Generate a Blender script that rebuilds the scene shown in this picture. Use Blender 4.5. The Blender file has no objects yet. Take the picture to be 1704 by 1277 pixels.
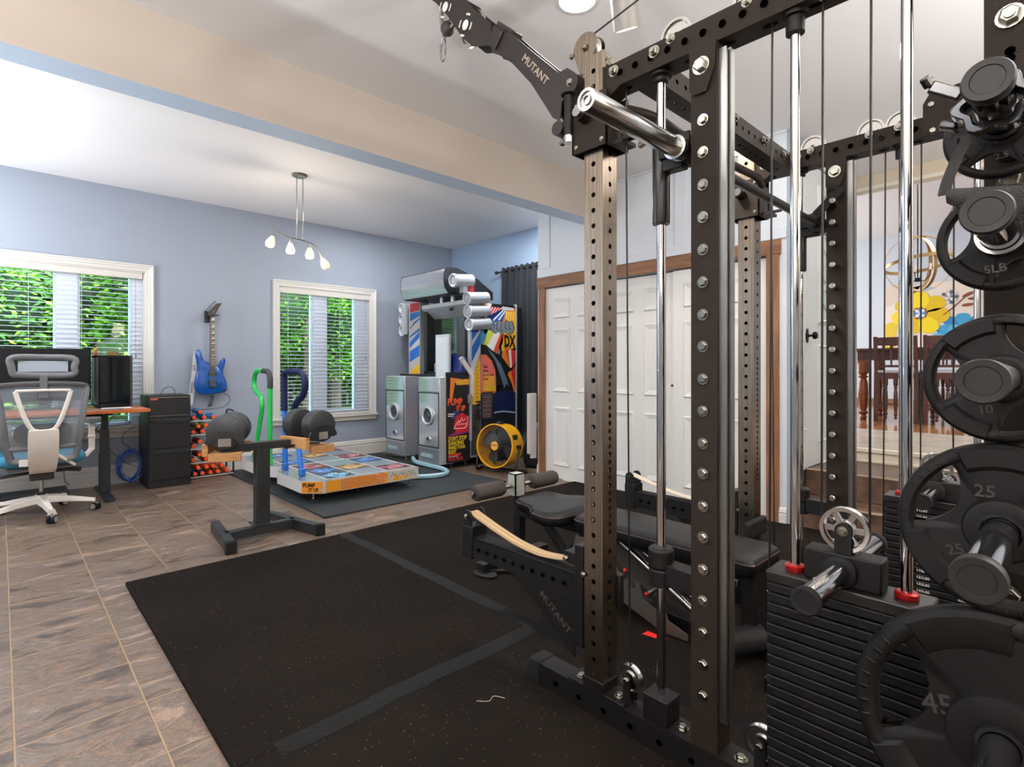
# gym, office corner and dance machine in one long room
SKY_STR = 1.8; SUN_E = 5.; LAMP_FILL_E = 11; CEIL_FILL_F = 24; DIN_E = 140; EXPO = 0.16; FILL_N = 30; FILL_F = 50; UP_N = 200; UP_F = 165
import bpy, math, random
from mathutils import Vector, Matrix
random.seed(7)
COL = bpy.context.scene.collection
PI = math.pi
def V(*a): return Vector(a if len(a) > 1 else a[0])

# ---------------------------------------------------------------- materials
def lin(h):
    if isinstance(h, str):
        h = h.lstrip('#'); c = [int(h[i:i+2], 16)/255 for i in (0, 2, 4)]
    else: c = h
    return tuple((x/12.92 if x <= .04045 else ((x+.055)/1.055)**2.4) for x in c) + (1,)
_M = {}
def M(name, col='#808080', r=.5, m=0., bump=None, var=None, coat=0., emit=None, spec=None, speck=None, trans=None, stretch=None):
    """bump=(scale,strength) var=(scale,col2) speck=(scale,col,amount)"""
    if name in _M: return _M[name]
    mt = bpy.data.materials.new(name); mt.use_nodes = True
    nt = mt.node_tree; N = nt.nodes; L = nt.links; b = N['Principled BSDF']
    b.inputs['Base Color'].default_value = lin(col); b.inputs['Roughness'].default_value = r; b.inputs['Metallic'].default_value = m
    if coat: b.inputs['Coat Weight'].default_value = coat; b.inputs['Coat Roughness'].default_value = .08
    if spec is not None: b.inputs['Specular IOR Level'].default_value = spec
    if emit: b.inputs['Emission Color'].default_value = lin(emit[0]); b.inputs['Emission Strength'].default_value = emit[1]
    if trans: b.inputs['Transmission Weight'].default_value = trans
    tc = N.new('ShaderNodeTexCoord'); vec = tc.outputs['Object']
    if stretch:
        mp = N.new('ShaderNodeMapping'); mp.inputs['Scale'].default_value = stretch; L.new(vec, mp.inputs[0]); vec = mp.outputs[0]
    csock = None
    if var:
        n = N.new('ShaderNodeTexNoise'); n.inputs['Scale'].default_value = var[0]; n.inputs['Detail'].default_value = 6; L.new(vec, n.inputs[0])
        rp = N.new('ShaderNodeValToRGB'); rp.color_ramp.elements[0].position = .35; rp.color_ramp.elements[1].position = .65
        rp.color_ramp.elements[0].color = lin(col); rp.color_ramp.elements[1].color = lin(var[1]); L.new(n.outputs['Fac'], rp.inputs[0])
        csock = rp.outputs[0]; L.new(csock, b.inputs['Base Color'])
    if speck:
        v = N.new('ShaderNodeTexVoronoi'); v.inputs['Scale'].default_value = speck[0]; L.new(tc.outputs['Object'], v.inputs[0])
        w = N.new('ShaderNodeTexWhiteNoise'); L.new(v.outputs['Color'], w.inputs[0])
        g = N.new('ShaderNodeMath'); g.operation = 'GREATER_THAN'; g.inputs[1].default_value = speck[2]; L.new(w.outputs[0], g.inputs[0])
        g2 = N.new('ShaderNodeMath'); g2.operation = 'LESS_THAN'; g2.inputs[1].default_value = .32; L.new(v.outputs['Distance'], g2.inputs[0])
        g3 = N.new('ShaderNodeMath'); g3.operation = 'MULTIPLY'; L.new(g.outputs[0], g3.inputs[0]); L.new(g2.outputs[0], g3.inputs[1])
        mx = N.new('ShaderNodeMix'); mx.data_type = 'RGBA'; L.new(g3.outputs[0], mx.inputs[0])
        mx.inputs[6].default_value = lin(col); mx.inputs[7].default_value = lin(speck[1])
        if csock: L.new(csock, mx.inputs[6])
        L.new(mx.outputs[2], b.inputs['Base Color'])
    if bump:
        n = N.new('ShaderNodeTexNoise'); n.inputs['Scale'].default_value = bump[0]; n.inputs['Detail'].default_value = 4; L.new(vec, n.inputs[0])
        bp = N.new('ShaderNodeBump'); bp.inputs['Strength'].default_value = bump[1]; bp.inputs['Distance'].default_value = .004
        L.new(n.outputs['Fac'], bp.inputs['Height']); L.new(bp.outputs[0], b.inputs['Normal'])
    _M[name] = mt; return mt
def C(hexcol, r=.45):               # plain printed colour
    return M('print_' + hexcol.strip('#'), hexcol, r)

def mat_see_through(name, col, alpha, r=.05):
    if name in _M: return _M[name]
    mt = bpy.data.materials.new(name); mt.use_nodes = True; nt = mt.node_tree; N = nt.nodes; L = nt.links
    b = N['Principled BSDF']; b.inputs['Base Color'].default_value = lin(col); b.inputs['Roughness'].default_value = r
    t = N.new('ShaderNodeBsdfTransparent'); mx = N.new('ShaderNodeMixShader'); mx.inputs[0].default_value = alpha
    L.new(t.outputs[0], mx.inputs[1]); L.new(b.outputs[0], mx.inputs[2]); L.new(mx.outputs[0], N['Material Output'].inputs[0])
    _M[name] = mt; return mt

# ---------------------------------------------------------------- mesh builder
class B:
    def __init__(s): s.v = []; s.f = []; s.m = []; s.mats = []; s.marks = []
    def mark(s): s.marks.append((len(s.v), len(s.f))); return s
    def mi(s, m):
        if m is None: return 0
        if m not in s.mats: s.mats.append(m)
        return s.mats.index(m)
    def add(s, vs, fs, m=None, T=None):
        o = len(s.v); k = s.mi(m)
        for p in vs: s.v.append(tuple(T @ Vector(p)) if T is not None else tuple(p))
        for f in fs: s.f.append(tuple(i+o for i in f)); s.m.append(k)
        return s
    def box(s, x0, x1, y0, y1, z0, z1, m=None, T=None):
        vs = [(x, y, z) for x in (x0, x1) for y in (y0, y1) for z in (z0, z1)]
        return s.add(vs, [(0,1,3,2),(4,6,7,5),(0,4,5,1),(2,3,7,6),(0,2,6,4),(1,5,7,3)], m, T)
    def bar(s, p0, p1, w, h, m=None, up=(0,0,1)):      # rectangular bar between points, w sideways, h up
        p0 = V(p0); p1 = V(p1); d = (p1-p0).normalized(); u = Vector(up)
        sd = d.cross(u).normalized() if abs(d.dot(u)) < .999 else Vector((1,0,0)); u = sd.cross(d)
        vs = [p + sd*a*w/2 + u*b*h/2 for p in (p0, p1) for a in (-1, 1) for b in (-1, 1)]
        return s.add(vs, [(0,1,3,2),(4,6,7,5),(0,4,5,1),(2,3,7,6),(0,2,6,4),(1,5,7,3)], m)
    def cyl(s, p0, p1, r0, r1=None, n=20, m=None, cap=True, cm=None):
        r1 = r0 if r1 is None else r1; p0 = V(p0); p1 = V(p1); d = (p1-p0).normalized()
        a = d.orthogonal().normalized(); b = d.cross(a)
        vs = [p + (a*math.cos(t)+b*math.sin(t))*r for p, r in ((p0, r0), (p1, r1)) for t in [2*PI*i/n for i in range(n)]]
        s.add(vs, [(i, (i+1) % n, n+(i+1) % n, n+i) for i in range(n)], m)
        if cap: s.add(vs, [tuple(range(n-1, -1, -1)), tuple(range(n, 2*n))], cm or m)
        return s
    def lathe(s, prof, o=(0,0,0), axis=(0,0,1), n=24, m=None):
        o = V(o); d = V(axis).normalized(); a = d.orthogonal().normalized(); b = d.cross(a); vs = []
        for r, z in prof:
            for i in range(n):
                t = 2*PI*i/n; vs.append(o + d*z + (a*math.cos(t)+b*math.sin(t))*r)
        fs = [(k*n+i, k*n+(i+1) % n, (k+1)*n+(i+1) % n, (k+1)*n+i) for k in range(len(prof)-1) for i in range(n)]
        if prof[0][0] > 1e-5: fs.append(tuple(range(n-1, -1, -1)))
        if prof[-1][0] > 1e-5: k = (len(prof)-1)*n; fs.append(tuple(range(k, k+n)))
        return s.add(vs, fs, m)
    def ring(s, prof, o, axis, n=32, m=None):         # closed profile revolved
        o = V(o); d = V(axis).normalized(); a = d.orthogonal().normalized(); b = d.cross(a); vs = []; K = len(prof)
        for r, z in prof:
            for i in range(n):
                t = 2*PI*i/n; vs.append(o + d*z + (a*math.cos(t)+b*math.sin(t))*r)
        return s.add(vs, [(k*n+i, k*n+(i+1) % n, ((k+1) % K)*n+(i+1) % n, ((k+1) % K)*n+i) for k in range(K) for i in range(n)], m)
    def tube(s, pts, r, n=10, m=None, cap=True, closed=False, rs=None, flat=None):
        pts = [V(p) for p in pts]; K = len(pts); vs = []; pa = None
        for i, p in enumerate(pts):
            if closed: d = (pts[(i+1) % K]-pts[i-1]).normalized()
            else: d = (pts[min(i+1, K-1)]-pts[max(i-1, 0)]).normalized()
            if pa is None: a = d.orthogonal().normalized() if not flat else (V(flat)-d*V(flat).dot(d)).normalized()
            else: a = (pa-d*pa.dot(d)).normalized()
            pa = a; b = d.cross(a); rr = rs[i] if rs else r
            if isinstance(rr, tuple): ra, rb = rr
            else: ra = rb = rr
            for j in range(n):
                t = 2*PI*j/n; vs.append(p + a*math.cos(t)*ra + b*math.sin(t)*rb)
        fs = [(k*n+j, k*n+(j+1) % n, ((k+1) % K)*n+(j+1) % n, ((k+1) % K)*n+j) for k in range(K if closed else K-1) for j in range(n)]
        if cap and not closed: fs += [tuple(range(n-1, -1, -1)), tuple(range((K-1)*n, K*n))]
        return s.add(vs, fs, m)
    def prism(s, poly, o, u, v, th, m=None, sm=None):   # 2D polygon in frame (o,u,v) extruded along u x v by th
        o = V(o); u = V(u); v = V(v); w = u.cross(v).normalized()*th; n = len(poly)
        vs = [o+u*a+v*b for a, b in poly]; vs += [p+w for p in vs]
        s.add(vs, [tuple(range(n-1, -1, -1)), tuple(range(n, 2*n))], m)
        return s.add(vs, [(i, (i+1) % n, n+(i+1) % n, n+i) for i in range(n)], sm or m)
    def poly(s, pts, m=None): return s.add(pts, [tuple(range(len(pts)))], m)
    def sphere(s, c, r, m=None, n=16, sc=(1,1,1)):
        k = n//2; prof = [(max(1e-6, math.sin(PI*i/k)), -math.cos(PI*i/k)) for i in range(k+1)]
        o = len(s.v); s.lathe(prof, (0,0,0), (0,0,1), n, m)
        for i in range(o, len(s.v)):
            x, y, z = s.v[i]; s.v[i] = (c[0]+x*r*sc[0], c[1]+y*r*sc[1], c[2]+z*r*sc[2])
        return s
    def wall(s, o, u, v, W, L, holes=(), r=.008, m=None, uc=None, lip=.004, n=12, sv=1., su=1.):
        """perforated strip: width W along u, length L along v; holes = positions along v"""
        o = V(o); u = V(u); v = V(v); w = u.cross(v).normalized(); uc = W/2 if uc is None else uc
        holes = sorted(h for h in holes if r*sv*1.1 < h < L-r*sv*1.1)
        if not holes: return s.poly([o, o+u*W, o+u*W+v*L, o+v*L], m)
        cuts = [0.]+[(a+b)/2 for a, b in zip(holes, holes[1:])]+[L]
        for h, c0, c1 in zip(holes, cuts, cuts[1:]):
            P = lambda a, b: o+u*a+v*b
            circ = [(uc+r*su*math.cos(2*PI*i/n), h+r*sv*math.sin(2*PI*i/n)) for i in range(n)]
            q = n//4
            cor = [(W, c1), (0, c1), (0, c0), (W, c0)]; mid = [(W, h), (uc, c1), (0, h), (uc, c0)]
            for k in range(4):
                arc = [circ[(k*q+i) % n] for i in range(q+1)]
                s.poly([P(*mid[k]), P(*cor[k]), P(*mid[(k+1) % 4])]+[P(*a) for a in reversed(arc)], m)
            a = [P(*c) for c in circ]; b = [p-w*lip for p in a]
            s.add(a+b, [(i, n+i, n+(i+1) % n, (i+1) % n) for i in range(n)], m)
        return s
    def text(s, t, o, u, v, size, m, depth=.0004, bold=.0, align='LEFT', sx=1., valign='TOP_BASELINE'):
        cu = bpy.data.curves.new('t', 'FONT'); cu.body = t; cu.size = size; cu.extrude = 0; cu.offset = bold*size
        cu.align_x = align; cu.resolution_u = 2
        ob = bpy.data.objects.new('t', cu); me = ob.to_mesh()
        o = V(o); u = V(u).normalized(); v = V(v).normalized(); w = u.cross(v)*depth
        vs = [o+u*p.co.x*sx+v*p.co.y+w for p in me.vertices]
        s.add(vs, [tuple(f.vertices) for f in me.polygons], m)
        ob.to_mesh_clear(); bpy.data.objects.remove(ob); bpy.data.curves.remove(cu)
        return s
    def build(s, name, mat=None, parent=None, bevel=0, seg=2, smooth=True, kind=None, label=None, cat=None, group=None, ang=35):
        me = bpy.data.meshes.new(name); me.from_pydata(s.v, [], s.f)
        mats = s.mats if s.mats else [mat]
        if mat is not None and s.mats and mat not in s.mats: pass
        for x in mats: me.materials.append(x)
        me.polygons.foreach_set('material_index', s.m if s.mats else [0]*len(s.f))
        me.validate(); me.update()
        if smooth:
            me.polygons.foreach_set('use_smooth', [True]*len(me.polygons)); me.set_sharp_from_angle(angle=math.radians(ang))
        ob = bpy.data.objects.new(name, me); COL.objects.link(ob)
        if bevel:
            md = ob.modifiers.new('b', 'BEVEL'); md.width = bevel; md.segments = seg; md.limit_method = 'ANGLE'; md.angle_limit = math.radians(40); md.harden_normals = False
        if parent is not None: attach(ob, parent)
        return tag(ob, label, cat, group, kind)
def each(b, name, mat=None, parent=None, **k):
    """build every marked piece of a builder as an object of its own"""
    mk = b.marks+[(len(b.v), len(b.f))]
    for (v0, f0), (v1, f1) in zip(mk, mk[1:]):
        c = B(); c.v = b.v[v0:v1]; c.f = [tuple(i-v0 for i in f) for f in b.f[f0:f1]]; c.m = b.m[f0:f1]
        if b.mats:
            used = sorted(set(c.m)); c.mats = [b.mats[i] for i in used]; c.m = [used.index(i) for i in c.m]
        c.build(name, mat, parent, **k)
def bb(mat):   # builder with first material preset
    b = B(); b.mi(mat); b.dm = mat; return b
_W = {}
def attach(ob, parent):
    ob.parent = parent
    ob.matrix_parent_inverse = _W.get(parent.name, Matrix.Identity(4)).inverted()
def tag(o, label=None, cat=None, group=None, kind=None):
    if label: o['label'] = label
    if cat: o['category'] = cat
    if group: o['group'] = group
    if kind: o['kind'] = kind
    return o
def thing(name, loc, label, cat, group=None):
    o = bpy.data.objects.new(name, None); COL.objects.link(o); o.location = loc; o.empty_display_size = .05
    _W[o.name] = Matrix.Translation(loc)
    return tag(o, label, cat, group)
def kids(o): return [c for c in COL.objects if c.parent == o]
def copy_tree(o, parent=None):
    c = o.copy(); COL.objects.link(c)
    if parent is not None:
        mi_ = o.matrix_parent_inverse.copy(); c.parent = parent; c.matrix_parent_inverse = mi_
    for k in kids(o): copy_tree(k, c)
    return c
def struct(b, name, mat=None, **k): return b.build(name, mat, kind='structure', **k)
def box(name, mat, parent, x0, x1, y0, y1, z0, z1, bevel=0, **k):
    b = B(); b.box(x0, x1, y0, y1, z0, z1); return b.build(name, mat, parent, bevel=bevel, **k)
def arc(c, r, a0, a1, n, u, v):
    c = V(c); u = V(u); v = V(v)
    return [c+u*r*math.cos(a0+(a1-a0)*i/n)+v*r*math.sin(a0+(a1-a0)*i/n) for i in range(n+1)]
def smoothpath(pts, k=6):
    pts = [V(p) for p in pts]; out = []
    P = [pts[0]]+pts+[pts[-1]]
    for i in range(1, len(P)-2):
        p0, p1, p2, p3 = P[i-1:i+3]
        for j in range(k):
            t = j/k
            out.append(.5*((2*p1)+(-p0+p2)*t+(2*p0-5*p1+4*p2-p3)*t*t+(-p0+3*p1-3*p2+p3)*t**3))
    out.append(pts[-1]); return out

X_, Y_, Z_ = Vector((1,0,0)), Vector((0,1,0)), Vector((0,0,1))
# ---------------------------------------------------------------- common materials
WHITE = M('white_paint', '#d9d8d4', .45)
BLACK = M('black_plastic', '#161616', .45)
POWDER = M('black_powder_coat', '#0c0a09', .46, .05, bump=(900, .25), spec=.28)
BRONZE = M('textured_black_powder_coat', '#20170f', .44, .2, bump=(700, .5), spec=.25)
STEEL = M('brushed_stainless_steel', '#9c8e7d', .27, 1., stretch=(260, 260, 3), bump=(2, .12), var=(1.2, '#776b5e'))
CHROME = M('chrome', '#b4b4b4', .09, 1.)
SATIN = M('satin_chrome', '#bdbab5', .22, 1.)
ZINC = M('zinc_plated_bolt', '#96948a', .25, 1.)
ALU = M('extruded_aluminium', '#8f8e8a', .34, 1.)
RUBBER = M('black_rubber', '#0f0e0e', .7, bump=(300, .2), spec=.25)
PLATE = M('urethane_plate_black', '#0c0b0a', .5, bump=(1200, .25), spec=.22)
CABLE = M('cable_black', '#0a0a0a', .45, spec=.3)
RED = M('red_anodised', '#a01412', .3, .4)
# ================================================================ SETTING
def floor_mat():
    mt = bpy.data.materials.new('slate_tile_floor'); mt.use_nodes = True; nt = mt.node_tree; N = nt.nodes; L = nt.links; b = N['Principled BSDF']
    tc = N.new('ShaderNodeTexCoord'); mp = N.new('ShaderNodeMapping'); mp.inputs['Location'].default_value = (-.033, -.202, 0); L.new(tc.outputs['Object'], mp.inputs[0])
    br = N.new('ShaderNodeTexBrick'); br.offset = 0; br.squash = 1; br.inputs['Scale'].default_value = 1
    br.inputs['Brick Width'].default_value = .334; br.inputs['Row Height'].default_value = .3385; br.inputs['Mortar Size'].default_value = .0034; br.inputs['Mortar Smooth'].default_value = .3
    br.inputs['Color1'].default_value = (0,0,0,1); br.inputs['Color2'].default_value = (1,1,1,1); br.inputs['Mortar'].default_value = (.5,.5,.5,1); br.inputs['Bias'].default_value = 0
    L.new(mp.outputs[0], br.inputs[0])
    # per tile shift
    sc = N.new('ShaderNodeVectorMath'); sc.operation = 'SCALE'; sc.inputs[3].default_value = 7.; L.new(br.outputs['Color'], sc.inputs[0])
    ad = N.new('ShaderNodeVectorMath'); ad.operation = 'ADD'; L.new(tc.outputs['Object'], ad.inputs[0]); L.new(sc.outputs[0], ad.inputs[1])
    st = N.new('ShaderNodeMapping'); st.inputs['Scale'].default_value = (1.8, 4.2, 1); st.inputs['Rotation'].default_value = (0, 0, .25); L.new(ad.outputs[0], st.inputs[0])
    n1 = N.new('ShaderNodeTexNoise'); n1.inputs['Scale'].default_value = 1.7; n1.inputs['Detail'].default_value = 9; n1.inputs['Roughness'].default_value = .68; n1.inputs['Distortion'].default_value = 1.3; L.new(st.outputs[0], n1.inputs[0])
    rp = N.new('ShaderNodeValToRGB'); e = rp.color_ramp.elements
    e[0].position = .32; e[0].color = lin('#382e29'); e[1].position = .68; e[1].color = lin('#8c7263')
    for p, c in ((.43, '#574a41'), (.48, '#7a6250'), (.50, '#5a4d44'), (.58, '#6d5f55'), (.61, '#8a7160')):
        x = e.new(p); x.color = lin(c)
    L.new(n1.outputs['Fac'], rp.inputs[0])
    n2 = N.new('ShaderNodeTexNoise'); n2.inputs['Scale'].default_value = 26; n2.inputs['Detail'].default_value = 8; n2.inputs['Roughness'].default_value = .75; L.new(st.outputs[0], n2.inputs[0])
    mxa = N.new('ShaderNodeMix'); mxa.data_type = 'RGBA'; mxa.blend_type = 'OVERLAY'; mxa.inputs[0].default_value = .8; L.new(rp.outputs[0], mxa.inputs[6]); L.new(n2.outputs['Fac'], mxa.inputs[7])
    n3 = N.new('ShaderNodeTexNoise'); n3.inputs['Scale'].default_value = 190; n3.inputs['Detail'].default_value = 3; L.new(tc.outputs['Object'], n3.inputs[0])
    m3 = N.new('ShaderNodeMix'); m3.data_type = 'RGBA'; m3.blend_type = 'OVERLAY'; m3.inputs[0].default_value = .7; L.new(mxa.outputs[2], m3.inputs[6]); L.new(n3.outputs['Fac'], m3.inputs[7])
    mx = N.new('ShaderNodeMix'); mx.data_type = 'RGBA'; L.new(br.outputs['Fac'], mx.inputs[0]); L.new(m3.outputs[2], mx.inputs[6]); mx.inputs[7].default_value = lin('#8f765a')
    L.new(mx.outputs[2], b.inputs['Base Color']); b.inputs['Roughness'].default_value = .42; b.inputs['Specular IOR Level'].default_value = .45
    mr = N.new('ShaderNodeMapRange'); mr.inputs[3].default_value = .22; mr.inputs[4].default_value = .46; L.new(n1.outputs['Fac'], mr.inputs[0]); L.new(mr.outputs[0], b.inputs['Roughness'])
    h = N.new('ShaderNodeMath'); h.operation = 'MULTIPLY_ADD'; h.inputs[1].default_value = -.8; L.new(br.outputs['Fac'], h.inputs[0]); L.new(n1.outputs['Fac'], h.inputs[2])
    bp = N.new('ShaderNodeBump'); bp.inputs['Strength'].default_value = .55; bp.inputs['Distance'].default_value = .012; L.new(h.outputs[0], bp.inputs['Height']); L.new(bp.outputs[0], b.inputs['Normal'])
    return mt
FLOOR = floor_mat()
WBLUE = M('grey_blue_wall_paint', '#939ba8', .6, bump=(180, .12), spec=.3)
WBLUE2 = M('light_blue_wall_paint', '#93a7bf', .6, bump=(180, .12), spec=.3)
WPALE = M('pale_blue_white_panelling', '#cdd2d8', .5, spec=.3)
CEIL = M('ceiling_white', '#e6e6e7', .7, spec=.2)
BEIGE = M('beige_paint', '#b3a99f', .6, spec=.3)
BEAMB = M('window_light_blue', '#c9def5', .6, spec=.3)
TRIM = M('white_trim_paint', '#cfccc6', .4)
WOOD = M('rough_pine_trim', '#8a5f3d', .6, var=(3, '#6b452a'), stretch=(1, 8, 8), bump=(6, .4))
WOODV = M('rough_pine_trim_upright', '#8a5f3d', .6, var=(3, '#6b452a'), stretch=(8, 8, 1), bump=(6, .4))
STEPT = M('brown_stone_step_tile', '#3d2b20', .45, var=(14, '#5f4635'), bump=(60, .3))
YW = 6.602; XL = -2.6; YB = -2.6; ZN = 2.895; ZF = 2.955; XC = 4.165
struct(B().box(XL, 4.18, YB, 6.7, -.1, 0).box(4.18, 5.1, 3.99, 6.7, -.1, 0), 'floor', FLOOR, smooth=False)
# window wall with two openings
def wall_openings(b, y0, y1, x0, x1, z0, z1, ops):
    xs = x0
    for a, c, lo, hi in ops:
        b.box(xs, a, y0, y1, z0, z1); b.box(a, c, y0, y1, z0, lo); b.box(a, c, y0, y1, hi, z1); xs = c
    b.box(xs, x1, y0, y1, z0, z1)
WZ0, WZ1 = .56, 2.13
w = B(); wall_openings(w, YW, YW+.16, XL, 5.1, 0, ZF, [(-.32, 1.078, WZ0, WZ1), (2.422, 3.629, WZ0, WZ1)])
struct(w, 'wall_back', WBLUE, smooth=False)
struct(B().box(5.0, 5.1, 3.9, YW, 0, ZF), 'wall_right', WBLUE2, smooth=False)
struct(B().box(XL-.1, XL, YB, 6.7, 0, 3.0), 'wall_left', WBLUE, smooth=False)
# rear wall behind the camera
struct(B().box(XL, 4.2, YB-.16, YB, 0, 3.0), 'wall_front', BEIGE, smooth=False)
struct(B().box(XL, 5.1, 3.29, 6.7, ZF, ZF+.1), 'ceiling_back', CEIL, smooth=False)
struct(B().box(XL, 5.8, YB, 3.2, ZN, ZN+.1), 'ceiling_front', CEIL, smooth=False)
# beam: beige front face, underside and back coloured pale blue for window light
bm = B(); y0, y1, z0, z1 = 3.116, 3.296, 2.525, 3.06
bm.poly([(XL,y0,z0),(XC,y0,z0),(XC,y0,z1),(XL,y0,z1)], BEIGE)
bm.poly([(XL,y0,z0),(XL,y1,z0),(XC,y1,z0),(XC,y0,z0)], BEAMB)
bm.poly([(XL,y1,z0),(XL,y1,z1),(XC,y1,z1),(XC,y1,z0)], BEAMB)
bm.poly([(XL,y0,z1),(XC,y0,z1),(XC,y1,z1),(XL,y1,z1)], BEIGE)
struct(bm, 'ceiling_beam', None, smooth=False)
# closet wall (plane X=4.165, Y 1.48..3.99), door hole Y 1.62..3.87, z 0..1.99
OY0, OY1, OZ = 1.62, 3.875, 1.99
cw = B(); cw.box(XC, XC+.1, 1.48, OY0, 0, 3.0).box(XC, XC+.1, OY1, 3.99, 0, 3.0).box(XC, XC+.1, OY0, OY1, OZ, 3.0)
cw.box(XC+.1, 5.0, 3.89, 3.99, 0, 3.0)
struct(cw, 'wall_closet', WPALE, smooth=False)
struct(B().box(4.95, 5.0, 1.5, 3.9, 0, 3.0), 'wall_closet_inside', WPALE, smooth=False)
struct(B().box(XC, 4.42, 1.46, 1.48, 0, 3.0).box(5.16, 5.8, 1.46, 1.5, 0, 3.0).box(4.42, 5.16, 1.5, 1.56, .37, 3.0), 'wall_passage', M('grey_blue_passage_paint', '#8f9ca6', .6), smooth=False)
# battens on the closet wall panelling
bt = B()
for y in (3.87, 2.32): bt.box(XC-.012, XC, y-.055, y+.055, 2.19, ZN)
bt.box(XC-.012, XC, 1.48, 3.99, 2.105, 2.19)
bt.box(XC-.014, XC, 1.48, 3.99, ZN-.02, ZN)
struct(bt, 'trim_1', WPALE, bevel=.002)
struct(B().box(XC-.022, XC, 1.517, 3.99, 1.99, 2.1), 'trim_2', M('pine_header', '#8a5f3d', .6, var=(3, '#68442b'), stretch=(8, 1, 8), bump=(6, .5)), bevel=.002)
struct(B().box(XC-.02, XC, OY1, 3.965, 0, 1.99), 'trim_3', WOODV, bevel=.002)
struct(B().box(XC-.02, XC, 1.53, OY0, 0, 1.99), 'trim_4', WOODV, bevel=.002)
# bifold / sliding six panel closet doors
def panel_door(b, y0, y1, z0, z1, x, cols, rows, th=.035, m=WHITE, rail=.1):
    b.box(x, x+th, y0, y1, z0, z1, m)
    for ya, yb in cols:
        for za, zb in rows:
            # sunken moulded frame + raised field, modelled as a shallow picture frame
            for k, (i, d) in enumerate(((0, .0), )):
                A = [(ya, za), (yb, za), (yb, zb), (ya, zb)]
            o = [(ya,za),(yb,za),(yb,zb),(ya,zb)]; i1 = [(ya+.012,za+.012),(yb-.012,za+.012),(yb-.012,zb-.012),(ya+.012,zb-.012)]
            i2 = [(ya+.052,za+.052),(yb-.052,za+.052),(yb-.052,zb-.052),(ya+.052,zb-.052)]
            lv = [(o, x-.0005), (i1, x-.013), (i2, x-.002)]
            vs = [(xx, p[0], p[1]) for ring, xx in lv for p in ring]
            b.add(vs, [(k*4+i, k*4+(i+1) % 4, (k+1)*4+(i+1) % 4, (k+1)*4+i) for k in (0, 1) for i in range(4)]+[(8,9,10,11)], m)
DW = (OY1-OY0)/3
cd = [(3.875, 3.13, XC+.01), (3.15, 2.38, XC+.048), (2.4, 1.62, XC+.01)]
for n, (a, c, x) in enumerate(cd):
    w_ = a-c; b = B()
    cols = [(c+.095, c+w_/2-.05), (c+w_/2+.05, a-.095)]
    panel_door(b, c, a, .012, OZ-.012, x, cols, [(.14, .75), (.9, 1.55), (1.66, 1.87)])
    d = struct(b, 'door_%d' % (n+1), None, bevel=0, smooth=False)
    if n == 1: B().sphere((x-.004, c+.05, 1.0), .012, BLACK, 10).build('door_pull', BLACK, d)
# baseboards
def base(b, p0, p1, nrm, h=.19, m=None):
    p0 = V(p0); p1 = V(p1); n = V(nrm); d = p1-p0
    prof = [(0,0),(.018,0),(.018,h*.62),(.014,h*.64),(.014,h*.70),(.018,h*.72),(.018,h*.80),(.013,h*.83),(.013,h*.88),(.008,h*.97),(0,h)]
    vs = [p+n*a+Z_*z for p in (p0, p1) for a, z in prof]; K = len(prof)
    b.add(vs, [(i, i+1, K+i+1, K+i) for i in range(K-1)]+[tuple(range(K)), tuple(range(2*K-1, K-1, -1))], m)
b = B(); base(b, (XL, YW, 0), (5, YW, 0), (0,-1,0)); struct(b, 'baseboard_back', TRIM, smooth=False)
b = B(); base(b, (5, 3.99, 0), (5, YW, 0), (-1,0,0)); struct(b, 'baseboard_right', TRIM, smooth=False)
b = B(); base(b, (XL, YB, 0), (XL, YW, 0), (1,0,0)); struct(b, 'baseboard_left', TRIM, smooth=False)
b = B(); base(b, (XC, 1.48, 0), (XC, 1.53, 0), (-1,0,0), .13); base(b, (XC, 3.965, 0), (XC, 3.99, 0), (-1,0,0), .13); struct(b, 'baseboard_closet', TRIM, smooth=False)
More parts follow.
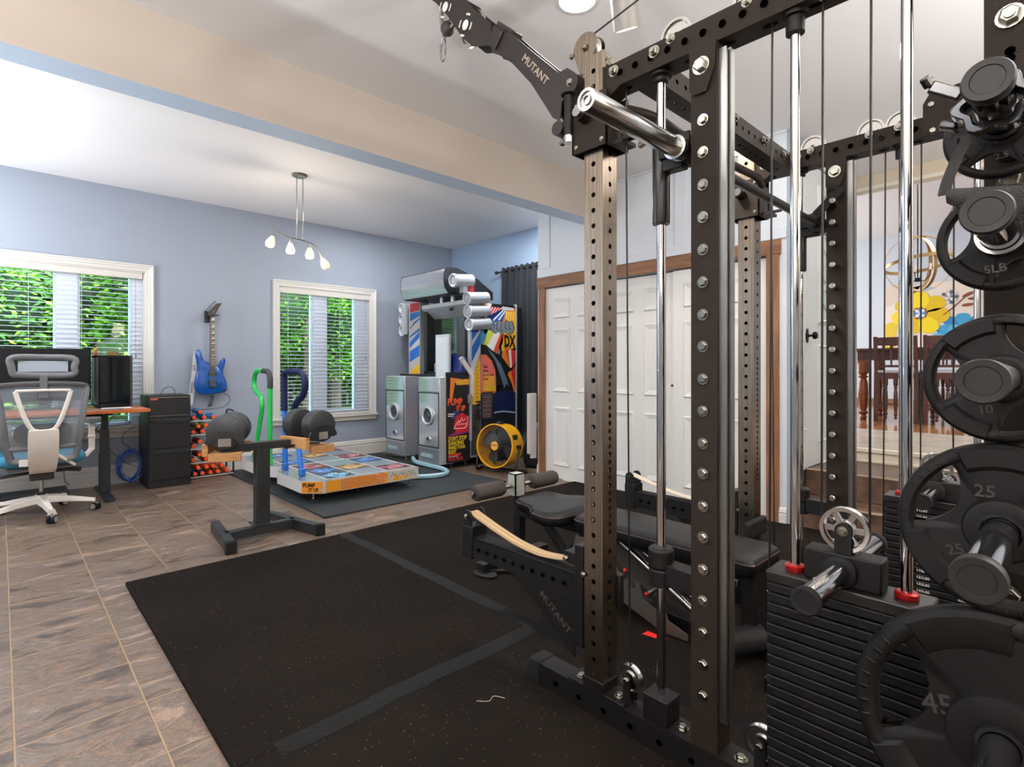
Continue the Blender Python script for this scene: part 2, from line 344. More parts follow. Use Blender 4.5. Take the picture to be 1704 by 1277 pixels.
# windows: casing, frame, sashes, glass
GLASS = bpy.data.materials.new('window_glass'); GLASS.use_nodes = True
nt = GLASS.node_tree; N = nt.nodes; L = nt.links
gt = N.new('ShaderNodeBsdfTransparent'); gg = N.new('ShaderNodeBsdfGlossy'); gg.inputs['Roughness'].default_value = .02
fz = N.new('ShaderNodeFresnel'); fz.inputs[0].default_value = 1.25; mx = N.new('ShaderNodeMixShader')
L.new(fz.outputs[0], mx.inputs[0]); L.new(gt.outputs[0], mx.inputs[1]); L.new(gg.outputs[0], mx.inputs[2]); L.new(mx.outputs[0], N['Material Output'].inputs[0])
VINYL = M('white_vinyl_window_frame', '#f2f6fb', .35)
def window(n, x0, x1, z0, z1, panes, sash=.04):
    f = B()
    yf0, yf1 = YW+.06, YW+.13
    xs = [x0]
    for a, c in panes: f.box(xs[-1], a, yf0, yf1, z0, z1); xs.append(c)
    f.box(xs[-1], x1, yf0, yf1, z0, z1)
    for a, c in panes:
        f.box(a, c, yf0, yf1, z0, z0+.045); f.box(a, c, yf0, yf1, z1-.045, z1)
        f.box(a, a+.018, yf0+.02, yf1+.02, z0, z1); f.box(c-.018, c, yf0+.02, yf1+.02, z0, z1)
    o = struct(f, 'window_%d' % n, VINYL, bevel=.004)
    for a, c in panes:
        B().box(a, c, yf0+.03, yf0+.034, z0+.04, z1-.04).build('pane', GLASS, o, smooth=False)
    # reveal lining
    l = B(); t = .012
    l.box(x0, x0+t, YW-.004, YW+.16, z0, z1).box(x1-t, x1, YW-.004, YW+.16, z0, z1).box(x0, x1, YW-.004, YW+.16, z1-t, z1).box(x0, x1, YW-.03, YW+.16, z0-.01, z0+t)
    l.build('reveal', TRIM, o)
    # casing with stepped profile
    c = B(); W = .074
    prof = [(0, 0), (0, .012), (.012, .016), (.03, .016), (.036, .021), (.055, .024), (.062, .03), (W, .03), (W, 0)]
    def run(p0, p1, out):
        vs = [p+V(out)*a+V((0,-1,0))*d for p, s in ((p0, 1), (p1, 1)) for a, d in prof]; return vs
    K = len(prof)
    cor = [((x0, YW, z0-.04), (-1,0,0)), ((x0, YW, z1), (-1,0,1)), ((x1, YW, z1), (1,0,1)), ((x1, YW, z0-.04), (1,0,0))]
    vs = [V(p)+V(o2)*a+V((0,-1,0))*d for p, o2 in cor for a, d in prof]
    c.add(vs, [(k*K+i, k*K+(i+1) % K, (k+1)*K+(i+1) % K, (k+1)*K+i) for k in range(3) for i in range(K)])
    c.build('casing', TRIM, o, smooth=False)
    s = B(); s.box(x0-.09, x1+.09, YW-.055, YW, z0-.045, z0-.015); s.box(x0-.075, x1+.075, YW-.03, YW, z0-.1, z0-.045); s.box(x0-.07, x1+.07, YW-.02, YW, z0-.085, z0-.045)
    s.build('sill', TRIM, o, bevel=.005)
    return o
window(1, -.32, 1.078, WZ0, WZ1, [(-.25, .386), (.548, .976)])
window(2, 2.422, 3.629, WZ0, WZ1, [(2.44, 2.866), (3.04, 3.453)])
SLAT = M('white_blind_slat', '#f0f5fc', .4)
_n = SLAT.node_tree.nodes; _t = _n.new('ShaderNodeBsdfTranslucent'); _t.inputs[0].default_value = lin('#e3eaf3'); _x = _n.new('ShaderNodeMixShader'); _x.inputs[0].default_value = .45
SLAT.node_tree.links.new(_n['Principled BSDF'].outputs[0], _x.inputs[1]); SLAT.node_tree.links.new(_t.outputs[0], _x.inputs[2]); SLAT.node_tree.links.new(_x.outputs[0], _n['Material Output'].inputs[0])
def blind(x0, x1, label, low):
    t = thing('window_blind', ((x0+x1)/2, YW+.03, WZ1), label, 'blind', 'white slatted window blinds')
    h = B().box(x0, x1, YW-.002, YW+.05, WZ1-.075, WZ1-.013); h.build('headrail', M('blind_valance', '#c9c4be', .45), t, bevel=.004)
    s = B(); z = WZ1-.1
    while z > low+.03:
        nseg = 1
        s.add([(x0+.004, YW+.004, z), (x1-.004, YW+.004, z), (x1-.004, YW+.027, z+.003), (x0+.004, YW+.027, z+.003), (x1-.004, YW+.05, z+.002), (x0+.004, YW+.05, z+.002),
               (x0+.004, YW+.004, z-.003), (x1-.004, YW+.004, z-.003), (x1-.004, YW+.05, z-.001), (x0+.004, YW+.05, z-.001)],
              [(0,1,2,3),(3,2,4,5),(6,9,8,7),(0,6,7,1),(5,4,8,9)])
        z -= .0452
    s.build('slat', SLAT, t, smooth=False)
    B().box(x0+.004, x1-.004, YW+.006, YW+.048, low, low+.018).build('bottom_rail', SLAT, t, bevel=.003)
    c = B()
    for f in (.08, .36, .64, .92):
        x = x0+(x1-x0)*f; c.cyl((x, YW+.003, low), (x, YW+.003, WZ1-.05), .0015, n=5)
    c.build('ladder_cord', SLAT, t)
    p = B(); x = x1-.06; p.cyl((x, YW-.004, WZ1-.06), (x, YW-.004, 1.3), .0012, n=5).lathe([(.003,0),(.007,.01),(.006,.04),(.002,.05)], (x, YW-.004, 1.25), (0,0,1), 8)
    p.build('pull_cord', M('blind_cord_grey', '#6b7076', .6), t)
blind(-.3, 1.06, 'white slatted blind in the wider window behind the desk', WZ0+.03)
blind(2.436, 3.615, 'white slatted blind in the narrower window beside the blue guitar', WZ0+.03)

# steps up to the passage (X 4.18..), landing z .378, white riser at 5.15, dining floor z .49
st = B(); st.box(4.18, 5.2, -1.6, 1.46, 0, .189).box(4.49, 5.2, -1.6, 1.46, .189, .378)
struct(st, 'floor_steps', STEPT, bevel=.006)
struct(B().box(4.172, 4.2, -1.6, 1.46, .183, .194).box(4.482, 4.51, -1.6, 1.46, .372, .383), 'trim_5', M('grout_edge_strip', '#8f7763', .4), bevel=.002)
WR = M('cream_riser_paint', '#cfc6b4', .5)
struct(B().box(5.15, 5.2, -1.6, 1.46, .378, .478).box(5.135, 5.2, -1.6, 1.46, .46, .492).box(5.14, 5.2, -1.6, 1.46, .378, .4), 'trim_6', WR, bevel=.004)
TILEW = M('pale_floor_tile', '#bdb1a3', .25, var=(5, '#a99e92'))
def tiles_mat():
    mt = TILEW.copy(); mt.name = 'pale_floor_tile_grid'; nt = mt.node_tree; N = nt.nodes; L = nt.links; b = N['Principled BSDF']
    tc = N.new('ShaderNodeTexCoord'); br = N.new('ShaderNodeTexBrick'); br.offset = 0
    br.inputs['Scale'].default_value = 1; br.inputs['Brick Width'].default_value = .6; br.inputs['Row Height'].default_value = .6; br.inputs['Mortar Size'].default_value = .006
    br.inputs['Color1'].default_value = lin('#c2b7aa'); br.inputs['Color2'].default_value = lin('#b3a799'); br.inputs['Mortar'].default_value = lin('#8c7c66')
    mp = N.new('ShaderNodeMapping'); mp.inputs['Rotation'].default_value = (0, 0, .6); L.new(tc.outputs['Object'], mp.inputs[0]); L.new(mp.outputs[0], br.inputs[0]); L.new(br.outputs[0], b.inputs['Base Color']); return mt
struct(B().box(5.2, 6.8, -1.6, 5.0, .42, .491), 'floor_tiled_passage', tiles_mat(), smooth=False)
def plank_mat():
    mt = bpy.data.materials.new('polished_plank_floor'); mt.use_nodes = True; nt = mt.node_tree; N = nt.nodes; L = nt.links; b = N['Principled BSDF']
    tc = N.new('ShaderNodeTexCoord'); br = N.new('ShaderNodeTexBrick'); br.offset = .4
    br.inputs['Scale'].default_value = 1; br.inputs['Brick Width'].default_value = .9; br.inputs['Row Height'].default_value = .08; br.inputs['Mortar Size'].default_value = .002
    br.inputs['Color1'].default_value = lin('#a8764a'); br.inputs['Color2'].default_value = lin('#8a5c37'); br.inputs['Mortar'].default_value = lin('#4a2d18')
    L.new(tc.outputs['Object'], br.inputs[0]); L.new(br.outputs[0], b.inputs['Base Color']); b.inputs['Roughness'].default_value = .14; return mt
struct(B().box(6.8, 11.6, -1.6, 5.0, .42, .49), 'floor_dining', plank_mat(), smooth=False)
DW_ = M('dining_wall_paint', '#c9cfd8', .5)
struct(B().box(11.6, 11.7, -1.6, 5.0, .4, 3.6), 'wall_dining_back', DW_, smooth=False)
struct(B().box(5.8, 11.7, 5.0, 5.1, .4, 3.6), 'wall_dining_left', DW_, smooth=False)
struct(B().box(5.2, 11.7, -1.7, -1.6, .3, 3.6), 'wall_dining_right', DW_, smooth=False)
struct(B().box(5.7, 5.8, 1.5, 5.0, .49, 3.6), 'wall_dining_front', DW_, smooth=False)
struct(B().box(5.7, 11.7, -1.7, 5.1, 3.49, 3.6), 'ceiling_dining', CEIL, smooth=False)
struct(B().box(5.7, 5.8, -1.6, 1.5, 2.78, 3.6), 'wall_header', M('header_beige', '#c9bda6', .6), smooth=False)
struct(B().box(5.685, 5.81, -1.6, 1.5, 2.755, 2.79), 'trim_7', M('header_trim', '#d9d3c3', .5), bevel=.004)
struct(B().box(4.1, 4.2, YB, -1.6, 0, 3.0), 'wall_right_front', WPALE, smooth=False)
struct(B().box(4.2, 5.2, -1.7, -1.6, 0, 3.0), 'wall_passage_right', WPALE, smooth=False)
b = B(); base(b, (11.6, -1.6, .49), (11.6, 5.0, .49), (-1,0,0), .1); struct(b, 'baseboard_dining', M('brown_baseboard', '#8a6a45', .5), smooth=False)
b = B(); b.box(11.57, 11.6, 3.02, 3.07, .5, 2.9); struct(b, 'trim_8', TRIM)
# entry door with a glass insert, on the passage wall (plane Y=1.46)
DP = M('entry_door_paint', '#c5cac9', .45)
b = B(); yf = 1.455
b.box(4.43, 5.13, yf, yf+.04, .385, 2.75)
def pf(b, xa, xb, za, zb, y, m, w1=.012, w2=.03, h=.012):
    o = [(xa,za),(xb,za),(xb,zb),(xa,zb)]; i1 = [(xa+w1,za+w1),(xb-w1,za+w1),(xb-w1,zb-w1),(xa+w1,zb-w1)]; i2 = [(xa+w2,za+w2),(xb-w2,za+w2),(xb-w2,zb-w2),(xa+w2,zb-w2)]
    lv = [(o, y), (i1, y-h), (i2, y-.001)]
    vs = [(p[0], yy, p[1]) for ring, yy in lv for p in ring]
    b.add(vs, [(k*4+i, k*4+(i+1) % 4, (k+1)*4+(i+1) % 4, (k+1)*4+i) for k in (0, 1) for i in range(4)], m); return i2
pf(b, 4.74, 5.05, .55, 1.34, yf, None); pf(b, 4.74, 5.05, 1.5, 2.62, yf, None, .03, .05, .02)
d4 = struct(b, 'door_4', DP, smooth=False)
b = B(); b.box(4.785, 5.005, yf-.004, yf, 1.545, 2.575, M('frosted_door_glass', '#b9c8bd', .15))
ld = M('lead_came', '#7f8a84', .4, .6)
for q in range(9):
    z = 1.6+q*.11; xm = 4.895+.05*math.sin(q*1.7)
    b.tube([(4.79, yf-.006, z), (xm-.02, yf-.007, z+.08), (xm+.03, yf-.007, z+.02), (5.0, yf-.006, z+.1)], .0022, 5, ld)
b.build('pane', None, d4)
b = B(); DK = M('dark_bronze_knob', '#1d1c1c', .3, .8); kx = 4.5; kz = 1.4
b.prism([(.022*math.cos(t)*(1+.2*math.cos(4*t)), .055*math.sin(t)) for t in [2*PI*i/24 for i in range(24)]], (kx, yf-.004, kz), (1,0,0), (0,0,1), .006)
b.cyl((kx, yf, kz), (kx, yf-.045, kz), .009); b.lathe([(.012,0),(.026,.008),(.03,.02),(.024,.034),(.0,.04)], (kx, yf-.04, kz), (0,-1,0), 20)
b.build('door_knob', DK, d4)
struct(B().box(5.135, 5.17, 1.44, 1.46, .38, 2.85).box(4.395, 4.425, 1.44, 1.46, .38, 2.85).box(4.395, 5.17, 1.44, 1.46, 2.76, 2.85), 'trim_9', TRIM, bevel=.004)
b = B(); b.cyl((4.3, 1.46, .7), (4.3, 1.4, .7), .006, n=8).sphere((4.3, 1.395, .7), .01, None, 8); tag(b.build('door_stop', WHITE), 'small white door stop on the grey passage wall', 'door stop')
# ================================================================ RUBBER MATS
MAT = M('speckled_rubber_mat', '#15110e', .8, bump=(260, 1.), var=(1.5, '#1c1713'), speck=(170, '#6f695f', .975), spec=.05)
MATB = M('blue_grey_rubber_mat', '#262b2e', .62, bump=(260, 1.), speck=(170, '#4c565c', .8), spec=.3)
TAPE = M('black_gaffer_tape', '#060607', .5, spec=.12, bump=(60, .5), stretch=(1, 1, 1))
mx_, my_ = [.482, 1.709, 2.94, 4.165], [-.175, 1.655, 3.49]
pos = {(0,1): 'rubber mat whose free corner lies on the stone tiles beside the dumbbell stand', (1,1): 'middle rubber mat of the front row, under the strap arm', (2,1): 'rubber mat against the white closet doors',
       (0,0): 'rubber mat holding the pale scrap of string, toward the camera', (1,0): 'rubber mat under the near rack uprights and weight stack', (2,0): 'rubber mat beside the brown steps'}
for i in range(3):
    for j in range(2):
        b = B().box(mx_[i]+.001, mx_[i+1]-.001, my_[j]+.001, my_[j+1]-.001, 0, .019)
        b.build('rubber_mat', MAT, bevel=.003, label='black speckled ' + pos[(i, j)], cat='mat', group='black rubber gym mats')
b = B(); 
def strip(b, p0, p1, w, z, m=None, wob=.004, n=24):
    p0 = V(p0); p1 = V(p1); d = (p1-p0).normalized(); s = Vector((-d.y, d.x, 0)); vs = []
    for i in range(n+1):
        p = p0+(p1-p0)*i/n; o = s*random.uniform(-wob, wob)
        for k, a in enumerate((-1, -.4, .3, 1)): vs.append(p+s*w/2*a+o+Z_*(z+(.0012*random.random() if k in (1, 2) else 0)))
    b.add(vs, [(i*4+k, i*4+k+1, i*4+k+5, i*4+k+4) for i in range(n) for k in range(3)], m)
strip(b, (1.71, 3.49, 0), (1.71, .6, 0), .075, .0196)
b.build('floor_tape', TAPE, label='glossy black tape strip running away along the mat seam', cat='tape', group='tape strips on the mat seams')
b = B(); strip(b, (.6, 1.65, 0), (2.9, 1.655, 0), .08, .0204, wob=.008)
b.build('floor_tape', TAPE, label='wrinkled black tape strip crossing under the near rack upright', cat='tape', group='tape strips on the mat seams')
b = B().box(1.80, 3.70, 3.98, 6.45, 0, .014)
b.build('rubber_mat', MATB, bevel=.003, label='large grey-black rubber mat under the dance stage', cat='mat')
b = B(); b.add([(1.988,1.291,.0205),(2.005,1.198,.0205),(2.03,1.196,.0205),(2.029,1.288,.0205)], [(0,1,2,3)])
b.build('sticker', M('red_label', '#d6201c', .5), label='small red rectangular sticker lying on the rubber mat', cat='sticker')
b = B(); b.tube(smoothpath([(1.18,1.42,.021),(1.21,1.39,.021),(1.24,1.40,.021),(1.26,1.365,.021)], 4), .0012, 5)
b.build('string_scrap', M('pale_thread', '#b5aea2', .8), label='tiny pale scrap of string on the near rubber mat', cat='string')

# ================================================================ POWER RACK
XN = 1.413; XF = 2.584; S = .0762; ZR = .095; ZB0 = 2.047; ZB1 = 2.123
YU1 = 1.064; YU2 = .681; YU3 = .057
def bolt(b, p, ax, s=1., m=ZINC, stud=.0):
    """hex head with flange washer pointing along ax"""
    b.mark(); p = V(p); a = V(ax).normalized(); u = a.orthogonal().normalized(); v = a.cross(u)
    b.cyl(p, p+a*.003*s, .0145*s, n=16, m=m)
    hexp = lambda r, z: [p+a*z+(u*math.cos(k*PI/3)+v*math.sin(k*PI/3))*r for k in range(6)]
    vs = hexp(.011*s, .003*s)+hexp(.011*s, .009*s)+hexp(.009*s, .0105*s)
    b.add(vs, [(k*6+i, k*6+(i+1) % 6, (k+1)*6+(i+1) % 6, (k+1)*6+i) for k in (0,1) for i in range(6)]+[tuple(range(12, 18))], m)
    if stud: b.cyl(p+a*.009*s, p+a*(.009*s+stud), .006*s, n=10, m=m)
def upright(b, x, y, z0, z1, m, hx=None, hy=None, r=.0085):
    """square tube with perforated faces. hx holes on the +-X faces, hy holes on the +-Y faces"""
    L = z1-z0; hx = [h-z0 for h in (hx or [])]; hy = [h-z0 for h in (hy or [])]
    b.wall((x, y+S, z0), (0,-1,0), (0,0,1), S, L, hx, r, m)
    b.wall((x+S, y, z0), (0,1,0), (0,0,1), S, L, hx, r, m)
    b.wall((x, y, z0), (1,0,0), (0,0,1), S, L, hy, r, m)
    b.wall((x+S, y+S, z0), (-1,0,0), (0,0,1), S, L, hy, r, m)
    b.poly([(x,y,z1),(x+S,y,z1),(x+S,y+S,z1),(x,y+S,z1)], m)
rack = thing('power_rack', (2.03, .6, .019), 'tall black and steel power rack with two cable columns on the rubber mats', 'power rack')
def rng(a, b, s): 
    o = []; 
    while a < b: o.append(a); a += s
    return o
def side(X, sgn):
    """one side frame; sgn=+1: inside of the rack is +X"""
    near = X < 2
    # base rail
    b = B(); x0 = X-.005; x1 = x0+.075; y0, y1 = -.12, 1.37; h = [k-y0 for k in rng(y0+.06, y1-.04, .1016)]
    b.wall((x0, y1, .019), (0,0,1), (0,-1,0), .076, y1-y0, [y1-y0-q for q in h], .0105, POWDER, uc=.036)
    b.wall((x1, y0, .019), (0,0,1), (0,1,0), .076, y1-y0, h, .0105, POWDER, uc=.036)
    b.poly([(x0,y0,ZR),(x1,y0,ZR),(x1,y1,ZR),(x0,y1,ZR)], POWDER).poly([(x0,y0,.019),(x0,y1,.019),(x1,y1,.019),(x1,y0,.019)], POWDER)
    b.build('base_rail', None, rack)
    b = B()
    b.add([(x0-.004,y1-.03,.02),(x1+.004,y1-.03,.02),(x1+.004,y1-.03,ZR+.004),(x0-.004,y1-.03,ZR+.004),(x0-.004,y1+.055,.02),(x1+.004,y1+.055,.02),(x1+.002,y1+.02,ZR+.004),(x0-.002,y1+.02,ZR+.004)],
          [(0,1,2,3),(4,7,6,5),(0,4,5,1),(1,5,6,2),(2,6,7,3),(3,7,4,0)])
    b.build('rail_end_cap', RUBBER, rack, bevel=.004)
    # front steel upright
    b = B(); hx = rng(.15, 2.16, .0508); dense = rng(.62, 1.18, .0254); hy = sorted(rng(.15, .6, .0508)+dense+rng(1.2, 2.16, .0508))
    b2 = B(); upright(b2, X, YU1, .125, 2.187, STEEL, hx, hy, .0085)
    b2.build('front_upright', None, rack)
    b = B(); b.box(X-.003, X+S+.003, YU1-.003, YU1+S+.003, ZR, .135).box(X-.002, X+S+.004, YU1-.08, YU1+S+.07, ZR, ZR+.007)
    b.build('upright_foot', POWDER, rack, bevel=.002)
    b = B(); bolt(b, (X+.03, YU1-.045, ZR+.007), (0,0,1), 1.15); bolt(b, (X+.03, YU1+S+.035, ZR+.007), (0,0,1), 1.15); each(b, 'foot_bolt', None, rack)
    # rear black upright with pegs and aluminium track
    b = B(); upright(b, X, YU2, ZR, ZB0, BRONZE, [], [])
    up = b.build('middle_upright', None, rack, bevel=.003)
    b = B(); b.box(X-.004, X+S+.004, YU2-.09, YU2+S+.08, ZR, ZR+.007); bolt(b, (X+.035, YU2-.05, ZR+.007), (0,0,1), 1.2); bolt(b, (X+.035, YU2+S+.045, ZR+.007), (0,0,1), 1.2)
    b.m = [0 if i < 6 else 1 for i in range(len(b.f))]; b.mats = [POWDER, ZINC]
    b.build('foot_plate', None, rack)
    if near:
        zs = [1.16+(611-p)/899*1.497 for p in (200,254,308,362,416,470,524,577,631,684,738,788,842,894,947,999,1052,1105,1157)]
    else: zs = rng(.34, 1.93, .0893)
    proto = None
    for z in zs:
        if proto is None:
            b = B()
            if near: bolt(b, (X, YU2+.04, z), (-1,0,0), 1.1)
            else: b.cyl((X, YU2+.04, z), (X-.05, YU2+.04, z), .0125, n=20, m=SATIN).cyl((X-.05, YU2+.04, z), (X-.053, YU2+.04, z), .0125, .010, n=20, m=SATIN)
            proto = b.build('bolt' if near else 'peg', None, up); z0p = z
        else:
            c = proto.copy(); COL.objects.link(c); c.location = (0, 0, z-z0p)
    b = B(); xa = X+.012; W = .052
    prof = [(0,0),(0,-.02),(.008,-.02),(.008,-.012),(.016,-.012),(.016,-.026),(.036,-.026),(.036,-.012),(.044,-.012),(.044,-.02),(W,-.02),(W,0)]
    K = len(prof); zt, zb = 2.03, .19
    vs = [(xa+a, YU2+d, z) for z in (zb, zt) for a, d in prof]
    b.add(vs, [(i, (i+1) % K, K+(i+1) % K, K+i) for i in range(K)]+[tuple(range(K-1, -1, -1)), tuple(range(K, 2*K))])
    b.build('aluminium_track', ALU, rack, smooth=False)
    # cap plate with big bolt
    b = B(); b.prism([(0,0),(0,-.115),(.012,-.13),(.05,-.13),(.072,-.07),(.078,0)], (X-.005, YU2+S, ZB0), (0,-1,0), (0,0,1), .005, BRONZE)
    bolt(b, (X-.006, YU2+.042, ZB0-.055), (-1,0,0), 1.7); b.build('gusset_plate', None, rack)
    # rear upright
    b = B(); upright(b, X, YU3, ZR, 2.187, BRONZE, rng(.23, 1.8, .305)+[1.77], []); up3 = b.build('rear_upright', None, rack)
    for z in (1.836, 1.52, .93, .99, .31, .255, .72):
        b = B(); bolt(b, (X, YU3+.038, z), (-1,0,0), 1.55, stud=.006); b.build('bolt', None, up3)
    b = B(); b.box(X-.004, X+S+.004, YU3-.07, YU3+S+.07, ZR, ZR+.008); b.build('upright_foot', POWDER, rack)
    # top side beam
    b = B(); y0, y1 = YU3+S, YU1-.008; L = y1-y0; h = [L-q for q in rng(.06, L-.03, .055)]
    for xx, u in ((X, 1), (X+S, -1)):
        if u == 1: b.wall((xx, y1, ZB0), (0,0,1), (0,-1,0), S, L, [L-q for q in h], .0105, BRONZE)
        else: b.wall((xx, y0, ZB0), (0,0,1), (0,1,0), S, L, h, .0105, BRONZE)
    slots = [q for i, q in enumerate(h) if i % 2 == 0]
    b.wall((X+S, y0, ZB0), (-1,0,0), (0,1,0), S, L, slots, .012, BRONZE, sv=1.7)
    b.poly([(X,y0,ZB1),(X+S,y0,ZB1),(X+S,y1,ZB1),(X,y1,ZB1)], BRONZE)
    b.build('top_beam', None, rack)
    b = B(); b.box(X-.003, X+S+.003, YU1-.01, YU1, ZB0-.03, ZB1+.004); b.prism([(0,0),(.06,0),(0,.03)], (X+.0, YU1-.01, ZB0), (0,-1,0), (0,0,-1), .06)
    b.build('beam_end_plate', BRONZE, rack, bevel=.002)
    b = B()
    for y in (YU1-.045, YU1-.19): bolt(b, (X, y, ZB0+.05), (-1,0,0), 1.25, stud=.008)
    bolt(b, (X+.038, YU1, 2.155), (0,-1,0), 1.5); bolt(b, (X+S+.0, YU1-.045, ZB0+.05), (1,0,0), 1.1)
    each(b, 'beam_bolt', None, rack)
    # guide rod for the sliding bar
    gx = X+.037; gy = .874
    b = B(); b.cyl((gx, gy, .17), (gx, gy, ZB0), .0135, n=24); b.build('guide_rod', CHROME, rack)
    b = B(); b.box(gx-.036, gx+.036, gy-.042, gy+.042, ZR, .175); b.build('rod_socket', POWDER, rack, bevel=.003); b = B(); b.lathe([(.03,0),(.034,-.004),(.034,-.012),(.022,-.016),(.022,-.03)], (gx, gy, ZB0), (0,0,1), 24)
    b.build('rod_collar', POWDER, rack, bevel=.003)
    # safety stop
    zs_ = .50
    b = B(); b.lathe([(.02,0),(.036,.004),(.036,.05),(.033,.054),(.033,.056),(.038,.06),(.038,.11),(.03,.118),(.018,.118)], (gx, gy, zs_), (0,0,1), 28)
    b.bar((gx, gy-.03, zs_+.045), (gx, YU2+S, zs_+.04), .055, .062)
    b.build('safety_stop', POWDER, rack, bevel=.002)
    # front cable column pulley
    def pulley(name, c, r, par, br=None, ax=(1,0,0), spokes=0, mat=SATIN):
        b = B(); c = V(c); a = V(ax)
        b.ring([(r, -.011), (r, -.007), (r*.9, -.003), (r*.9, .003), (r, .007), (r, .011), (r*.84, .011), (r*.78, .004), (r*.78, -.004), (r*.84, -.011)], c, a, 40, mat)
        if spokes:
            u = a.orthogonal().normalized(); v = a.cross(u)
            b.ring([(r*.42, -.011), (r*.42, .011), (r*.2, .011), (r*.2, -.011)], c, a, 28, mat)
            for k in range(spokes):
                t = 2*PI*k/spokes+.25; d = u*math.cos(t)+v*math.sin(t)
                b.bar(c+d*r*.38, c+d*r*.82, .012, .012, mat, up=a)
        else:
            b.ring([(r*.8, -.004), (r*.8, .004), (r*.5, .004), (r*.5, .010), (r*.18, .010), (r*.18, -.010), (r*.5, -.010), (r*.5, -.004)], c, a, 30, mat)
        o = b.build(name, None, par)
        if br:
            bb_ = B(); dn = V(br)
            for s_ in (-1, 1):
                q = c+a*s_*.018; perp = a.cross(dn.normalized())
                poly = [(r*.33*math.cos(t), r*.33*math.sin(t)) for t in [PI*i/10 for i in range(11)]]+[(-r*.33, -dn.length), (r*.33, -dn.length)]
                bb_.prism(poly, q-a*.002, perp, -dn.normalized(), .004)
            bb_.build('pulley_bracket', POWDER, o)
            k = B(); bolt(k, c-a*.02, -a, .8); bolt(k, c+a*.02, a, .8); each(k, 'axle_bolt', None, o)
        return o
    side.pulley = pulley
    pulley('pulley', (gx, .985, .175), .042, rack, (0,0,-.075))
    pulley('pulley', (gx, .575, .175), .045, rack, (0,0,-.075))
    if near:
        pulley('top_pulley', (gx+.0, 1.15, 2.235), .045, rack, None)
        k = B()
        for s_ in (-.022, .022):
            k.prism([(.05*math.cos(t), .05*math.sin(t)) for t in [PI*2*i/20 for i in range(15)]]+[(-.02,-.09),(.02,-.09)], (gx+s_, 1.15, 2.235), (0,1,0), (0,0,1), .004)
        bolt(k, (gx-.024, 1.15, 2.235), (-1,0,0), .9); bolt(k, (gx-.024, 1.205, 2.225), (-1,0,0), .7); k.mats = [STEEL, ZINC]; n0 = len(k.f)
        k.build('pulley_cheek_plate', None, rack)
    else: pulley('top_pulley', (gx, 1.15, 2.235), .045, rack, None)
    # pulleys recessed in the top beam
    for y in (.82, .60, .50, .33, .23):
        pulley('beam_pulley', (gx, y, 2.135), .05, rack, None); k = B(); bolt(k, (X, y, 2.112), (-1,0,0), 1., stud=.004); k.build('axle_bolt', None, rack)
    # cables
    for pts in ([(gx, .985-.0, .21), (gx, 1.0, 1.9)], [(gx, .56, .2), (gx, .55, 2.1)], [(gx, 1.0, 1.9), (gx, 1.0, 2.1)]):
        B().tube(pts, .0028, 8).build('cable', CABLE, rack)
    # trolley sleeve on the front upright
    b = B(); x0, x1, y0, y1, z0, z1 = X-.022, X+S+.02, YU1-.032, YU1+S+.035, 1.868, 2.045
    t = .007
    b.box(x0, x0+t, y0, y1, z0, z1).box(x1-t, x1, y0, y1, z0, z1).box(x0, x1, y0, y0+t, z0, z1-.03).box(x0, x1, y1-t, y1, z0, z1)
    b.build('trolley_plate', BRONZE, rack, bevel=.001)
    b = B()
    for y in (y0+.02, y1-.02):
        for z in (z0+.02, z1-.02): bolt(b, (x0, y, z), (-1,0,0), .55)
    each(b, 'trolley_bolt', None, rack)
    b = B(); b.cyl((x0, YU1+.05, 1.975), (x0-.035, YU1+.05, 1.98), .022, n=24, m=BRONZE).cyl((x0-.035, YU1+.05, 1.98), (x0-.05, YU1+.05, 1.982), .02, .018, n=24, m=CHROME)
    b.tube(arc((x0-.012, YU1+.04, 2.01), .018, 0, 2*PI, 16, (0,1,0), (0,0,1)), .0018, 5, SATIN); b.build('pop_pin', None, rack)
    b = B(); b.box(X+.0, X+S, YU1-.075, YU1-.03, 1.868, 1.88).box(X+.02, X+.045, YU1-.11, YU1-.03, 1.88, 1.888).cyl((gx, YU1-.06, 1.888), (gx, YU1-.06, 1.96), .012)
    b.build('cable_guide', POWDER, rack)
side(XN, 1); side(XF, 1)
pulley = side.pulley
# stop blocks on the front uprights
B().box(2.46, 2.66, 1.03, 1.062, .372, .452).build('bump_stop', RUBBER, rack, bevel=.012)
b = B(); b.box(XN+S, XN+S+.028, YU1-.012, YU1+.06, .36, .47); b.build('bump_stop', POWDER, rack, bevel=.006)
# cross members
def xbeam(y0, z0, name, nm=None):
    b = B(); x0, x1 = XN+S, XF; L = x1-x0; h = rng(.05, L-.03, .055); y1 = y0+S; z1 = z0+S
    b.wall((x0, y0, z0), (0,0,1), (1,0,0), S, L, [], .0, BRONZE) if False else None
    b.wall((x0, y0, z1), (0,0,-1), (1,0,0), S, L, h, .0085, BRONZE)
    b.wall((x0, y1, z0), (0,0,1), (1,0,0), S, L, h, .0085, BRONZE)
    b.wall((x0, y0, z0), (0,1,0), (1,0,0), S, L, h, .0085, BRONZE)
    b.poly([(x0,y0,z1),(x1,y0,z1),(x1,y1,z1),(x0,y1,z1)], BRONZE)
    return b.build(name, None, rack)
xbeam(.903, ZB0, 'cross_beam')
b = B()
for x in (1.72, 2.0, 2.28, 2.5): bolt(b, (x, .903, ZB0+.045), (0,-1,0), 1.3, stud=.01)
each(b, 'beam_bolt', None, rack)
xbeam(YU3, .5, 'rear_cross_beam'); xbeam(YU3, ZB0, 'rear_cross_beam')
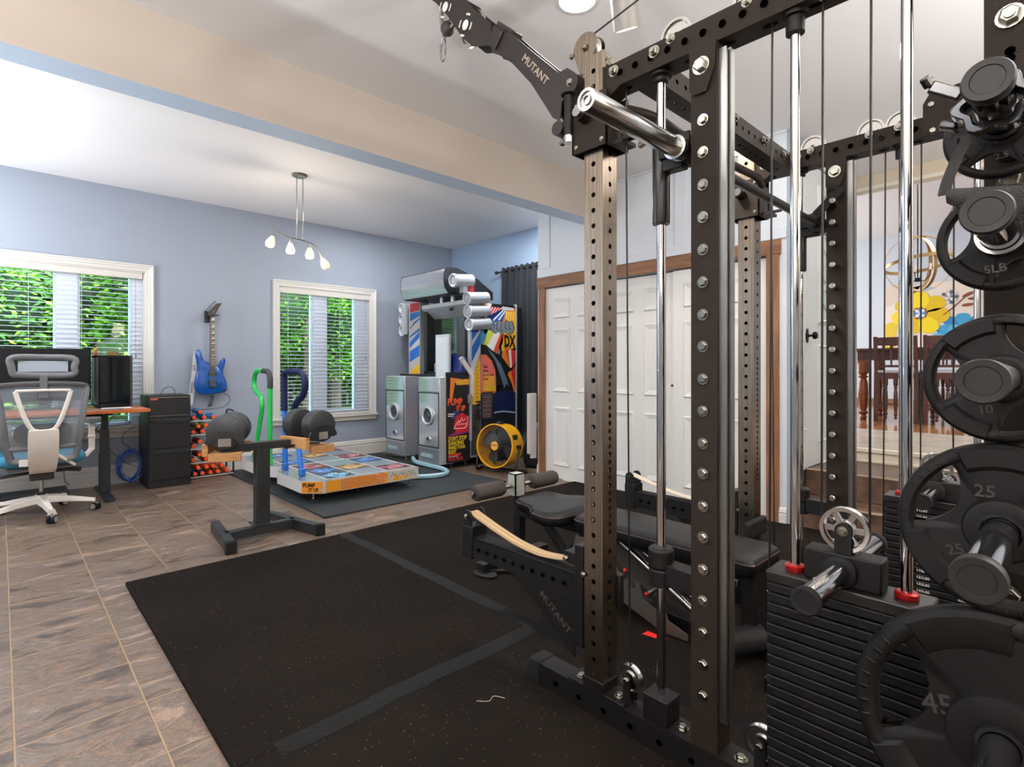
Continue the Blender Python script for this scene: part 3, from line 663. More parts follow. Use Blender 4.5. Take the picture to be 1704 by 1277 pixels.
b = B(); b.tube(smoothpath([(XN+S, 1.03, 2.005), (1.6, .99, 2.0), (1.8, .985, 1.99), (2.2, .985, 1.99), (2.44, .99, 2.0), (XF, 1.03, 2.005)], 6), .016, 16); b.build('pull_up_bar', BRONZE, rack)
b = B(); b.tube(smoothpath([(1.67, .985, 1.995), (1.72, 1.06, 2.0), (1.78, 1.16, 2.01)], 5), .014, 14); b.build('pull_up_grip', STEEL, rack)
# cables across the top from the near arm to the far side
b = B(); b.tube([(1.45, 1.165, 2.275), (1.50, .62, 2.41), (2.6, -.1, 2.52)], .0028, 8); b.build('cable', CABLE, rack)
# far rear pulley housing plate
b = B(); b.prism([(0,0),(0,.12),(.02,.155),(.13,.165),(.2,.2),(.27,.2),(.285,.17),(.285,0)], (XF-.006, .42, ZB0+.0), (0,-1,0), (0,0,1), .005, BRONZE)
for y, z in ((.395, 2.16), (.205, 2.2), (.16, 2.225), (.39, 2.06)): bolt(b, (XF-.006, y, z), (-1,0,0), 1.0)
for k in range(4):
    c = (XF-.0065, .205, 2.2); a = k*PI/2+.4
    b.prism([(.034*math.cos(a+q), .034*math.sin(a+q)) for q in (0,.2,.4,.6)]+[(.028*math.cos(a+q), .028*math.sin(a+q)) for q in (.6,.4,.2,0)], c, (0,-1,0), (0,0,1), .002, C('#c9c7c2'))
b.build('pulley_housing_plate', None, rack)

# ================================================================ WEIGHT STACKS
def stack(X, label):
    gx = X+.037; t = thing('weight_stack', (gx, .39, ZR), label, 'weight stack', 'selector weight stacks of the rack')
    n = 20; z0 = ZR+.012; pt = .0258; x0, x1 = gx-.052, gx+.052; y0, y1 = .218, .545
    proto = None
    for i in range(n):
        zz = z0+i*pt
        if proto is None:
            b = B(); b.box(x0, x1, y0, y1, z0+.0016, z0+pt-.0016)
            proto = b.build('stack_plate', M('stack_plate_black', '#0e0d0c', .45, .1, bump=(500, .3), spec=.3), t, bevel=.003)
        else: c = proto.copy(); COL.objects.link(c); c.location = (0, 0, i*pt)
        if X > 2:
            k = B(); lbs = 11*(n-i); 
            k.mark().text('%dLBS' % lbs, (x0-.0006, y1-.105, zz+.007), (0,-1,0), (0,0,1), .014, C('#d8d8d2'), bold=.02)
            k.mark().text('%dKG' % (5*(n-i)), (x0-.0006, y1-.23, zz+.007), (0,-1,0), (0,0,1), .014, C('#d8d8d2'), bold=.02)
            col = '#c33030' if i < 6 else ('#d8c33a' if i == 6 else '#cfcfcf')
            k.mark().box(x0-.001, x0-.0003, y1-.092, y1-.089, zz+.003, zz+pt-.003, C(col)); k.mark().box(x0-.001, x0-.0003, y1-.262, y1-.259, zz+.003, zz+pt-.003, C(col))
            each(k, 'weight_label', None, c if i else proto)
            if i:
                for kk in list(COL.objects)[-4:]: kk.matrix_parent_inverse = Matrix.Translation((0, 0, -i*pt))
    zt = z0+n*pt
    b = B().box(x0-.002, x1+.002, y0-.002, y1+.002, zt-.001, zt+.028)
    hd = b.build('head_plate', M('stack_head_black', '#1a1817', .38, .2), t, bevel=.004)
    for y in (.265, .495):
        B().cyl((gx, y, ZR), (gx, y, 2.08), .0115, n=24).build('guide_rod', CHROME, t)
        B().lathe([(.013,0),(.022,0),(.023,.003),(.023,.012),(.019,.015),(.013,.015)], (gx, y, zt+.028), (0,0,1), 24).build('rod_bushing', RED, t)
        B().lathe([(.012,-.05),(.022,-.05),(.022,-.012),(.03,-.01),(.03,0)], (gx, y, ZB0), (0,0,1), 20).build('rod_collar', POWDER, t)
    z = zt+.028
    b = B().box(gx-.032, gx+.032, .305, .465, z, z+.072); cb = b.build('carriage_block', POWDER, t, bevel=.004)
    for s_, nm in ((-1, 'loading_peg'), (1, 'loading_peg')):
        b = B(); p = V((gx+s_*.032, .385, z+.034)); q = p+X_*s_*.235
        b.cyl(p, q-X_*s_*.012, .0245, n=32, m=CHROME).lathe([(.034,0),(.036,.006),(.034,.014),(.026,.018)], p, (s_,0,0), 32, RUBBER)
        b.lathe([(.0255,0),(.029,.004),(.029,.014),(.026,.018),(.02,.0175),(.019,.0165),(0,.0165)], q-X_*s_*.014, (s_,0,0), 32, RUBBER)
        b.build(nm, None, t)
    pl = pulley('pulley', (gx, .385, z+.125), .052, t, (0,0,-.055), spokes=6)
    b = B().cyl((gx, .385, z+.07), (gx, .385, z+.082), .02, n=6, m=ZINC).cyl((gx, .36, z+.071), (gx, .36, z+.08), .008, n=6, m=ZINC); b.build('pulley_nut', None, t)
    for y in (.385+.05, .385-.05): B().tube([(gx, y, z+.13), (gx+.0, y-.003, ZB0+.02)], .0028, 8).build('cable', CABLE, t)
    if X > 2:
        b = B(); b.cyl((x0-.001, .43, .56), (x0-.04, .43, .56), .011, n=20, m=SATIN).cyl((x0-.04, .43, .56), (x0-.05, .43, .56), .016, n=20, m=SATIN)
        b.tube(smoothpath([(x0-.045, .43, .555), (x0-.06, .41, .52), (x0-.05, .43, .47), (x0-.03, .45, .45)], 6), .003, 6, CABLE).cyl((x0-.03, .45, .448), (x0-.034, .45, .448), .015, n=20, m=SATIN)
        b.build('selector_pin', None, t)
    return t
stack(XN, 'near black weight stack with a chrome peg, between the bolted upright and the plates')
stack(XF, 'far black weight stack with printed pound and kilogram labels')

# ================================================================ SLIDING BARBELL
yb_, zb_ = .796, 1.785
t = thing('sliding_barbell', (2.03, yb_, zb_), 'black guided barbell with chrome sleeve crossing the rack', 'barbell')
B().cyl((1.40, yb_, zb_), (2.68, yb_, zb_), .0155, n=24).build('bar', M('black_bar', '#2b2a29', .35, .6), t)
for x0, x1, s_ in ((.993, 1.40, 1), (3.08, 2.675, -1)):
    b = B(); ax = (s_, 0, 0); L = abs(x1-x0)
    b.lathe([(.0,.004),(.009,.004),(.009,.0),(.012,.0),(.0125,.004),(.019,.004),(.0195,0),(.0265,0),(.0275,.002),(.0275,L-.02),(.0265,L-.018),(.0265,L-.012),(.034,L-.01),(.035,L),(.035,L+.02),(.03,L+.024),(.0,L+.024)], (x0, yb_, zb_), ax, 40, M('sleeve_chrome', '#b3b3b1', .2, 1.))
    b.build('sleeve', SATIN, t)
for X in (XN, XF):
    gx = X+.037; gy = .874
    b = B(); b.lathe([(.0145,-.17),(.0245,-.17),(.026,-.165),(.026,.075),(.024,.08),(.0145,.08)], (gx, gy, 1.76), (0,0,1), 28)
    b.build('bearing_housing', M('satin_black_housing', '#232222', .3, .4), t)
    b = B(); b.cyl((gx-.035, yb_, zb_), (gx+.035, yb_, zb_), .034, n=28).box(gx-.02, gx+.02, yb_, gy, zb_-.045, zb_+.01).box(gx-.03, gx-.02, yb_-.03, yb_+.07, zb_-.01, zb_+.05)
    b.build('bar_holder', POWDER, t, bevel=.003)
    b = B(); b.prism([(0,0),(.03,.02),(.12,.11),(.115,.135),(.09,.13),(-.01,.035),(-.03,.01)], (gx-.052 if X > 2 else gx+.042, yb_+.01, zb_), (0,-1,0), (0,0,1), .008)
    b.cyl((gx-.045 if X > 2 else gx+.045, yb_-.09, zb_+.11), (gx, yb_-.09, zb_+.11), .006)
    b.build('safety_hook', POWDER, t)
    k = B()
    for q in ((.05, .035), (.02, .045)): bolt(k, (gx-.031, yb_+q[0], zb_+q[1]-.01), (-1,0,0), .6)
    each(k, 'hook_bolt', None, t)

# ================================================================ CABLE ARM ON THE NEAR FRONT UPRIGHT
t = thing('cable_crane', (XN, 1.19, 2.14), 'raised black pulley arm with MUTANT cutout lettering, hinged to the near steel upright', 'cable crane')
s5 = lambda pts: [(700+x/4.2575, y/4.2575) for x, y in pts]
ax0 = 1.40
LO = [(1.595,2.496),(1.545,2.473),(1.482,2.42),(1.363,2.298),(1.241,2.176),(1.202,2.178),(1.174,2.152),(1.158,2.112),(1.162,2.093),(1.199,2.09),(1.228,2.07),(1.238,2.007),(1.27,2.03),(1.314,2.097),(1.377,2.191),(1.474,2.303),(1.549,2.366),(1.595,2.395)]
UP = [(2.03,2.86),(1.88,2.79),(1.745,2.675),(1.708,2.623),(1.595,2.51),(1.591,2.461),(1.603,2.425),(1.704,2.465),(1.773,2.53),(1.831,2.61),(1.88,2.675),(1.963,2.77),(2.02,2.82)]
ARM = M('arm_black_plate', '#2a2522', .38, .4, bump=(700, .3))
for xo in (0, .062):
    b = B(); b.prism(LO, (ax0+xo, 0, 0), (0,1,0), (0,0,1), .004); b.build('arm_plate', ARM, t)
    b = B(); b.prism(UP, (ax0+xo-.004+(.008 if xo else 0), 0, 0), (0,1,0), (0,0,1), .004); b.build('pulley_cage_plate', ARM, t)
b = B()
d = V(0, -.113, -.132).normalized(); u = V(0, .132, -.113).normalized()
b.mark().text('MUTANT', (ax0-.0005, 1.425, 2.297), d, -u if False else V(0,-.132,.113).normalized(), .036, C('#9a8b7b'), bold=.02, sx=1.25)
for c in ((1.751, 2.573), (1.89, 2.715)):
    b.mark().cyl((ax0-.005, c[0], c[1]), (ax0-.0055, c[0], c[1]), .02, n=24, m=C('#d2cec8'))
    for k in range(4):
        a = k*PI/2+.7
        b.prism([(.045*math.cos(a+q), .045*math.sin(a+q)) for q in (0,.25,.5,.7)]+[(.037*math.cos(a+q), .037*math.sin(a+q)) for q in (.7,.5,.25,0)], (ax0-.005, c[0], c[1]), (0,-1,0), (0,0,1), .0006, C('#c8bfb4'))
each(b, 'cutout', None, t)
# underside web between the plates
b = B(); web = [(1.238,2.007),(1.27,2.03),(1.314,2.097),(1.377,2.191),(1.474,2.303),(1.549,2.366),(1.595,2.395)]
vs = [(ax0+x, p[0], p[1]+.012) for p in web for x in (.004, .062)]
b.add(vs, [(2*i, 2*i+1, 2*i+3, 2*i+2) for i in range(len(web)-1)]); b.build('arm_web', M('arm_web_bronze', '#8a6248', .4, .4), t, smooth=True)
b = B().box(ax0-.01, ax0+.075, 1.53, 1.60, 2.40, 2.47).box(ax0+.0, ax0+.066, 1.50, 1.60, 2.47, 2.49); 
T = Matrix.Translation((0, 1.56, 2.44)) @ Matrix.Rotation(math.radians(42), 4, 'X') @ Matrix.Translation((0, -1.56, -2.44))
for i, p in enumerate(b.v): b.v[i] = tuple(T @ Vector(p))
b.build('swivel_joint', ARM, t, bevel=.004)
for c, r in (((1.751, 2.573), .075), ((1.89, 2.715), .08)):
    pulley('pulley', (ax0+.033, c[0]+.0, c[1]), r, t)
B().sphere((ax0+.033, 1.925, 2.652), .031, None, 20).build('rubber_stop_ball', M('stop_ball_rubber', '#2e2a27', .6), t)
b = B(); b.tube(arc((ax0+.033, 1.95, 2.63), .013, 0, 2*PI, 16, (0,1,0), (0,0,1)), .003, 6)
pth = [(0, 1.943, 2.62), (0, 1.94, 2.585), (0, 1.943, 2.54), (0, 1.957, 2.523), (0, 1.97, 2.535), (0, 1.972, 2.58), (0, 1.962, 2.62), (0, 1.952, 2.632), (0, 1.943, 2.62)]
b.tube(smoothpath([(ax0+.033, p[1], p[2]) for p in pth], 4), .004, 8); b.cyl((ax0+.033, 1.972, 2.575), (ax0+.033, 1.972, 2.6), .006, n=10); b.build('carabiner', CHROME, t)
b = B(); b.cyl((ax0-.012, 1.185, 2.075), (ax0-.012, 1.185, 1.925), .0165, n=24, m=POWDER).cyl((ax0-.012, 1.185, 1.935), (ax0-.012, 1.185, 1.912), .0185, n=24, m=CHROME).lathe([(.018,0),(.027,.003),(.027,.007),(.018,.01)], (ax0-.012, 1.185, 2.07), (0,0,1), 24, POWDER)
b.build('adjuster_handle', None, t)
b = B().mark(); b.cyl((ax0-.008, 1.19, 2.115), (ax0+.075, 1.19, 2.115), .038, n=28).mark().cyl((ax0-.005, 1.245, 1.985), (ax0+.07, 1.245, 1.985), .025, n=24)
each(b, 'hinge_hub', ARM, t, bevel=.002)
b = B(); bolt(b, (ax0-.008, 1.185, 2.118), (-1,0,0), .9); b.cyl((ax0+.02, 1.24, 1.97), (ax0+.0, 1.225, 1.93), .006, n=8, m=SATIN).sphere((ax0-.0, 1.222, 1.925), .014, CHROME, 12, (1,1,.6)); b.build('hinge_bolt', None, t)

# ================================================================ STRAP SAFETY ARMS
WEB = M('tan_webbing', '#c2a57e', .85, var=(3, '#8f7350'), bump=(500, .6), stretch=(60, 1, 1))
WEBW = M('pale_webbing', '#d0c5b6', .85, var=(3, '#b0a595'), bump=(500, .6), stretch=(60, 1, 1))
def strap_arm(X, label, wm):
    t = thing('strap_safety_arm', (X, 1.45, .41), label, 'safety arm', 'strap safety arms of the rack')
    b = B(); x0 = X; x1 = X+S; y0, y1 = 1.175, 1.735; z0, z1 = .377, .453; L = y1-y0; h = rng(.05, L-.02, .0508)
    b.wall((x0, y1, z0), (0,0,1), (0,-1,0), S, L, h, .009, POWDER); b.wall((x1, y0, z0), (0,0,1), (0,1,0), S, L, h, .009, POWDER)
    b.poly([(x0,y0,z1),(x1,y0,z1),(x1,y1,z1),(x0,y1,z1)], POWDER).poly([(x0,y0,z0),(x0,y1,z0),(x1,y1,z0),(x1,y0,z0)], POWDER)
    b.build('arm_tube', None, t)
    b = B().box(x0+.006, x1-.006, y0+.01, y1-.01, z1, z1+.006); b.build('arm_pad', RUBBER, t, bevel=.002)
    b = B().box(x0-.004, x1+.004, y1-.01, y1+.055, z0-.01, .50)
    for xx in (x0-.003, x1-.007):
        b.prism([(0,0),(.05,0),(.05,.05)]+[(.025+.025*math.cos(a), .05+.025*math.sin(a)) for a in [PI*i/8 for i in range(1, 9)]], (xx, y1+.05, .49), (0,-1,0), (0,0,1), -.01)
    b.build('end_post', POWDER, t, bevel=.003)
    k = B(); k.cyl((x0-.006, y1+.025, .54), (x1+.006, y1+.025, .54), .008, n=16); bolt(k, (x0-.006, y1+.025, .54), (-1,0,0), .8); k.build('strap_pin', ZINC, t)
    b = B().box(x0-.004, x1+.004, YU1+S+.004, y0+.004, .22, .56).box(x0-.004, x1+.004, 1.175, 1.225, .49, .53)
    b.prism([(0,0),(.29,0),(0,-.20)], (x0+.002, 1.18, .377), (0,1,0), (0,0,1), -.005); b.prism([(0,0),(.29,0),(0,-.20)], (x1-.006, 1.18, .377), (0,1,0), (0,0,1), -.005)
    b.build('mounting_bracket', POWDER, t, bevel=.002)
    if X < 2:
        b = B(); b.text('MUTANT', (x0-.0075, 1.34, .345), V(0,-.82,-.57), V(0,-.57,.82), .034, C('#45423d'), bold=.01, sx=1.2); b.build('lettering', None, t)
    k = B(); k.cyl((x0-.006, 1.215, .505), (x1+.006, 1.215, .505), .008, n=16); bolt(k, (x0-.006, 1.215, .505), (-1,0,0), .9); bolt(k, (x0-.005, 1.14, .47), (-1,0,0), .7); k.build('strap_pin', ZINC, t)
    # hanging strap
    b = B(); pts = smoothpath([(0,y1+.03,.552),(0,y1-.02,.538),(0,1.62,.513),(0,1.5,.487),(0,1.38,.476),(0,1.29,.483),(0,1.215,.497)], 8); W = .05; xc = (x0+x1)/2
    vs = []
    for i, p in enumerate(pts):
        for dx, dz in ((-W/2, 0), (-W/4, .0025), (0, .001), (W/4, .0025), (W/2, 0), (W/2, -.005), (-W/2, -.005)): vs.append((xc+dx, p.y, p.z+dz))
    K = 7; b.add(vs, [(i*K+j, i*K+(j+1) % K, (i+1)*K+(j+1) % K, (i+1)*K+j) for i in range(len(pts)-1) for j in range(K)])
    b.build('strap', wm, t)
strap_arm(XN, 'near black strap safety arm with tan webbing, in front of the padded bench', WEB)
strap_arm(XF, 'far black strap safety arm with pale webbing, against the white closet doors', WEBW)

# ================================================================ WEIGHT PLATES ON THE REAR POST
PY = .095
def plate(z, x, R, T, label, txt, rot=0., tsz=.03, openings=3, hub=.34):
    t = thing('weight_plate', (x, PY, z), label, 'weight plate', 'round grip weight plates on the rear post')
    n = 132; ha = math.radians(31); b = B(); cols = []
    def surf(th):
        # angular distance to the nearest opening centre
        per = 2*PI/3; a = (th-rot+per/2) % per-per/2; q = abs(a)/ha
        ro = .83*R
        if q < 1: ri = (.83-.36*math.sqrt(max(0, 1-q**2.2)))*R; op = 1
        else: ri = ro; op = 0
        lobe = 0 if q < 1 else min(1, (q-1)/.12)
        hb = hub*R
        fr = [(.027, T*.5+.001), (hb*.8, T*.5+.001), (hb, T*.5-.001), (hb+.004, T*.30), (max(hb+.006, ri-.012*R*8*.1 if op else ri*.9), T*.30+.10*T*lobe), (ri-.0005, T*.26+.12*T*lobe),
              (ro, T*.30+.1*T*lobe), (.87*R, T*.5-.0), (.93*R, T*.5), (.98*R, T*.38), (R, T*.15)]
        return fr, op
    data = [surf(2*PI*i/n) for i in range(n)]
    K = len(data[0][0]); vs = []
    for i, (fr, op) in enumerate(data):
        th = 2*PI*i/n
        for s_ in (-1, 1):
            for r, zz in fr: vs.append((x+s_*zz, PY+r*math.cos(th), z+r*math.sin(th)))
    fs = []
    for i in range(n):
        j = (i+1) % n; A = i*2*K; Bq = j*2*K; op = data[i][1] and data[j][1]
        for k in range(K-1):
            if op and k == 5: continue
            fs.append((A+k, A+k+1, Bq+k+1, Bq+k)); fs.append((A+K+k, Bq+K+k, Bq+K+k+1, A+K+k+1))
        fs.append((A+K-1, A+2*K-1, Bq+2*K-1, Bq+K-1)); fs.append((A, Bq, Bq+K, A+K))
        if op:
            fs.append((A+5, Bq+5, Bq+K+5, A+K+5)); fs.append((A+6, A+K+6, Bq+K+6, Bq+6))
    b.add(vs, fs)
    b.build('plate_body', PLATE, t, ang=50)
    # raised lobes between the grips
    for k in range(3):
        b = B()
        a0 = rot+ha+2*PI/3*k+.10; a1 = rot-ha+2*PI/3*(k+1)-.10; P_ = []
        A = [a0+(a1-a0)*i/14 for i in range(15)]
        out = [(.955*R*math.cos(a), .955*R*math.sin(a)) for a in A]; inn = [(.70*R*math.cos(a), .70*R*math.sin(a)) for a in A]
        lay = [(1., T*.44), (.985, T*.5+.003)]
        vs = []
        for rr, zz in ((.965*R, T*.42), (.94*R, T*.5+.002), (.74*R, T*.5+.002), (.69*R, T*.40)):
            for i, a in enumerate(A):
                e = .04 if (i == 0) else (-.04 if i == 14 else 0); vs.append((x-zz, PY+rr*math.cos(a+(e if zz > T*.45 else 0)), z+rr*math.sin(a+(e if zz > T*.45 else 0))))
        b.add(vs, [(q*15+i, q*15+i+1, (q+1)*15+i+1, (q+1)*15+i) for q in range(3) for i in range(14)]+[(0, 15, 30, 45), (14, 59, 44, 29)])
        b.build('raised_lobe', PLATE, t)
    # moulded grip ridges
    b = B()
    for k in range(3):
        b.mark()
        for i in range(7):
            a = rot+2*PI/3*k+(i-3)*.135
            b.tube([(x-T*.42+0*q, PY+r*math.cos(a), z+r*math.sin(a)) for q, r in enumerate((.855*R, .89*R, .93*R, .96*R))], .0032*R/.2, 6, rs=[.001, .0055*R/.2, .0055*R/.2, .001])
    each(b, 'grip_ridge', PLATE, t)
    b = B()
    for s, (py, pz), sz, rr in txt:
        c, sn = math.cos(rr), math.sin(rr); b.mark()
        b.text(s, (x-T*.5-.0012 if False else x-T*.33, PY+py, z+pz), V(0,-c,sn), V(0,sn,c), sz, M('embossed_number', '#2f2c2a', .4), depth=.002, bold=.015, align='CENTER')
    each(b, 'embossed_number', None, t)
    return t
plate(.512, 1.27, .222, .05, 'largest black grip plate marked 45, on the lowest peg of the rear post', [('45', (.083, .012), .05, .25)], rot=math.radians(12))
plate(.877, 1.27, .150, .042, 'black grip plate marked 25, above the 45 plate', [('25', (.022, .055), .03, .0), ('25', (.06, -.055), .026, .3)], rot=math.radians(27))
plate(1.14, 1.27, .112, .034, 'black grip plate marked 10, halfway up the rear post', [('10', (.02, -.062), .022, .2)], rot=math.radians(2))
plate(1.385, 1.27, .092, .03, 'black grip plate marked 5LB, beneath the quilted black strap', [('5LB', (.008, -.06), .02, .1)], rot=math.radians(8))
plate(1.572, 1.27, .082, .026, 'small black grip plate highest on the rear post, behind the black collar', [('2.5', (.0, -.05), .016, .1)], rot=math.radians(40))
# pegs with glossy sleeves and black end caps
for z, xe in ((.512, 1.0), (.877, .937), (1.14, .993), (1.385, 1.034), (1.581, 1.047)):
    dark = z != .877
    b = B(); m = M('glossy_black_sleeve', '#0d0d0e', .06, .3, coat=1) if z > 1.2 else (PLATE if z > 1 else CHROME)
    b.cyl((xe+.012, PY, z), (XN, PY, z), .0265 if z != .877 else .0245, n=36, m=m)
    b.lathe([(.0275,.03),(.031,.022),(.032,.004),(.030,.0),(.021,.0005),(.020,.002),(.0,.002)], (xe, PY, z), (1,0,0), 36, M('peg_end_cap', '#171513', .5, spec=.3))
    b.ring([(.034,-.004),(.034,.004),(.028,.004),(.028,-.004)], (1.232, PY, z), (1,0,0), 32, SATIN if z == 1.385 else RUBBER)
    b.build('plate_peg', None, rack)
# plastic spring collar hooked over the top peg
t = thing('barbell_collar', (1.13, PY, 1.575), 'glossy black clamp collar on the highest peg of the rear post', 'barbell collar')
GB = M('glossy_black_nylon', '#0c0c0c', .12, coat=1)
b = B(); pr_ = []
for i in range(40):
    a = 2*PI*i/40; r = .047+.006*math.cos(6*a); pr_.append((r*math.cos(a), r*math.sin(a)*.9))
vs = []
for xx in (-.014, .014):
    for rr in (1., .72):
        for p in pr_: vs.append((1.13+xx, PY+p[0]*rr, 1.572+p[1]*rr))
n = 40
b.add(vs, [(i, (i+1) % n, n+(i+1) % n, n+i) for i in range(n)]+[(2*n+i, 3*n+i, 3*n+(i+1) % n, 2*n+(i+1) % n) for i in range(n)]+[(i, 2*n+i, 2*n+(i+1) % n, (i+1) % n) for i in range(n)]+[(n+i, n+(i+1) % n, 3*n+(i+1) % n, 3*n+i) for i in range(n)])
b.build('collar_ring', GB, t, bevel=.002)
b = B(); b.mark(); b.bar((1.13, PY+.04, 1.60), (1.12, PY+.078, 1.625), .012, .02).bar((1.12, PY+.078, 1.625), (1.11, PY+.084, 1.64), .012, .016); b.mark(); b.bar((1.13, PY+.045, 1.55), (1.13, PY+.066, 1.56), .02, .012); b.mark(); b.bar((1.13, PY-.03, 1.53), (1.12, PY-.075, 1.565), .018, .02); each(b, 'clamp_lever', GB, t, bevel=.003)
# quilted strap hanging from the collar
t = thing('ankle_strap', (1.15, .1, 1.45), 'black quilted fabric strap hung over the upper plate peg', 'strap')
QUILT = M('quilted_black_fabric', '#1b1918', .85, bump=(260, 1.0))
b = B(); pts = smoothpath([(1.10, .149, 1.434), (1.12, .12, 1.426), (1.14, .08, 1.417), (1.16, .02, 1.408), (1.18, -.05, 1.40)], 6)
vs = []
for i, p in enumerate(pts):
    h = .011+.016*min(1, i/12)
    for dx, dz in ((0, h), (-.006, h*.5), (-.008, 0), (-.006, -h*.5), (0, -h), (.006, -h), (.006, h)): vs.append((p.x+dx, p.y, p.z+dz))
K = 7; b.add(vs, [(i*K+j, i*K+(j+1) % K, (i+1)*K+(j+1) % K, (i+1)*K+j) for i in range(len(pts)-1) for j in range(K)]+[tuple(range(K))]); b.build('quilted_pad', QUILT, t)
b = B(); pts = smoothpath([(1.13, .115, 1.55), (1.12, .135, 1.505), (1.105, .148, 1.46), (1.10, .152, 1.436)], 5)
vs = [(p.x+q[0], p.y+q[1], p.z) for p in pts for q in ((-.002, -.008), (-.002, .008), (.002, .008), (.002, -.008))]
b.add(vs, [(i*4+j, i*4+(j+1) % 4, (i+1)*4+(j+1) % 4, (i+1)*4+j) for i in range(len(pts)-1) for j in range(4)]); b.build('strap_loop', M('strap_webbing', '#161514', .8, bump=(400, .5)), t)
# stitching pattern on the pad
b = B(); st_ = M('stitch_thread', '#4a4744', .8)
for i in range(26):
    y = .148-i*.0075
    for sgn in (-1, 1):
        zz = 1.417+(y-.08)*.13
        b.tube([(1.131-(y-.11)*.30, y, zz-sgn*.016), (1.131-(y-.11-.016)*.30, y-.016, zz+sgn*.016)], .0006, 4, st_)
b.build('quilt_stitching', None, t)

# ================================================================ BENCH
t = thing('weight_bench', (2.18, 1.4, .019), 'adjustable black leather weight bench with foam rollers, under the barbell', 'weight bench')
LEA = M('black_leather', '#0b0a0a', .4, bump=(180, .5), spec=.26); PIPE = M('oxblood_piping', '#2c1513', .35)
def pad(name, poly, z0, z1, m=LEA, r=.02):
    cx = sum(p[0] for p in poly)/len(poly); cy = sum(p[1] for p in poly)/len(poly); b = B(); n = len(poly); lay = [(-.010, z0), (0, z0+.012), (0, z1-.022), (-.006, z1-.010), (-.022, z1), (-.06, z1+.004)]
    vs = []
    for off, z in lay:
        for x, y in poly:
            d = math.hypot(x-cx, y-cy); vs.append((x+(x-cx)/d*off, y+(y-cy)/d*off, z))
    b.add(vs, [(k*n+i, k*n+(i+1) % n, (k+1)*n+(i+1) % n, (k+1)*n+i) for k in range(len(lay)-1) for i in range(n)]+[tuple(range(n-1, -1, -1)), tuple(range((len(lay)-1)*n, len(lay)*n))])
    o = b.build(name, m, t, ang=60)
    q = B(); q.tube([(x+(x-cx)/math.hypot(x-cx, y-cy)*-.001, y+(y-cy)/math.hypot(x-cx, y-cy)*-.001, z1-.022) for x, y in poly], .0035, 8, closed=True); q.build('piping', PIPE, o)
    return o
def rrect(x0, x1, y0, y1, r, n=6):
    o = []
    for cx, cy, a in ((x1-r, y1-r, 0), (x0+r, y1-r, PI/2), (x0+r, y0+r, PI), (x1-r, y0+r, 3*PI/2)):
        for i in range(n+1): o.append((cx+r*math.cos(a+PI/2*i/n), cy+r*math.sin(a+PI/2*i/n)))
    return o
pad('back_pad', rrect(2.045, 2.325, .845, 1.73, .035), .365, .43)
def lerp_edges(P, n=6):
    o = []
    for i in range(len(P)):
        a, c = P[i], P[(i+1) % len(P)]
        for k in range(n): o.append((a[0]+(c[0]-a[0])*k/n, a[1]+(c[1]-a[1])*k/n))
    return o
seat = smoothpath([(1.99,1.76,0),(1.95,1.83,0),(1.97,1.93,0),(2.04,2.02,0),(2.06,2.13,0),(2.10,2.165,0),(2.20,2.17,0),(2.30,2.165,0),(2.33,2.13,0),(2.34,2.02,0),(2.40,1.92,0),(2.41,1.83,0),(2.37,1.76,0),(2.19,1.745,0),(1.99,1.76,0)], 4)[:-1]
pad('seat_pad', [(p.x, p.y) for p in seat], .372, .437)
b = B(); b.box(2.09, 2.28, .86, 1.70, .345, .366).box(2.13, 2.24, 1.78, 2.10, .345, .372).bar((2.185, .92, .33), (2.185, 2.25, .33), .06, .05).bar((2.185, 2.24, .06), (2.185, 2.24, .42), .05, .05).bar((2.185, 2.30, .045), (2.185, .75, .045), .07, .05)
b.bar((2.185, 1.72, .33), (2.185, 1.95, .06), .05, .05).bar((2.185, 2.05, .32), (2.185, 1.88, .16), .04, .04)
b.box(1.93, 2.45, 2.26, 2.33, .02, .07).box(1.95, 2.42, .70, .77, .02, .07)
b.build('bench_frame', POWDER, t, bevel=.003)
for xx in (2.065, 2.26):
    b = B(); pl = [(1.72,.33),(1.66,.33),(1.63,.27),(1.60,.265),(1.595,.30),(1.58,.30),(1.55,.24),(1.50,.22),(1.49,.255),(1.475,.25),(1.45,.19),(1.38,.165),(1.37,.20),(1.355,.195),(1.33,.13),(1.26,.105),(1.25,.14),(1.235,.135),(1.21,.08),(1.12,.05),(1.12,.025),(1.24,.022),(1.47,.10),(1.74,.25)]
    b.prism(pl, (xx-.003, 0, 0), (0,1,0), (0,0,1), .006); b.build('ladder_plate', M('grey_steel_ladder', '#655f58', .38, .6), t)
b = B(); b.cyl((2.15, 1.52, .33), (2.15, 1.02, .05), .014, n=16).cyl((2.22, 1.52, .33), (2.22, 1.02, .05), .014, n=16).cyl((2.06, 1.31, .165), (2.28, 1.31, .165), .009, n=12); b.build('support_rod', SATIN, t)
b = B().mark().sphere((2.055, 1.31, .165), .011, RED, 10).mark().sphere((2.05, 1.42, .24), .011, RED, 10); each(b, 'red_knob', None, t); B().box(2.12, 2.25, .86, .93, .07, .082).build('red_spacer', RED, t)
BG = M('galvanised_bracket', '#b3b5ae', .5, .5)
b = B(); b.box(2.13, 2.24, .87, .93, .082, .345).box(2.20, 2.44, .86, .935, .02, .09); b.build('front_post', POWDER, t, bevel=.003)
b = B(); b.cyl((1.84, 2.26, .475), (2.52, 2.26, .475), .0135, n=16, m=SATIN)
b.box(2.14, 2.215, 2.225, 2.235, .42, .545, BG).box(2.14, 2.145, 2.225, 2.29, .42, .545, BG).box(2.21, 2.215, 2.225, 2.29, .42, .545, BG).box(2.14, 2.215, 2.225, 2.29, .54, .545, BG); b.build('roller_axle', None, t)
FOAM = M('brown_black_foam', '#2f2824', .8)
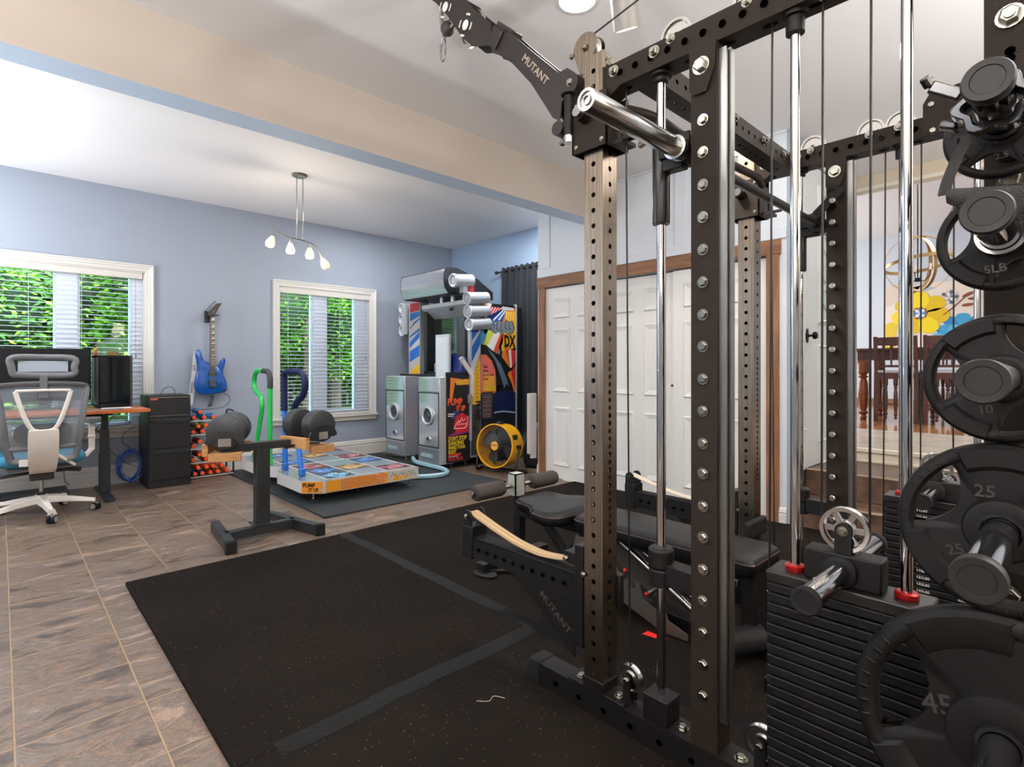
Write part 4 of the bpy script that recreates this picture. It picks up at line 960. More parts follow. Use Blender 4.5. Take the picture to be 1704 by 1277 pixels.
for a, c in ((1.86, 2.07), (2.30, 2.50)):
    B().lathe([(.02,0),(.038,.004),(.044,.018),(.044,.19),(.038,.206),(.02,.21)], (a, 2.26, .475), (1,0,0), 24).build('foam_roller', FOAM, t)
b = B(); pp = [(.07*math.cos(a)*(1.3 if math.cos(a) < 0 else .9), .05*math.sin(a)) for a in [2*PI*i/20 for i in range(20)]]
b.prism(pp, (1.93, 2.26, .02), (0,1,0), (1,0,0), -.012).bar((1.93, 2.30, .03), (2.12, 2.10, .035), .03, .01); b.build('foot_plate', POWDER, t)
# roller at the low end
b = B(); b.cyl((2.0, .98, .085), (2.16, .86, .105), .05, n=28, m=RUBBER).box(2.07, 2.1, .9, .93, .139, .1395, C('#b9b4a8')); b.cyl((2.16, .86, .105), (2.20, .83, .10), .02, n=16, m=POWDER); b.build('transport_wheel', None, t, ang=40)
# ================================================================ OFFICE CORNER
GREYP = M('grey_chair_plastic', '#616265', .5); CREAM = M('off_white_chair_plastic', '#d8d0c6', .42); TEAL = M('teal_fabric', '#27708a', .85, bump=(500, .6))
DESKW = M('cherry_desk_edge', '#b8652f', .3, var=(2, '#9c4f24'), stretch=(1, 14, 14)); DMET = M('dark_grey_steel', '#22252b', .4, .3); CAB = M('black_cabinet_steel', '#121214', .42, .1, bump=(300, .2), spec=.4)
# desk
t = thing('standing_desk', (.0, 6.1, 0), 'height-adjustable desk with an orange-brown top under the wide window', 'desk')
box('desktop', DESKW, t, -.75, .985, 5.76, 6.46, .757, .785, .004)
for x in (.69, -.55):
    b = B().box(x-.035, x+.035, 5.73, 6.47, .0, .028).box(x-.04, x+.04, 6.06, 6.145, .028, .38).box(x-.032, x+.032, 6.066, 6.138, .38, .60).box(x-.025, x+.025, 6.072, 6.132, .60, .75).box(x-.03, x+.03, 5.85, 6.4, .735, .757)
    b.build('leg', DMET, t, bevel=.003)
B().box(-.55, .69, 6.07, 6.13, .715, .757).build('crossbar', DMET, t)
# monitor
t = thing('computer_monitor', (.29, 6.28, .785), 'wide black switched-off monitor standing on the desk behind the chair', 'monitor')
box('screen_housing', M('monitor_back', '#101012', .5, spec=.2), t, -.03, .61, 6.27, 6.30, .86, 1.325, .006)
box('screen', M('monitor_screen', '#0d0d0f', .45, spec=.2), t, -.02, .60, 6.2685, 6.27, .872, 1.315)
b = B().box(.25, .33, 6.30, 6.33, .8, 1.1).box(.14, .44, 6.2, 6.42, .785, .797); b.build('monitor_stand', BLACK, t, bevel=.003)
# glass sided pc case
t = thing('computer_case', (.76, 6.25, .785), 'black computer tower with glass side showing reflections, beside the monitor', 'computer')
DG = M('dark_glass', '#11161a', .04, 0, coat=.3)
b = B(); x0, x1, y0, y1, z0, z1 = .63, .895, 6.06, 6.44, .80, 1.265
b.box(x0, x1, y0+.01, y1, z0, z0+.02).box(x0, x1, y0+.01, y1, z1-.02, z1).box(x0, x0+.015, y0+.01, y1, z0, z1).box(x1-.02, x1, y0, y1, z0-.01, z1+.0).box(x0, x1, y1-.01, y1, z0, z1)
b.build('case_shell', BLACK, t, bevel=.002)
box('glass_side', mat_see_through('smoked_glass', '#1a2226', .35, .03), t, x0+.015, x1-.02, y0, y0+.005, z0, z1)
b = B(); b.box(.76, .79, 6.2, 6.24, z0+.03, z1-.03, M('cable_comb_steel', '#4d4a42', .4, .6))
for i in range(18): b.box(.768, .78, 6.195, 6.2, z0+.05+i*.022, z0+.06+i*.022, BLACK)
b.box(.645, .74, 6.25, 6.4, z0+.03, z1-.03, M('motherboard', '#12181c', .4)).build('circuit_board', None, t)
B().box(x0+.02, x1-.03, y0+.05, y1-.03, z0-.015, z0).build('case_foot', RUBBER, t)
b = B(); b.box(.72, .81, 6.2, 6.25, 1.266, 1.305); tag(b.build('speaker_box', M('bronze_box', '#6d5a2c', .4, .3), bevel=.003), 'small bronze-coloured box on top of the computer tower', 'box')
b = B(); b.lathe([(.008,0),(.012,.01),(.01,.02),(.013,.03),(.009,.045),(0,.05)], (.605+.03, 6.2, 1.266), (0,0,1), 12, M('red_toy', '#a3202a', .4)).sphere((.635, 6.2, 1.325), .013, M('yellow_toy', '#c79a25', .4), 10).sphere((.63, 6.2, 1.345), .01, BLACK, 8)
tag(b.build('desk_toy', None), 'tiny red, yellow and black figurine on the computer tower beside the monitor', 'toy')
# papers and mousepad
B().box(.45, .80, 5.82, 5.98, .785, .788).build('mouse_pad', M('mouse_pad_grey', '#54595f', .7), label='flat grey mouse pad on the desk edge', cat='mouse pad')
B().box(.66, .88, 6.0, 6.05, .785, .793).build('paper_sheet', M('paper_white', '#d8d8d6', .6), label='white papers lying in front of the computer tower', cat='paper')
# cables under desk
def cord(name, pts, r, mat, label, k=6, par=None, cat='cable', group=None):
    b = B().tube(smoothpath(pts, k), r, 6); return b.build(name, mat, par, label=label, cat=None if par else cat, group=group)
b = B()
random.seed(3)
for i in range(9):
    x = -.1+i*.11; pts = [(x, 6.2, .74)]
    for k in range(4): pts.append((x+random.uniform(-.1, .12), 6.15+random.uniform(-.06, .06), .73-random.uniform(.03, .16)))
    pts.append((x+random.uniform(.05, .15), 6.2, .74)); b.tube(smoothpath(pts, 5), .0028, 5)
tag(b.build('cable_tangle', CABLE), 'tangle of black cables hanging under the desktop', 'cable')
b = B(); cc = V(.93, 6.52, .2)
for i in range(9):
    r = .145+.006*math.sin(i*2.1); b.tube([(cc.x+.02*math.sin(i)+r*math.cos(a)*.62, 6.45+.05*math.cos(i*1.7)+.02*math.sin(a*2+i), .028+i*.004+.145+r*math.sin(a)) for a in [2*PI*k/24 for k in range(24)]], .004, 6, closed=True)
tag(b.build('cable_coil', M('blue_cable', '#1d4aa0', .35)), 'coiled blue network cable on the floor against the baseboard by the filing cabinet', 'cable')
cord('power_cable', [(.62, 6.5, .6), (.72, 6.52, .5), (.78, 6.5, .35), (.9, 6.5, .22), (1.0, 6.5, .16)], .003, CABLE, 'thin black cord hanging behind the desk leg')
cord('power_cable', [(.98, 6.54, .56), (.9, 6.54, .5), (.88, 6.53, .42), (.94, 6.53, .35), (.90, 6.54, .3), (.84, 6.54, .27)], .003, CABLE, 'black cord hanging from the window sill beside the cabinet')

# filing cabinet
t = thing('filing_cabinet', (1.2, 6.3, 0), 'black two-drawer steel filing cabinet between the desk and the bottle rack', 'cabinet')
x0, x1, y0, y1 = 1.02, 1.375, 6.07, 6.56
box('body', CAB, t, x0, x1, y0+.012, y1, 0, .67, .003)
for z0, z1, lb in ((.075, .365, 0), (.375, .66, 1)):
    d = box('drawer', CAB, t, x0+.008, x1-.008, y0, y0+.014, z0, z1, .004)
    b = B(); b.add([(x0+.015,y0,z1-.004),(x1-.015,y0,z1-.004),(x1-.02,y0-.022,z1-.012),(x0+.02,y0-.022,z1-.012),(x1-.05,y0-.018,z1-.035),(x0+.05,y0-.018,z1-.035)], [(0,1,2,3),(3,2,4,5)])
    b.build('handle', M('black_handle_gloss', '#3a3d40', .25, .5), d)
    if not lb: B().cyl((x1-.03, y0, .34), (x1-.03, y0-.004, .34), .008, n=12).build('lock', SATIN, d)
t = thing('file_box', (1.2, 6.3, .67), 'black lidded metal box with a red sticker, standing on the filing cabinet', 'box')
box('box_body', CAB, t, 1.022, 1.373, 6.08, 6.5, .67, .885, .004)
b = B().box(1.03, 1.365, 6.077, 6.08, .862, .868).box(1.03, 1.365, 6.077, 6.08, .687, .693); b.build('edge_strip', SATIN, t)
b = B().box(1.04, 1.095, 6.0775, 6.0795, .843, .858, C('#b5423c')); b.build('sticker', None, t)
cord('cable', [(1.16, 6.3, .886), (1.19, 6.31, .94), (1.24, 6.31, .96), (1.28, 6.31, .93), (1.285, 6.31, .886)], .003, CABLE, 'black cable looping over the top of the file box')

# chair
cx, cy = .235, 5.58
t = thing('office_chair', (cx, cy, 0), 'white and grey mesh office chair with teal seat, facing the wide window', 'chair')
b = B()
for i in range(5):
    a = math.radians(-82+72*i); d = V(math.cos(a), math.sin(a), 0); s = V(-d.y, d.x, 0); c = V(cx, cy, 0)
    P0, P1, P2 = c+d*.03+Z_*.135, c+d*.18+Z_*.115, c+d*.335+Z_*.085
    vs = []
    for p, w_, h in ((P0, .04, .05), (P1, .03, .036), (P2, .022, .026)): vs += [p-s*w_-Z_*h*.6, p+s*w_-Z_*h*.6, p+s*w_*.6+Z_*h*.5, p-s*w_*.6+Z_*h*.5]
    b.add(vs, [(k*4+j, k*4+(j+1) % 4, (k+1)*4+(j+1) % 4, (k+1)*4+j) for k in (0, 1) for j in range(4)]+[(0,1,2,3),(11,10,9,8)])
b.cyl((cx, cy, .09), (cx, cy, .165), .042, n=24); base_ = b.build('star_base', CREAM, t, bevel=.006)
for i in range(5):
    a = math.radians(-82+72*i); d = V(math.cos(a), math.sin(a), 0); s = V(-d.y, d.x, 0); p = V(cx, cy, 0)+d*.335; wd = V(math.cos(a+.9), math.sin(a+.9), 0)
    b = B(); G2 = M('caster_grey', '#8b8a88', .4)
    for q in (-1, 1):
        cc = p+wd*q*.015+Z_*.03
        b.cyl(cc-wd*.010, cc+wd*.010, .03, n=24, m=RUBBER).cyl(cc+wd*q*.010, cc+wd*q*.0125, .022, n=20, m=G2)
    b.cyl(p+Z_*.03, p+Z_*.075, .008, n=10, m=SATIN).bar(p-d*.02+Z_*.055, p+d*.02+Z_*.055, .02, .012, m=G2); b.build('caster', None, t)
b = B().cyl((cx, cy, .16), (cx, cy, .30), .014, n=16, m=SATIN).cyl((cx, cy, .165), (cx, cy, .19), .026, n=20, m=BLACK); b.build('gas_column', None, t)
b = B().box(cx-.07, cx+.07, cy-.12, cy+.1, .295, .355).bar((cx-.06, cy-.02, .345), (cx-.26, cy-.02, .33), .03, .022).bar((cx+.06, cy-.02, .345), (cx+.2, cy-.02, .35), .05, .025).bar((cx+.16, cy-.03, .352), (cx+.24, cy-.05, .34), .05, .03)
b.build('tilt_mechanism', BLACK, t, bevel=.006)
# seat
b = B(); P_ = rrect(cx-.26, cx+.26, cy-.20, cy+.29, .09, 6); n = len(P_); vs = []
for off, z in ((.03, .405), (.0, .42), (-.005, .455), (.012, .478), (.06, .487)):
    for x, y in P_:
        d = math.hypot(x-cx, y-cy-.04); e = .012*((x-cx)/.26)**2; vs.append((x-(x-cx)/d*off, y-(y-cy-.04)/d*off, z+e))
b.add(vs, [(k*n+i, k*n+(i+1) % n, (k+1)*n+(i+1) % n, (k+1)*n+i) for k in range(4) for i in range(n)]+[tuple(range(n-1, -1, -1)), tuple(range(4*n, 5*n))])
b.build('seat', TEAL, t, ang=60)
B().box(cx-.2, cx+.2, cy-.15, cy+.2, .375, .408).build('seat_pan', GREYP, t, bevel=.02)
# backrest frame (closed loop), leaning slightly; local frame: y offset as function of z
by = lambda z, x=0: cy-.235-.10*(z-.45)+.10*((x)/.25)**2*.35-.04*math.sin(min(1, max(0, (z-.45)/.55))*PI)
loop = [(-.175,.47),(-.205,.60),(-.222,.75),(-.24,.90),(-.25,1.0),(-.2,1.025),(0,1.035),(.2,1.025),(.25,1.0),(.24,.90),(.222,.75),(.205,.60),(.175,.47),(0,.46)]
pts = smoothpath([(cx+x, by(z, x), z) for x, z in loop+[loop[0]]], 5)[:-1]
rs = [(.026, .012)]*len(pts)
b = B().tube(pts, .02, 10, closed=True, rs=rs, flat=(0,0,1)); 
b.tube([(cx+x, by(.56, x), .56+.0*x) for x in (-.19, -.1, 0, .1, .19)], .013, 8, rs=[(.018, .009)]*5, flat=(0,0,1))
b.build('backrest_frame', GREYP, t, ang=60)
# mesh
b = B(); xs = [-1, -.5, 0, .5, 1]; zs = [.48, .6, .75, .9, 1.02]; wv = {.48: .17, .6: .2, .75: .215, .9: .235, 1.02: .235}
vs = [(cx+x*wv[z], by(z, x*wv[z])+.004, z) for z in zs for x in xs]
b.add(vs, [(r*5+i, r*5+i+1, (r+1)*5+i+1, (r+1)*5+i) for r in range(4) for i in range(4)])
b.build('mesh_back', mat_see_through('grey_mesh', '#a4adb5', .45, .8), t)
# lumbar pad
b = B(); P_ = rrect(-.155, .155, .60, .735, .05, 6); n = len(P_); vs = [(cx+x, by(z, x)-.012+y, z) for y in (.0, .03) for x, z in P_]
b.add(vs, [(i, (i+1) % n, n+(i+1) % n, n+i) for i in range(n)]+[tuple(range(n)), tuple(range(2*n-1, n-1, -1))]); b.build('lumbar_pad', M('grey_lumbar', '#55585c', .6), t, bevel=.008)
b = B(); P_ = rrect(-.12, .12, .72, .745, .012, 3); n = len(P_); vs = [(cx+x, by(z, x)+y, z) for y in (.0, .035) for x, z in P_]
b.add(vs, [(i, (i+1) % n, n+(i+1) % n, n+i) for i in range(n)]+[tuple(range(n)), tuple(range(2*n-1, n-1, -1))]); b.build('lumbar_cover', TEAL, t)
# Y shaped spine
yb2 = lambda z: by(z)-.035
b = B(); vp = [(.155,.985),(.135,.9),(.10,.78),(.06,.70),(.0,.685)]
lp = smoothpath([(cx-x, yb2(z), z) for x, z in vp], 5); rp_ = smoothpath([(cx+x, yb2(z), z) for x, z in vp], 5)
for q in (lp, rp_): b.tube(q, .014, 8, rs=[(.016, .010)]*len(q), flat=(1,0,0))
b.tube([(cx-.155, yb2(.985), .985), (cx, yb2(.99)+.0, .988), (cx+.155, yb2(.985), .985)], .012, 8)
vs = []
for z, w_, o in ((.70,.085,0),(.66,.088,-.004),(.55,.088,-.006),(.46,.086,.01),(.39,.08,.05),(.36,.075,.09)): vs += [(cx-w_, yb2(z)-.018+o, z), (cx+w_, yb2(z)-.018+o, z), (cx+w_*.92, yb2(z)+.022+o, z), (cx-w_*.92, yb2(z)+.022+o, z)]
b.add(vs, [(k*4+j, k*4+(j+1) % 4, (k+1)*4+(j+1) % 4, (k+1)*4+j) for k in range(5) for j in range(4)]+[(3,2,1,0),(20,21,22,23)])
b.bar((cx-.08, yb2(.45), .455), (cx-.13, yb2(.45)+.02, .455), .03, .05).bar((cx+.08, yb2(.48)+.01, .50), (cx+.19, yb2(.45)+.07, .40), .015, .022)
b.build('spine', CREAM, t, bevel=.004, ang=60)
# headrest
b = B(); P_ = smoothpath([(cx+x, cy-.30+.02*(x/.17)**2*-1, z) for x, z in ((-.165,1.105),(-.175,1.16),(-.17,1.225),(0,1.232),(.17,1.225),(.175,1.16),(.165,1.105),(0,1.098),(-.165,1.105))], 5)[:-1]
b.tube(P_, .018, 8, closed=True, rs=[(.022, .012)]*len(P_), flat=(0,0,1)).build('headrest_frame', GREYP, t, ang=60)
b = B().add([(cx-.14,cy-.305,1.125),(cx+.14,cy-.305,1.125),(cx+.14,cy-.305,1.205),(cx-.14,cy-.305,1.205)], [(0,1,2,3)]); b.build('headrest_mesh', mat_see_through('headrest_mesh', '#b6c2cb', .85, .8), t)
b = B().bar((cx, cy-.315, 1.1), (cx, by(1.0)-.02, .96), .045, .02).box(cx-.03, cx+.03, by(.97)-.03, by(.97), .93, 1.0); b.build('headrest_post', GREYP, t, bevel=.003)
# arms
for s_ in (-1, 1):
    b = B(); x = cx+s_*.315
    b.bar((x-s_*.1, cy+.03, .44), (x-s_*.03, cy+.03, .445), .05, .035).bar((x-s_*.04, cy+.03, .435), (x, cy+.03, .49), .045, .03).bar((x, cy+.03, .48), (x, cy+.03, .70), .04, .032, up=(0,1,0)).bar((x, cy+.03, .58), (x, cy+.03, .60), .05, .04, up=(0,1,0))
    b.build('armrest_post', CREAM, t, bevel=.004)
    b = B(); P_ = rrect(x-.05, x+.05, cy-.10, cy+.15, .035, 5); b.prism(P_, (0, 0, .712), (1,0,0), (0,1,0), .03); b.build('armrest_pad', M('dark_grey_armpad', '#4d4c4b', .6), t, bevel=.008)
b = B().tube(smoothpath([(cx+.13, cy-.1, .35), (cx+.135, cy-.12, .27), (cx+.16, cy-.12, .235)], 5), .003, 6, BLACK); b.build('tilt_cable', None, t)

# dark floor mat / footrest under desk
box('foot_rest', M('dark_foot_rest', '#2a2d33', .6), None, -.5, .45, 6.25, 6.5, 0, .06, .008, label='low dark foot rest on the floor under the desk', cat='foot rest')

# ================================================================ GUITAR
BLUEG = M('metallic_blue_lacquer', '#084c9a', .18, .2, coat=.5); FRET = M('rosewood_fretboard', '#33221c', .5)
gy = 6.50; gx0 = 1.672
t = thing('electric_guitar', (gx0, gy, 1.0), 'shiny blue electric guitar hanging on the wall between the windows', 'guitar')
_gb = [(285,748),(320,752),(350,745),(370,728),(385,700),(395,675),(415,663),(430,680),(427,720),(414,765),(404,800),(412,850),(435,905),(448,960),(445,1010),(425,1036),(350,1050),(260,1058),(170,1052),(115,1020),(97,960),(105,890),(122,820),(126,760),(118,690),(105,620),(120,585),(148,576),(162,610),(172,650),(192,685),(225,702),(250,712)]
body = [((x-285)*.000907, .14-(y-750)*.000997) for x, y in _gb]
P_ = smoothpath([(x, z, 0) for x, z in body+[body[0]]], 4)[:-1]; n = len(P_); b = B(); vs = []
cxg = sum(p.x for p in P_)/n; cz = sum(p.y for p in P_)/n
for off, y in ((.008, .022), (0, .014), (0, -.012), (.006, -.019), (.02, -.022)):
    for p in P_:
        d = math.hypot(p.x-cxg, p.y-cz); vs.append((gx0+p.x-(p.x-cxg)/d*off, gy+y, 1.0+p.y-(p.y-cz)/d*off+.03))
b.add(vs, [(k*n+i, k*n+(i+1) % n, (k+1)*n+(i+1) % n, (k+1)*n+i) for k in range(4) for i in range(n)]+[tuple(range(n-1, -1, -1)), tuple(range(4*n, 5*n))])
b.build('guitar_body', BLUEG, t, ang=50)
b = B(); zb, zt = 1.115, 1.705
b.add([(gx0-.028,gy-.03,zb),(gx0+.028,gy-.03,zb),(gx0+.021,gy-.03,zt),(gx0-.021,gy-.03,zt),(gx0-.028,gy-.01,zb),(gx0+.028,gy-.01,zb),(gx0+.021,gy-.01,zt),(gx0-.021,gy-.01,zt)], [(0,1,2,3),(0,4,5,1),(1,5,6,2),(0,3,7,4),(4,7,6,5),(3,2,6,7)], FRET)
FW = M('fret_wire', '#c9c3b4', .3, .8); IN = M('pearl_inlay', '#d9d6cc', .3)
z = zt; L_ = .62
for i in range(1, 23):
    z2 = zt-L_*(1-2**(-i/12.))*1.18
    if z2 < zb: break
    b.box(gx0-.025, gx0+.025, gy-.0315, gy-.03, z2-.0015, z2+.0015, FW)
    if i in (1, 3, 5, 7, 9, 12, 15, 17, 19, 21):
        b.add([(gx0-.017,gy-.0306,z2+.004),(gx0+.017,gy-.0306,z2+.004),(gx0+.017,gy-.0306,z-.004)], [(0,1,2)], IN)
    z = z2
b.build('neck', None, t, smooth=False)
b = B(); hd_ = [(-.022,1.70),(.022,1.70),(.03,1.735),(.06,1.80),(.095,1.862),(.04,1.85),(.0,1.80),(-.045,1.745)]
b.prism([(x, z) for x, z in hd_], (gx0, gy-.026, 0), (1,0,0), (0,0,1), -.014, BLACK)
for k in range(6):
    f = k/5; px = -.045+.09*f*.95; pz = 1.752+.105*f; b.cyl((gx0+px, gy-.02, pz), (gx0+px-.016, gy-.02, pz+.012), .003, n=6, m=BLACK).sphere((gx0+px-.02, gy-.02, pz+.015), .008, BLACK, 8)
b.text('jackson', (gx0+.0, gy-.0405, 1.745), V(.62, 0, .78), V(-.78, 0, .62), .013, C('#c9c6c0')); b.build('headstock', None, t)
b = B()
for zc in (1.085, 1.0):
    b.mark()
    b.box(gx0-.04, gx0+.04, gy-.034, gy-.02, zc-.018, zc+.018, BLACK)
    for k in range(6): b.cyl((gx0-.027+k*.011, gy-.034, zc+.006), (gx0-.027+k*.011, gy-.0365, zc+.006), .003, n=8, m=SATIN)
each(b, 'pickup', None, t)
B().box(gx0-.035, gx0+.035, gy-.036, gy-.02, .935, .965).build('bridge', BLACK, t, bevel=.002)
b = B()
for k in range(6): b.tube([(gx0-.025+k*.01, gy-.037, .95), (gx0-.018+k*.0072, gy-.034, 1.705)], .0009, 4)
b.build('string', M('guitar_string', '#cfcfcf', .3, 1), t)
b = B().cyl((gx0+.085, gy-.02, .975), (gx0+.085, gy-.036, .975), .009, n=16).cyl((gx0+.115, gy-.02, .905), (gx0+.115, gy-.034, .905), .009, n=16); b.build('control_knob', BLACK, t)
b = B(); pts = smoothpath([(gx0-.14, gy, 1.33), (gx0-.155, gy-.0, 1.28), (gx0-.165, gy+.02, 1.1), (gx0-.185, gy+.03, .9), (gx0-.20, gy+.03, .75)], 6)
vs = [(p.x+q[0], p.y+q[1], p.z) for p in pts for q in ((-.024, -.002), (.024, -.002), (.024, .002), (-.024, .002))]
WS = M('white_strap', '#c6c6c6', .7); b.add(vs, [(i*4+j, i*4+(j+1) % 4, (i+1)*4+(j+1) % 4, (i+1)*4+j) for i in range(len(pts)-1) for j in range(4)], WS)
b.text('jackson', (gx0-.162, gy+.01, 1.12), V(.1,0,1), V(-1,0,.1), .04, C('#2b2b2e')); b.text('jackson', (gx0-.185, gy+.02, .88), V(.1,0,1), V(-1,0,.1), .04, C('#2b2b2e')); b.build('guitar_strap', None, t)
b = B(); b.box(gx0-.05, gx0+.0, gy+.05, YW, 1.65, 1.77).bar((gx0-.03, YW-.02, 1.72), (gx0-.03, gy-.045, 1.72), .02, .02).bar((gx0-.035, gy-.04, 1.72), (gx0+.045, gy-.045, 1.722), .014, .014).sphere((gx0+.045, gy-.045, 1.722), .011, None, 8)
tag(b.build('guitar_hanger', BLACK, bevel=.002), 'black wall hook holding the blue guitar', 'hook')
b = B(); pts = smoothpath([(gx0+.01, gy+.02, .85), (gx0+.0, gy+.01, .80), (gx0-.01, gy, .76), (gx0-.03, gy, .73)], 5)
vs = [(p.x+q[0], p.y+q[1], p.z) for p in pts for q in ((-.02, -.002), (.02, -.002), (.02, .002), (-.02, .002))]
b.add(vs, [(i*4+j, i*4+(j+1) % 4, (i+1)*4+(j+1) % 4, (i+1)*4+j) for i in range(len(pts)-1) for j in range(4)]); b.build('strap_end', M('dark_strap', '#2c3136', .6), t)
cord('guitar_cable', [(gx0+.12, gy, .875), (gx0+.165, gy, .84), (gx0+.18, gy, .79), (gx0+.14, gy, .735), (gx0+.05, gy, .71), (gx0-.1, gy+.02, .70), (gx0-.25, gy+.03, .70)], .003, CABLE, 'thin black cable curling from the blue guitar down to the bottle rack')

# ================================================================ BOTTLE RACK
t = thing('bottle_rack', (1.6, 6.4, 0), 'low black metal rack with white wire shelves below the guitar', 'rack')
b = B()
for x in (1.40, 1.83):
    for y in (6.30, 6.55): b.cyl((x, y, 0), (x, y, .66), .009, n=10)
for x in (1.40, 1.83): b.tube(smoothpath([(x, 6.30, .64), (x-.0, 6.30, .68), (x, 6.34, .69), (x, 6.5, .69), (x, 6.55, .66)], 4), .009, 8)
b.build('rack_frame', BLACK, t)
sh = [.02, .165, .31, .455, .60]
for z in sh:
    b = B()
    for y in (6.29, 6.42, 6.55): b.cyl((1.40, y, z), (1.83, y, z), .004, n=8)
    for k in range(12): b.cyl((1.42+k*.036, 6.29, z), (1.42+k*.036, 6.55, z), .0018, n=5)
    b.build('wire_shelf', WHITE, t)
CAPM = M('orange_bottle_cap', '#f0531c', .4)
def liq(c): return M('drink_'+c.strip('#'), c, .12, 0, coat=.6)
protos = {}
def bottle(x, z, c, label, y=6.285):
    key = c
    L_ = .19; r = .032
    if key not in protos:
        t = thing('drink_bottle', (x, y, z), label, 'bottle', 'orange-capped drink bottles in the wire rack')
        b = B(); b.lathe([(.0,0),(.014,.0),(.014,.02),(.024,.04),(r,.065),(r,.09),(r*.9,.10),(r*.9,.12),(r,.13),(r,L_),(r*.8,L_+.006),(0,L_+.003)], (x, y+.02, z), (0,1,0), 18); b.build('bottle_body', liq(c), t)
        B().lathe([(0,-.004),(.016,-.004),(.0195,0),(.0195,.022),(.016,.026)], (x, y, z), (0,1,0), 18).build('cap', CAPM, t)
        protos[key] = t; return t
    o = copy_tree(protos[key]); o.location = (x, y, z); o['label'] = label; return o
rows = [('bottom row', 5, [(330.3,778,'#d9541e'),(344,778,'#c9521f'),(355.5,776,'#b8491c'),(372.5,776,'#b8491c'),(324.7,790,'#1d4f86'),(336.3,788.4,'#1d4f86'),(350.5,788,'#a8421a'),(363,784.8,'#a8421a'),(380,783.5,'#b8491c')]),
        ('second row from the floor', 0, [(332.5,760.7,'#7c2a16'),(321.5,767.5,'#7c2a16'),(343,763.8,'#7c2a16')]),
        ('third row from the floor', 0, [(333,737.4,'#7a1420'),(322,744,'#7a1420')]),
        ('fourth row from the floor', 0, [(330.5,711,'#7d8a2a'),(343,708.5,'#7d8a2a'),(321.5,719.5,'#7a1a2c'),(337.3,719,'#7a1a2c')]),
        ('top row', 0, [(333,688,'#1668b0'),(324.3,697,'#1668b0'),(341.8,696.5,'#1668b0'),(355,695.7,'#1668b0')])]
cn = {'#d9541e':'orange','#c9521f':'orange','#b8491c':'amber','#1d4f86':'blue','#a8421a':'amber','#7c2a16':'brown-red','#7a1420':'dark red','#7d8a2a':'olive green','#7a1a2c':'red','#1668b0':'bright blue'}
bpos = [[(1.492,.115),(1.568,.115),(1.634,.115),(1.715,.115),(1.461,.055),(1.529,.055),(1.605,.055),(1.677,.055),(1.765,.055)],[(1.504,.25),(1.444,.2),(1.563,.2)],[(1.507,.385),(1.446,.345)],[(1.493,.545),(1.563,.549),(1.444,.49),(1.531,.49)],[(1.507,.695),(1.450,.636),(1.546,.636),(1.636,.636)]]
ordn = ['first', 'second', 'third', 'fourth', 'fifth', 'sixth']
for (rn, _, items), ps in zip(rows, bpos):
    srt = sorted(range(len(ps)), key=lambda i: (ps[i][1] < .08 if rn == 'bottom row' else 0, ps[i][0]))
    for i, (it, p) in enumerate(zip(items, ps)):
        if rn == 'bottom row': sub = 'upper layer' if i < 4 else 'lower layer'; k = i if i < 4 else i-4
        else:
            sub = ''; k = sorted(ps).index(p)
        bottle(p[0], p[1], it[2], '%s orange-capped bottle, %s from left, %s%s of the wire rack' % (cn[it[2]], ordn[k], (sub+' of ') if sub else '', rn))

# ================================================================ DUMBBELL STAND
SM = M('dark_grey_powder_steel', '#2c2d2e', .38, .4, bump=(600, .2)); PINE = M('bare_pine_block', '#c2915c', .55, var=(4, '#a87645'), stretch=(3, 3, 20), bump=(8, .2))
t = thing('dumbbell_stand', (1.33, 3.9, 0), 'dark grey dumbbell stand with KOTI lettering on its post and pine blocks on top', 'dumbbell stand')
b = B()
b.bar((1.04, 3.62, .04), (1.10, 4.20, .04), .055, .07).build('foot', SM, t, bevel=.003)
b = B(); b.bar((1.60, 3.60, .04), (1.47, 4.20, .04), .055, .07).build('foot', SM, t, bevel=.003)
B().bar((1.07, 3.87, .045), (1.54, 3.90, .045), .055, .06).build('cross_tube', SM, t, bevel=.003)
for p in ((1.04, 3.62), (1.60, 3.60)): B().box(p[0]-.032, p[0]+.032, p[1]-.008, p[1]+.03, 0, .078).build('foot_cap', RUBBER, t, bevel=.004)
b = B().box(1.275, 1.365, 3.88, 3.955, .075, .59); b.build('post', SM, t, bevel=.004)
b = B(); b.text('KOTI', (1.342, 3.8795, .20), (0,0,1), (-1,0,0), .062, C('#050505'), bold=.06, sx=1.05); b.build('lettering', None, t)
b = B().box(1.255, 1.385, 3.84, 3.99, .075, .083)
for x in (1.262, 1.378): bolt(b, (x, 3.86, .083), (0,0,1), .8)
b.mats = [SM, ZINC]; b.m = [0]*6+[1]*(len(b.f)-6); b.build('post_flange', None, t)
B().box(1.14, 1.53, 3.885, 3.95, .59, .642).build('top_beam', SM, t, bevel=.003)
B().box(1.05, 1.2, 3.84, 4.0, .60, .61).box(1.47, 1.70, 3.84, 4.0, .60, .61).build('cradle_bracket', SM, t)
def pblock(name, x0, x1, y0, y1, z0, z1, T): 
    b = B().box(x0, x1, y0, y1, z0, z1, None, T); b.build(name, PINE, t, bevel=.003)
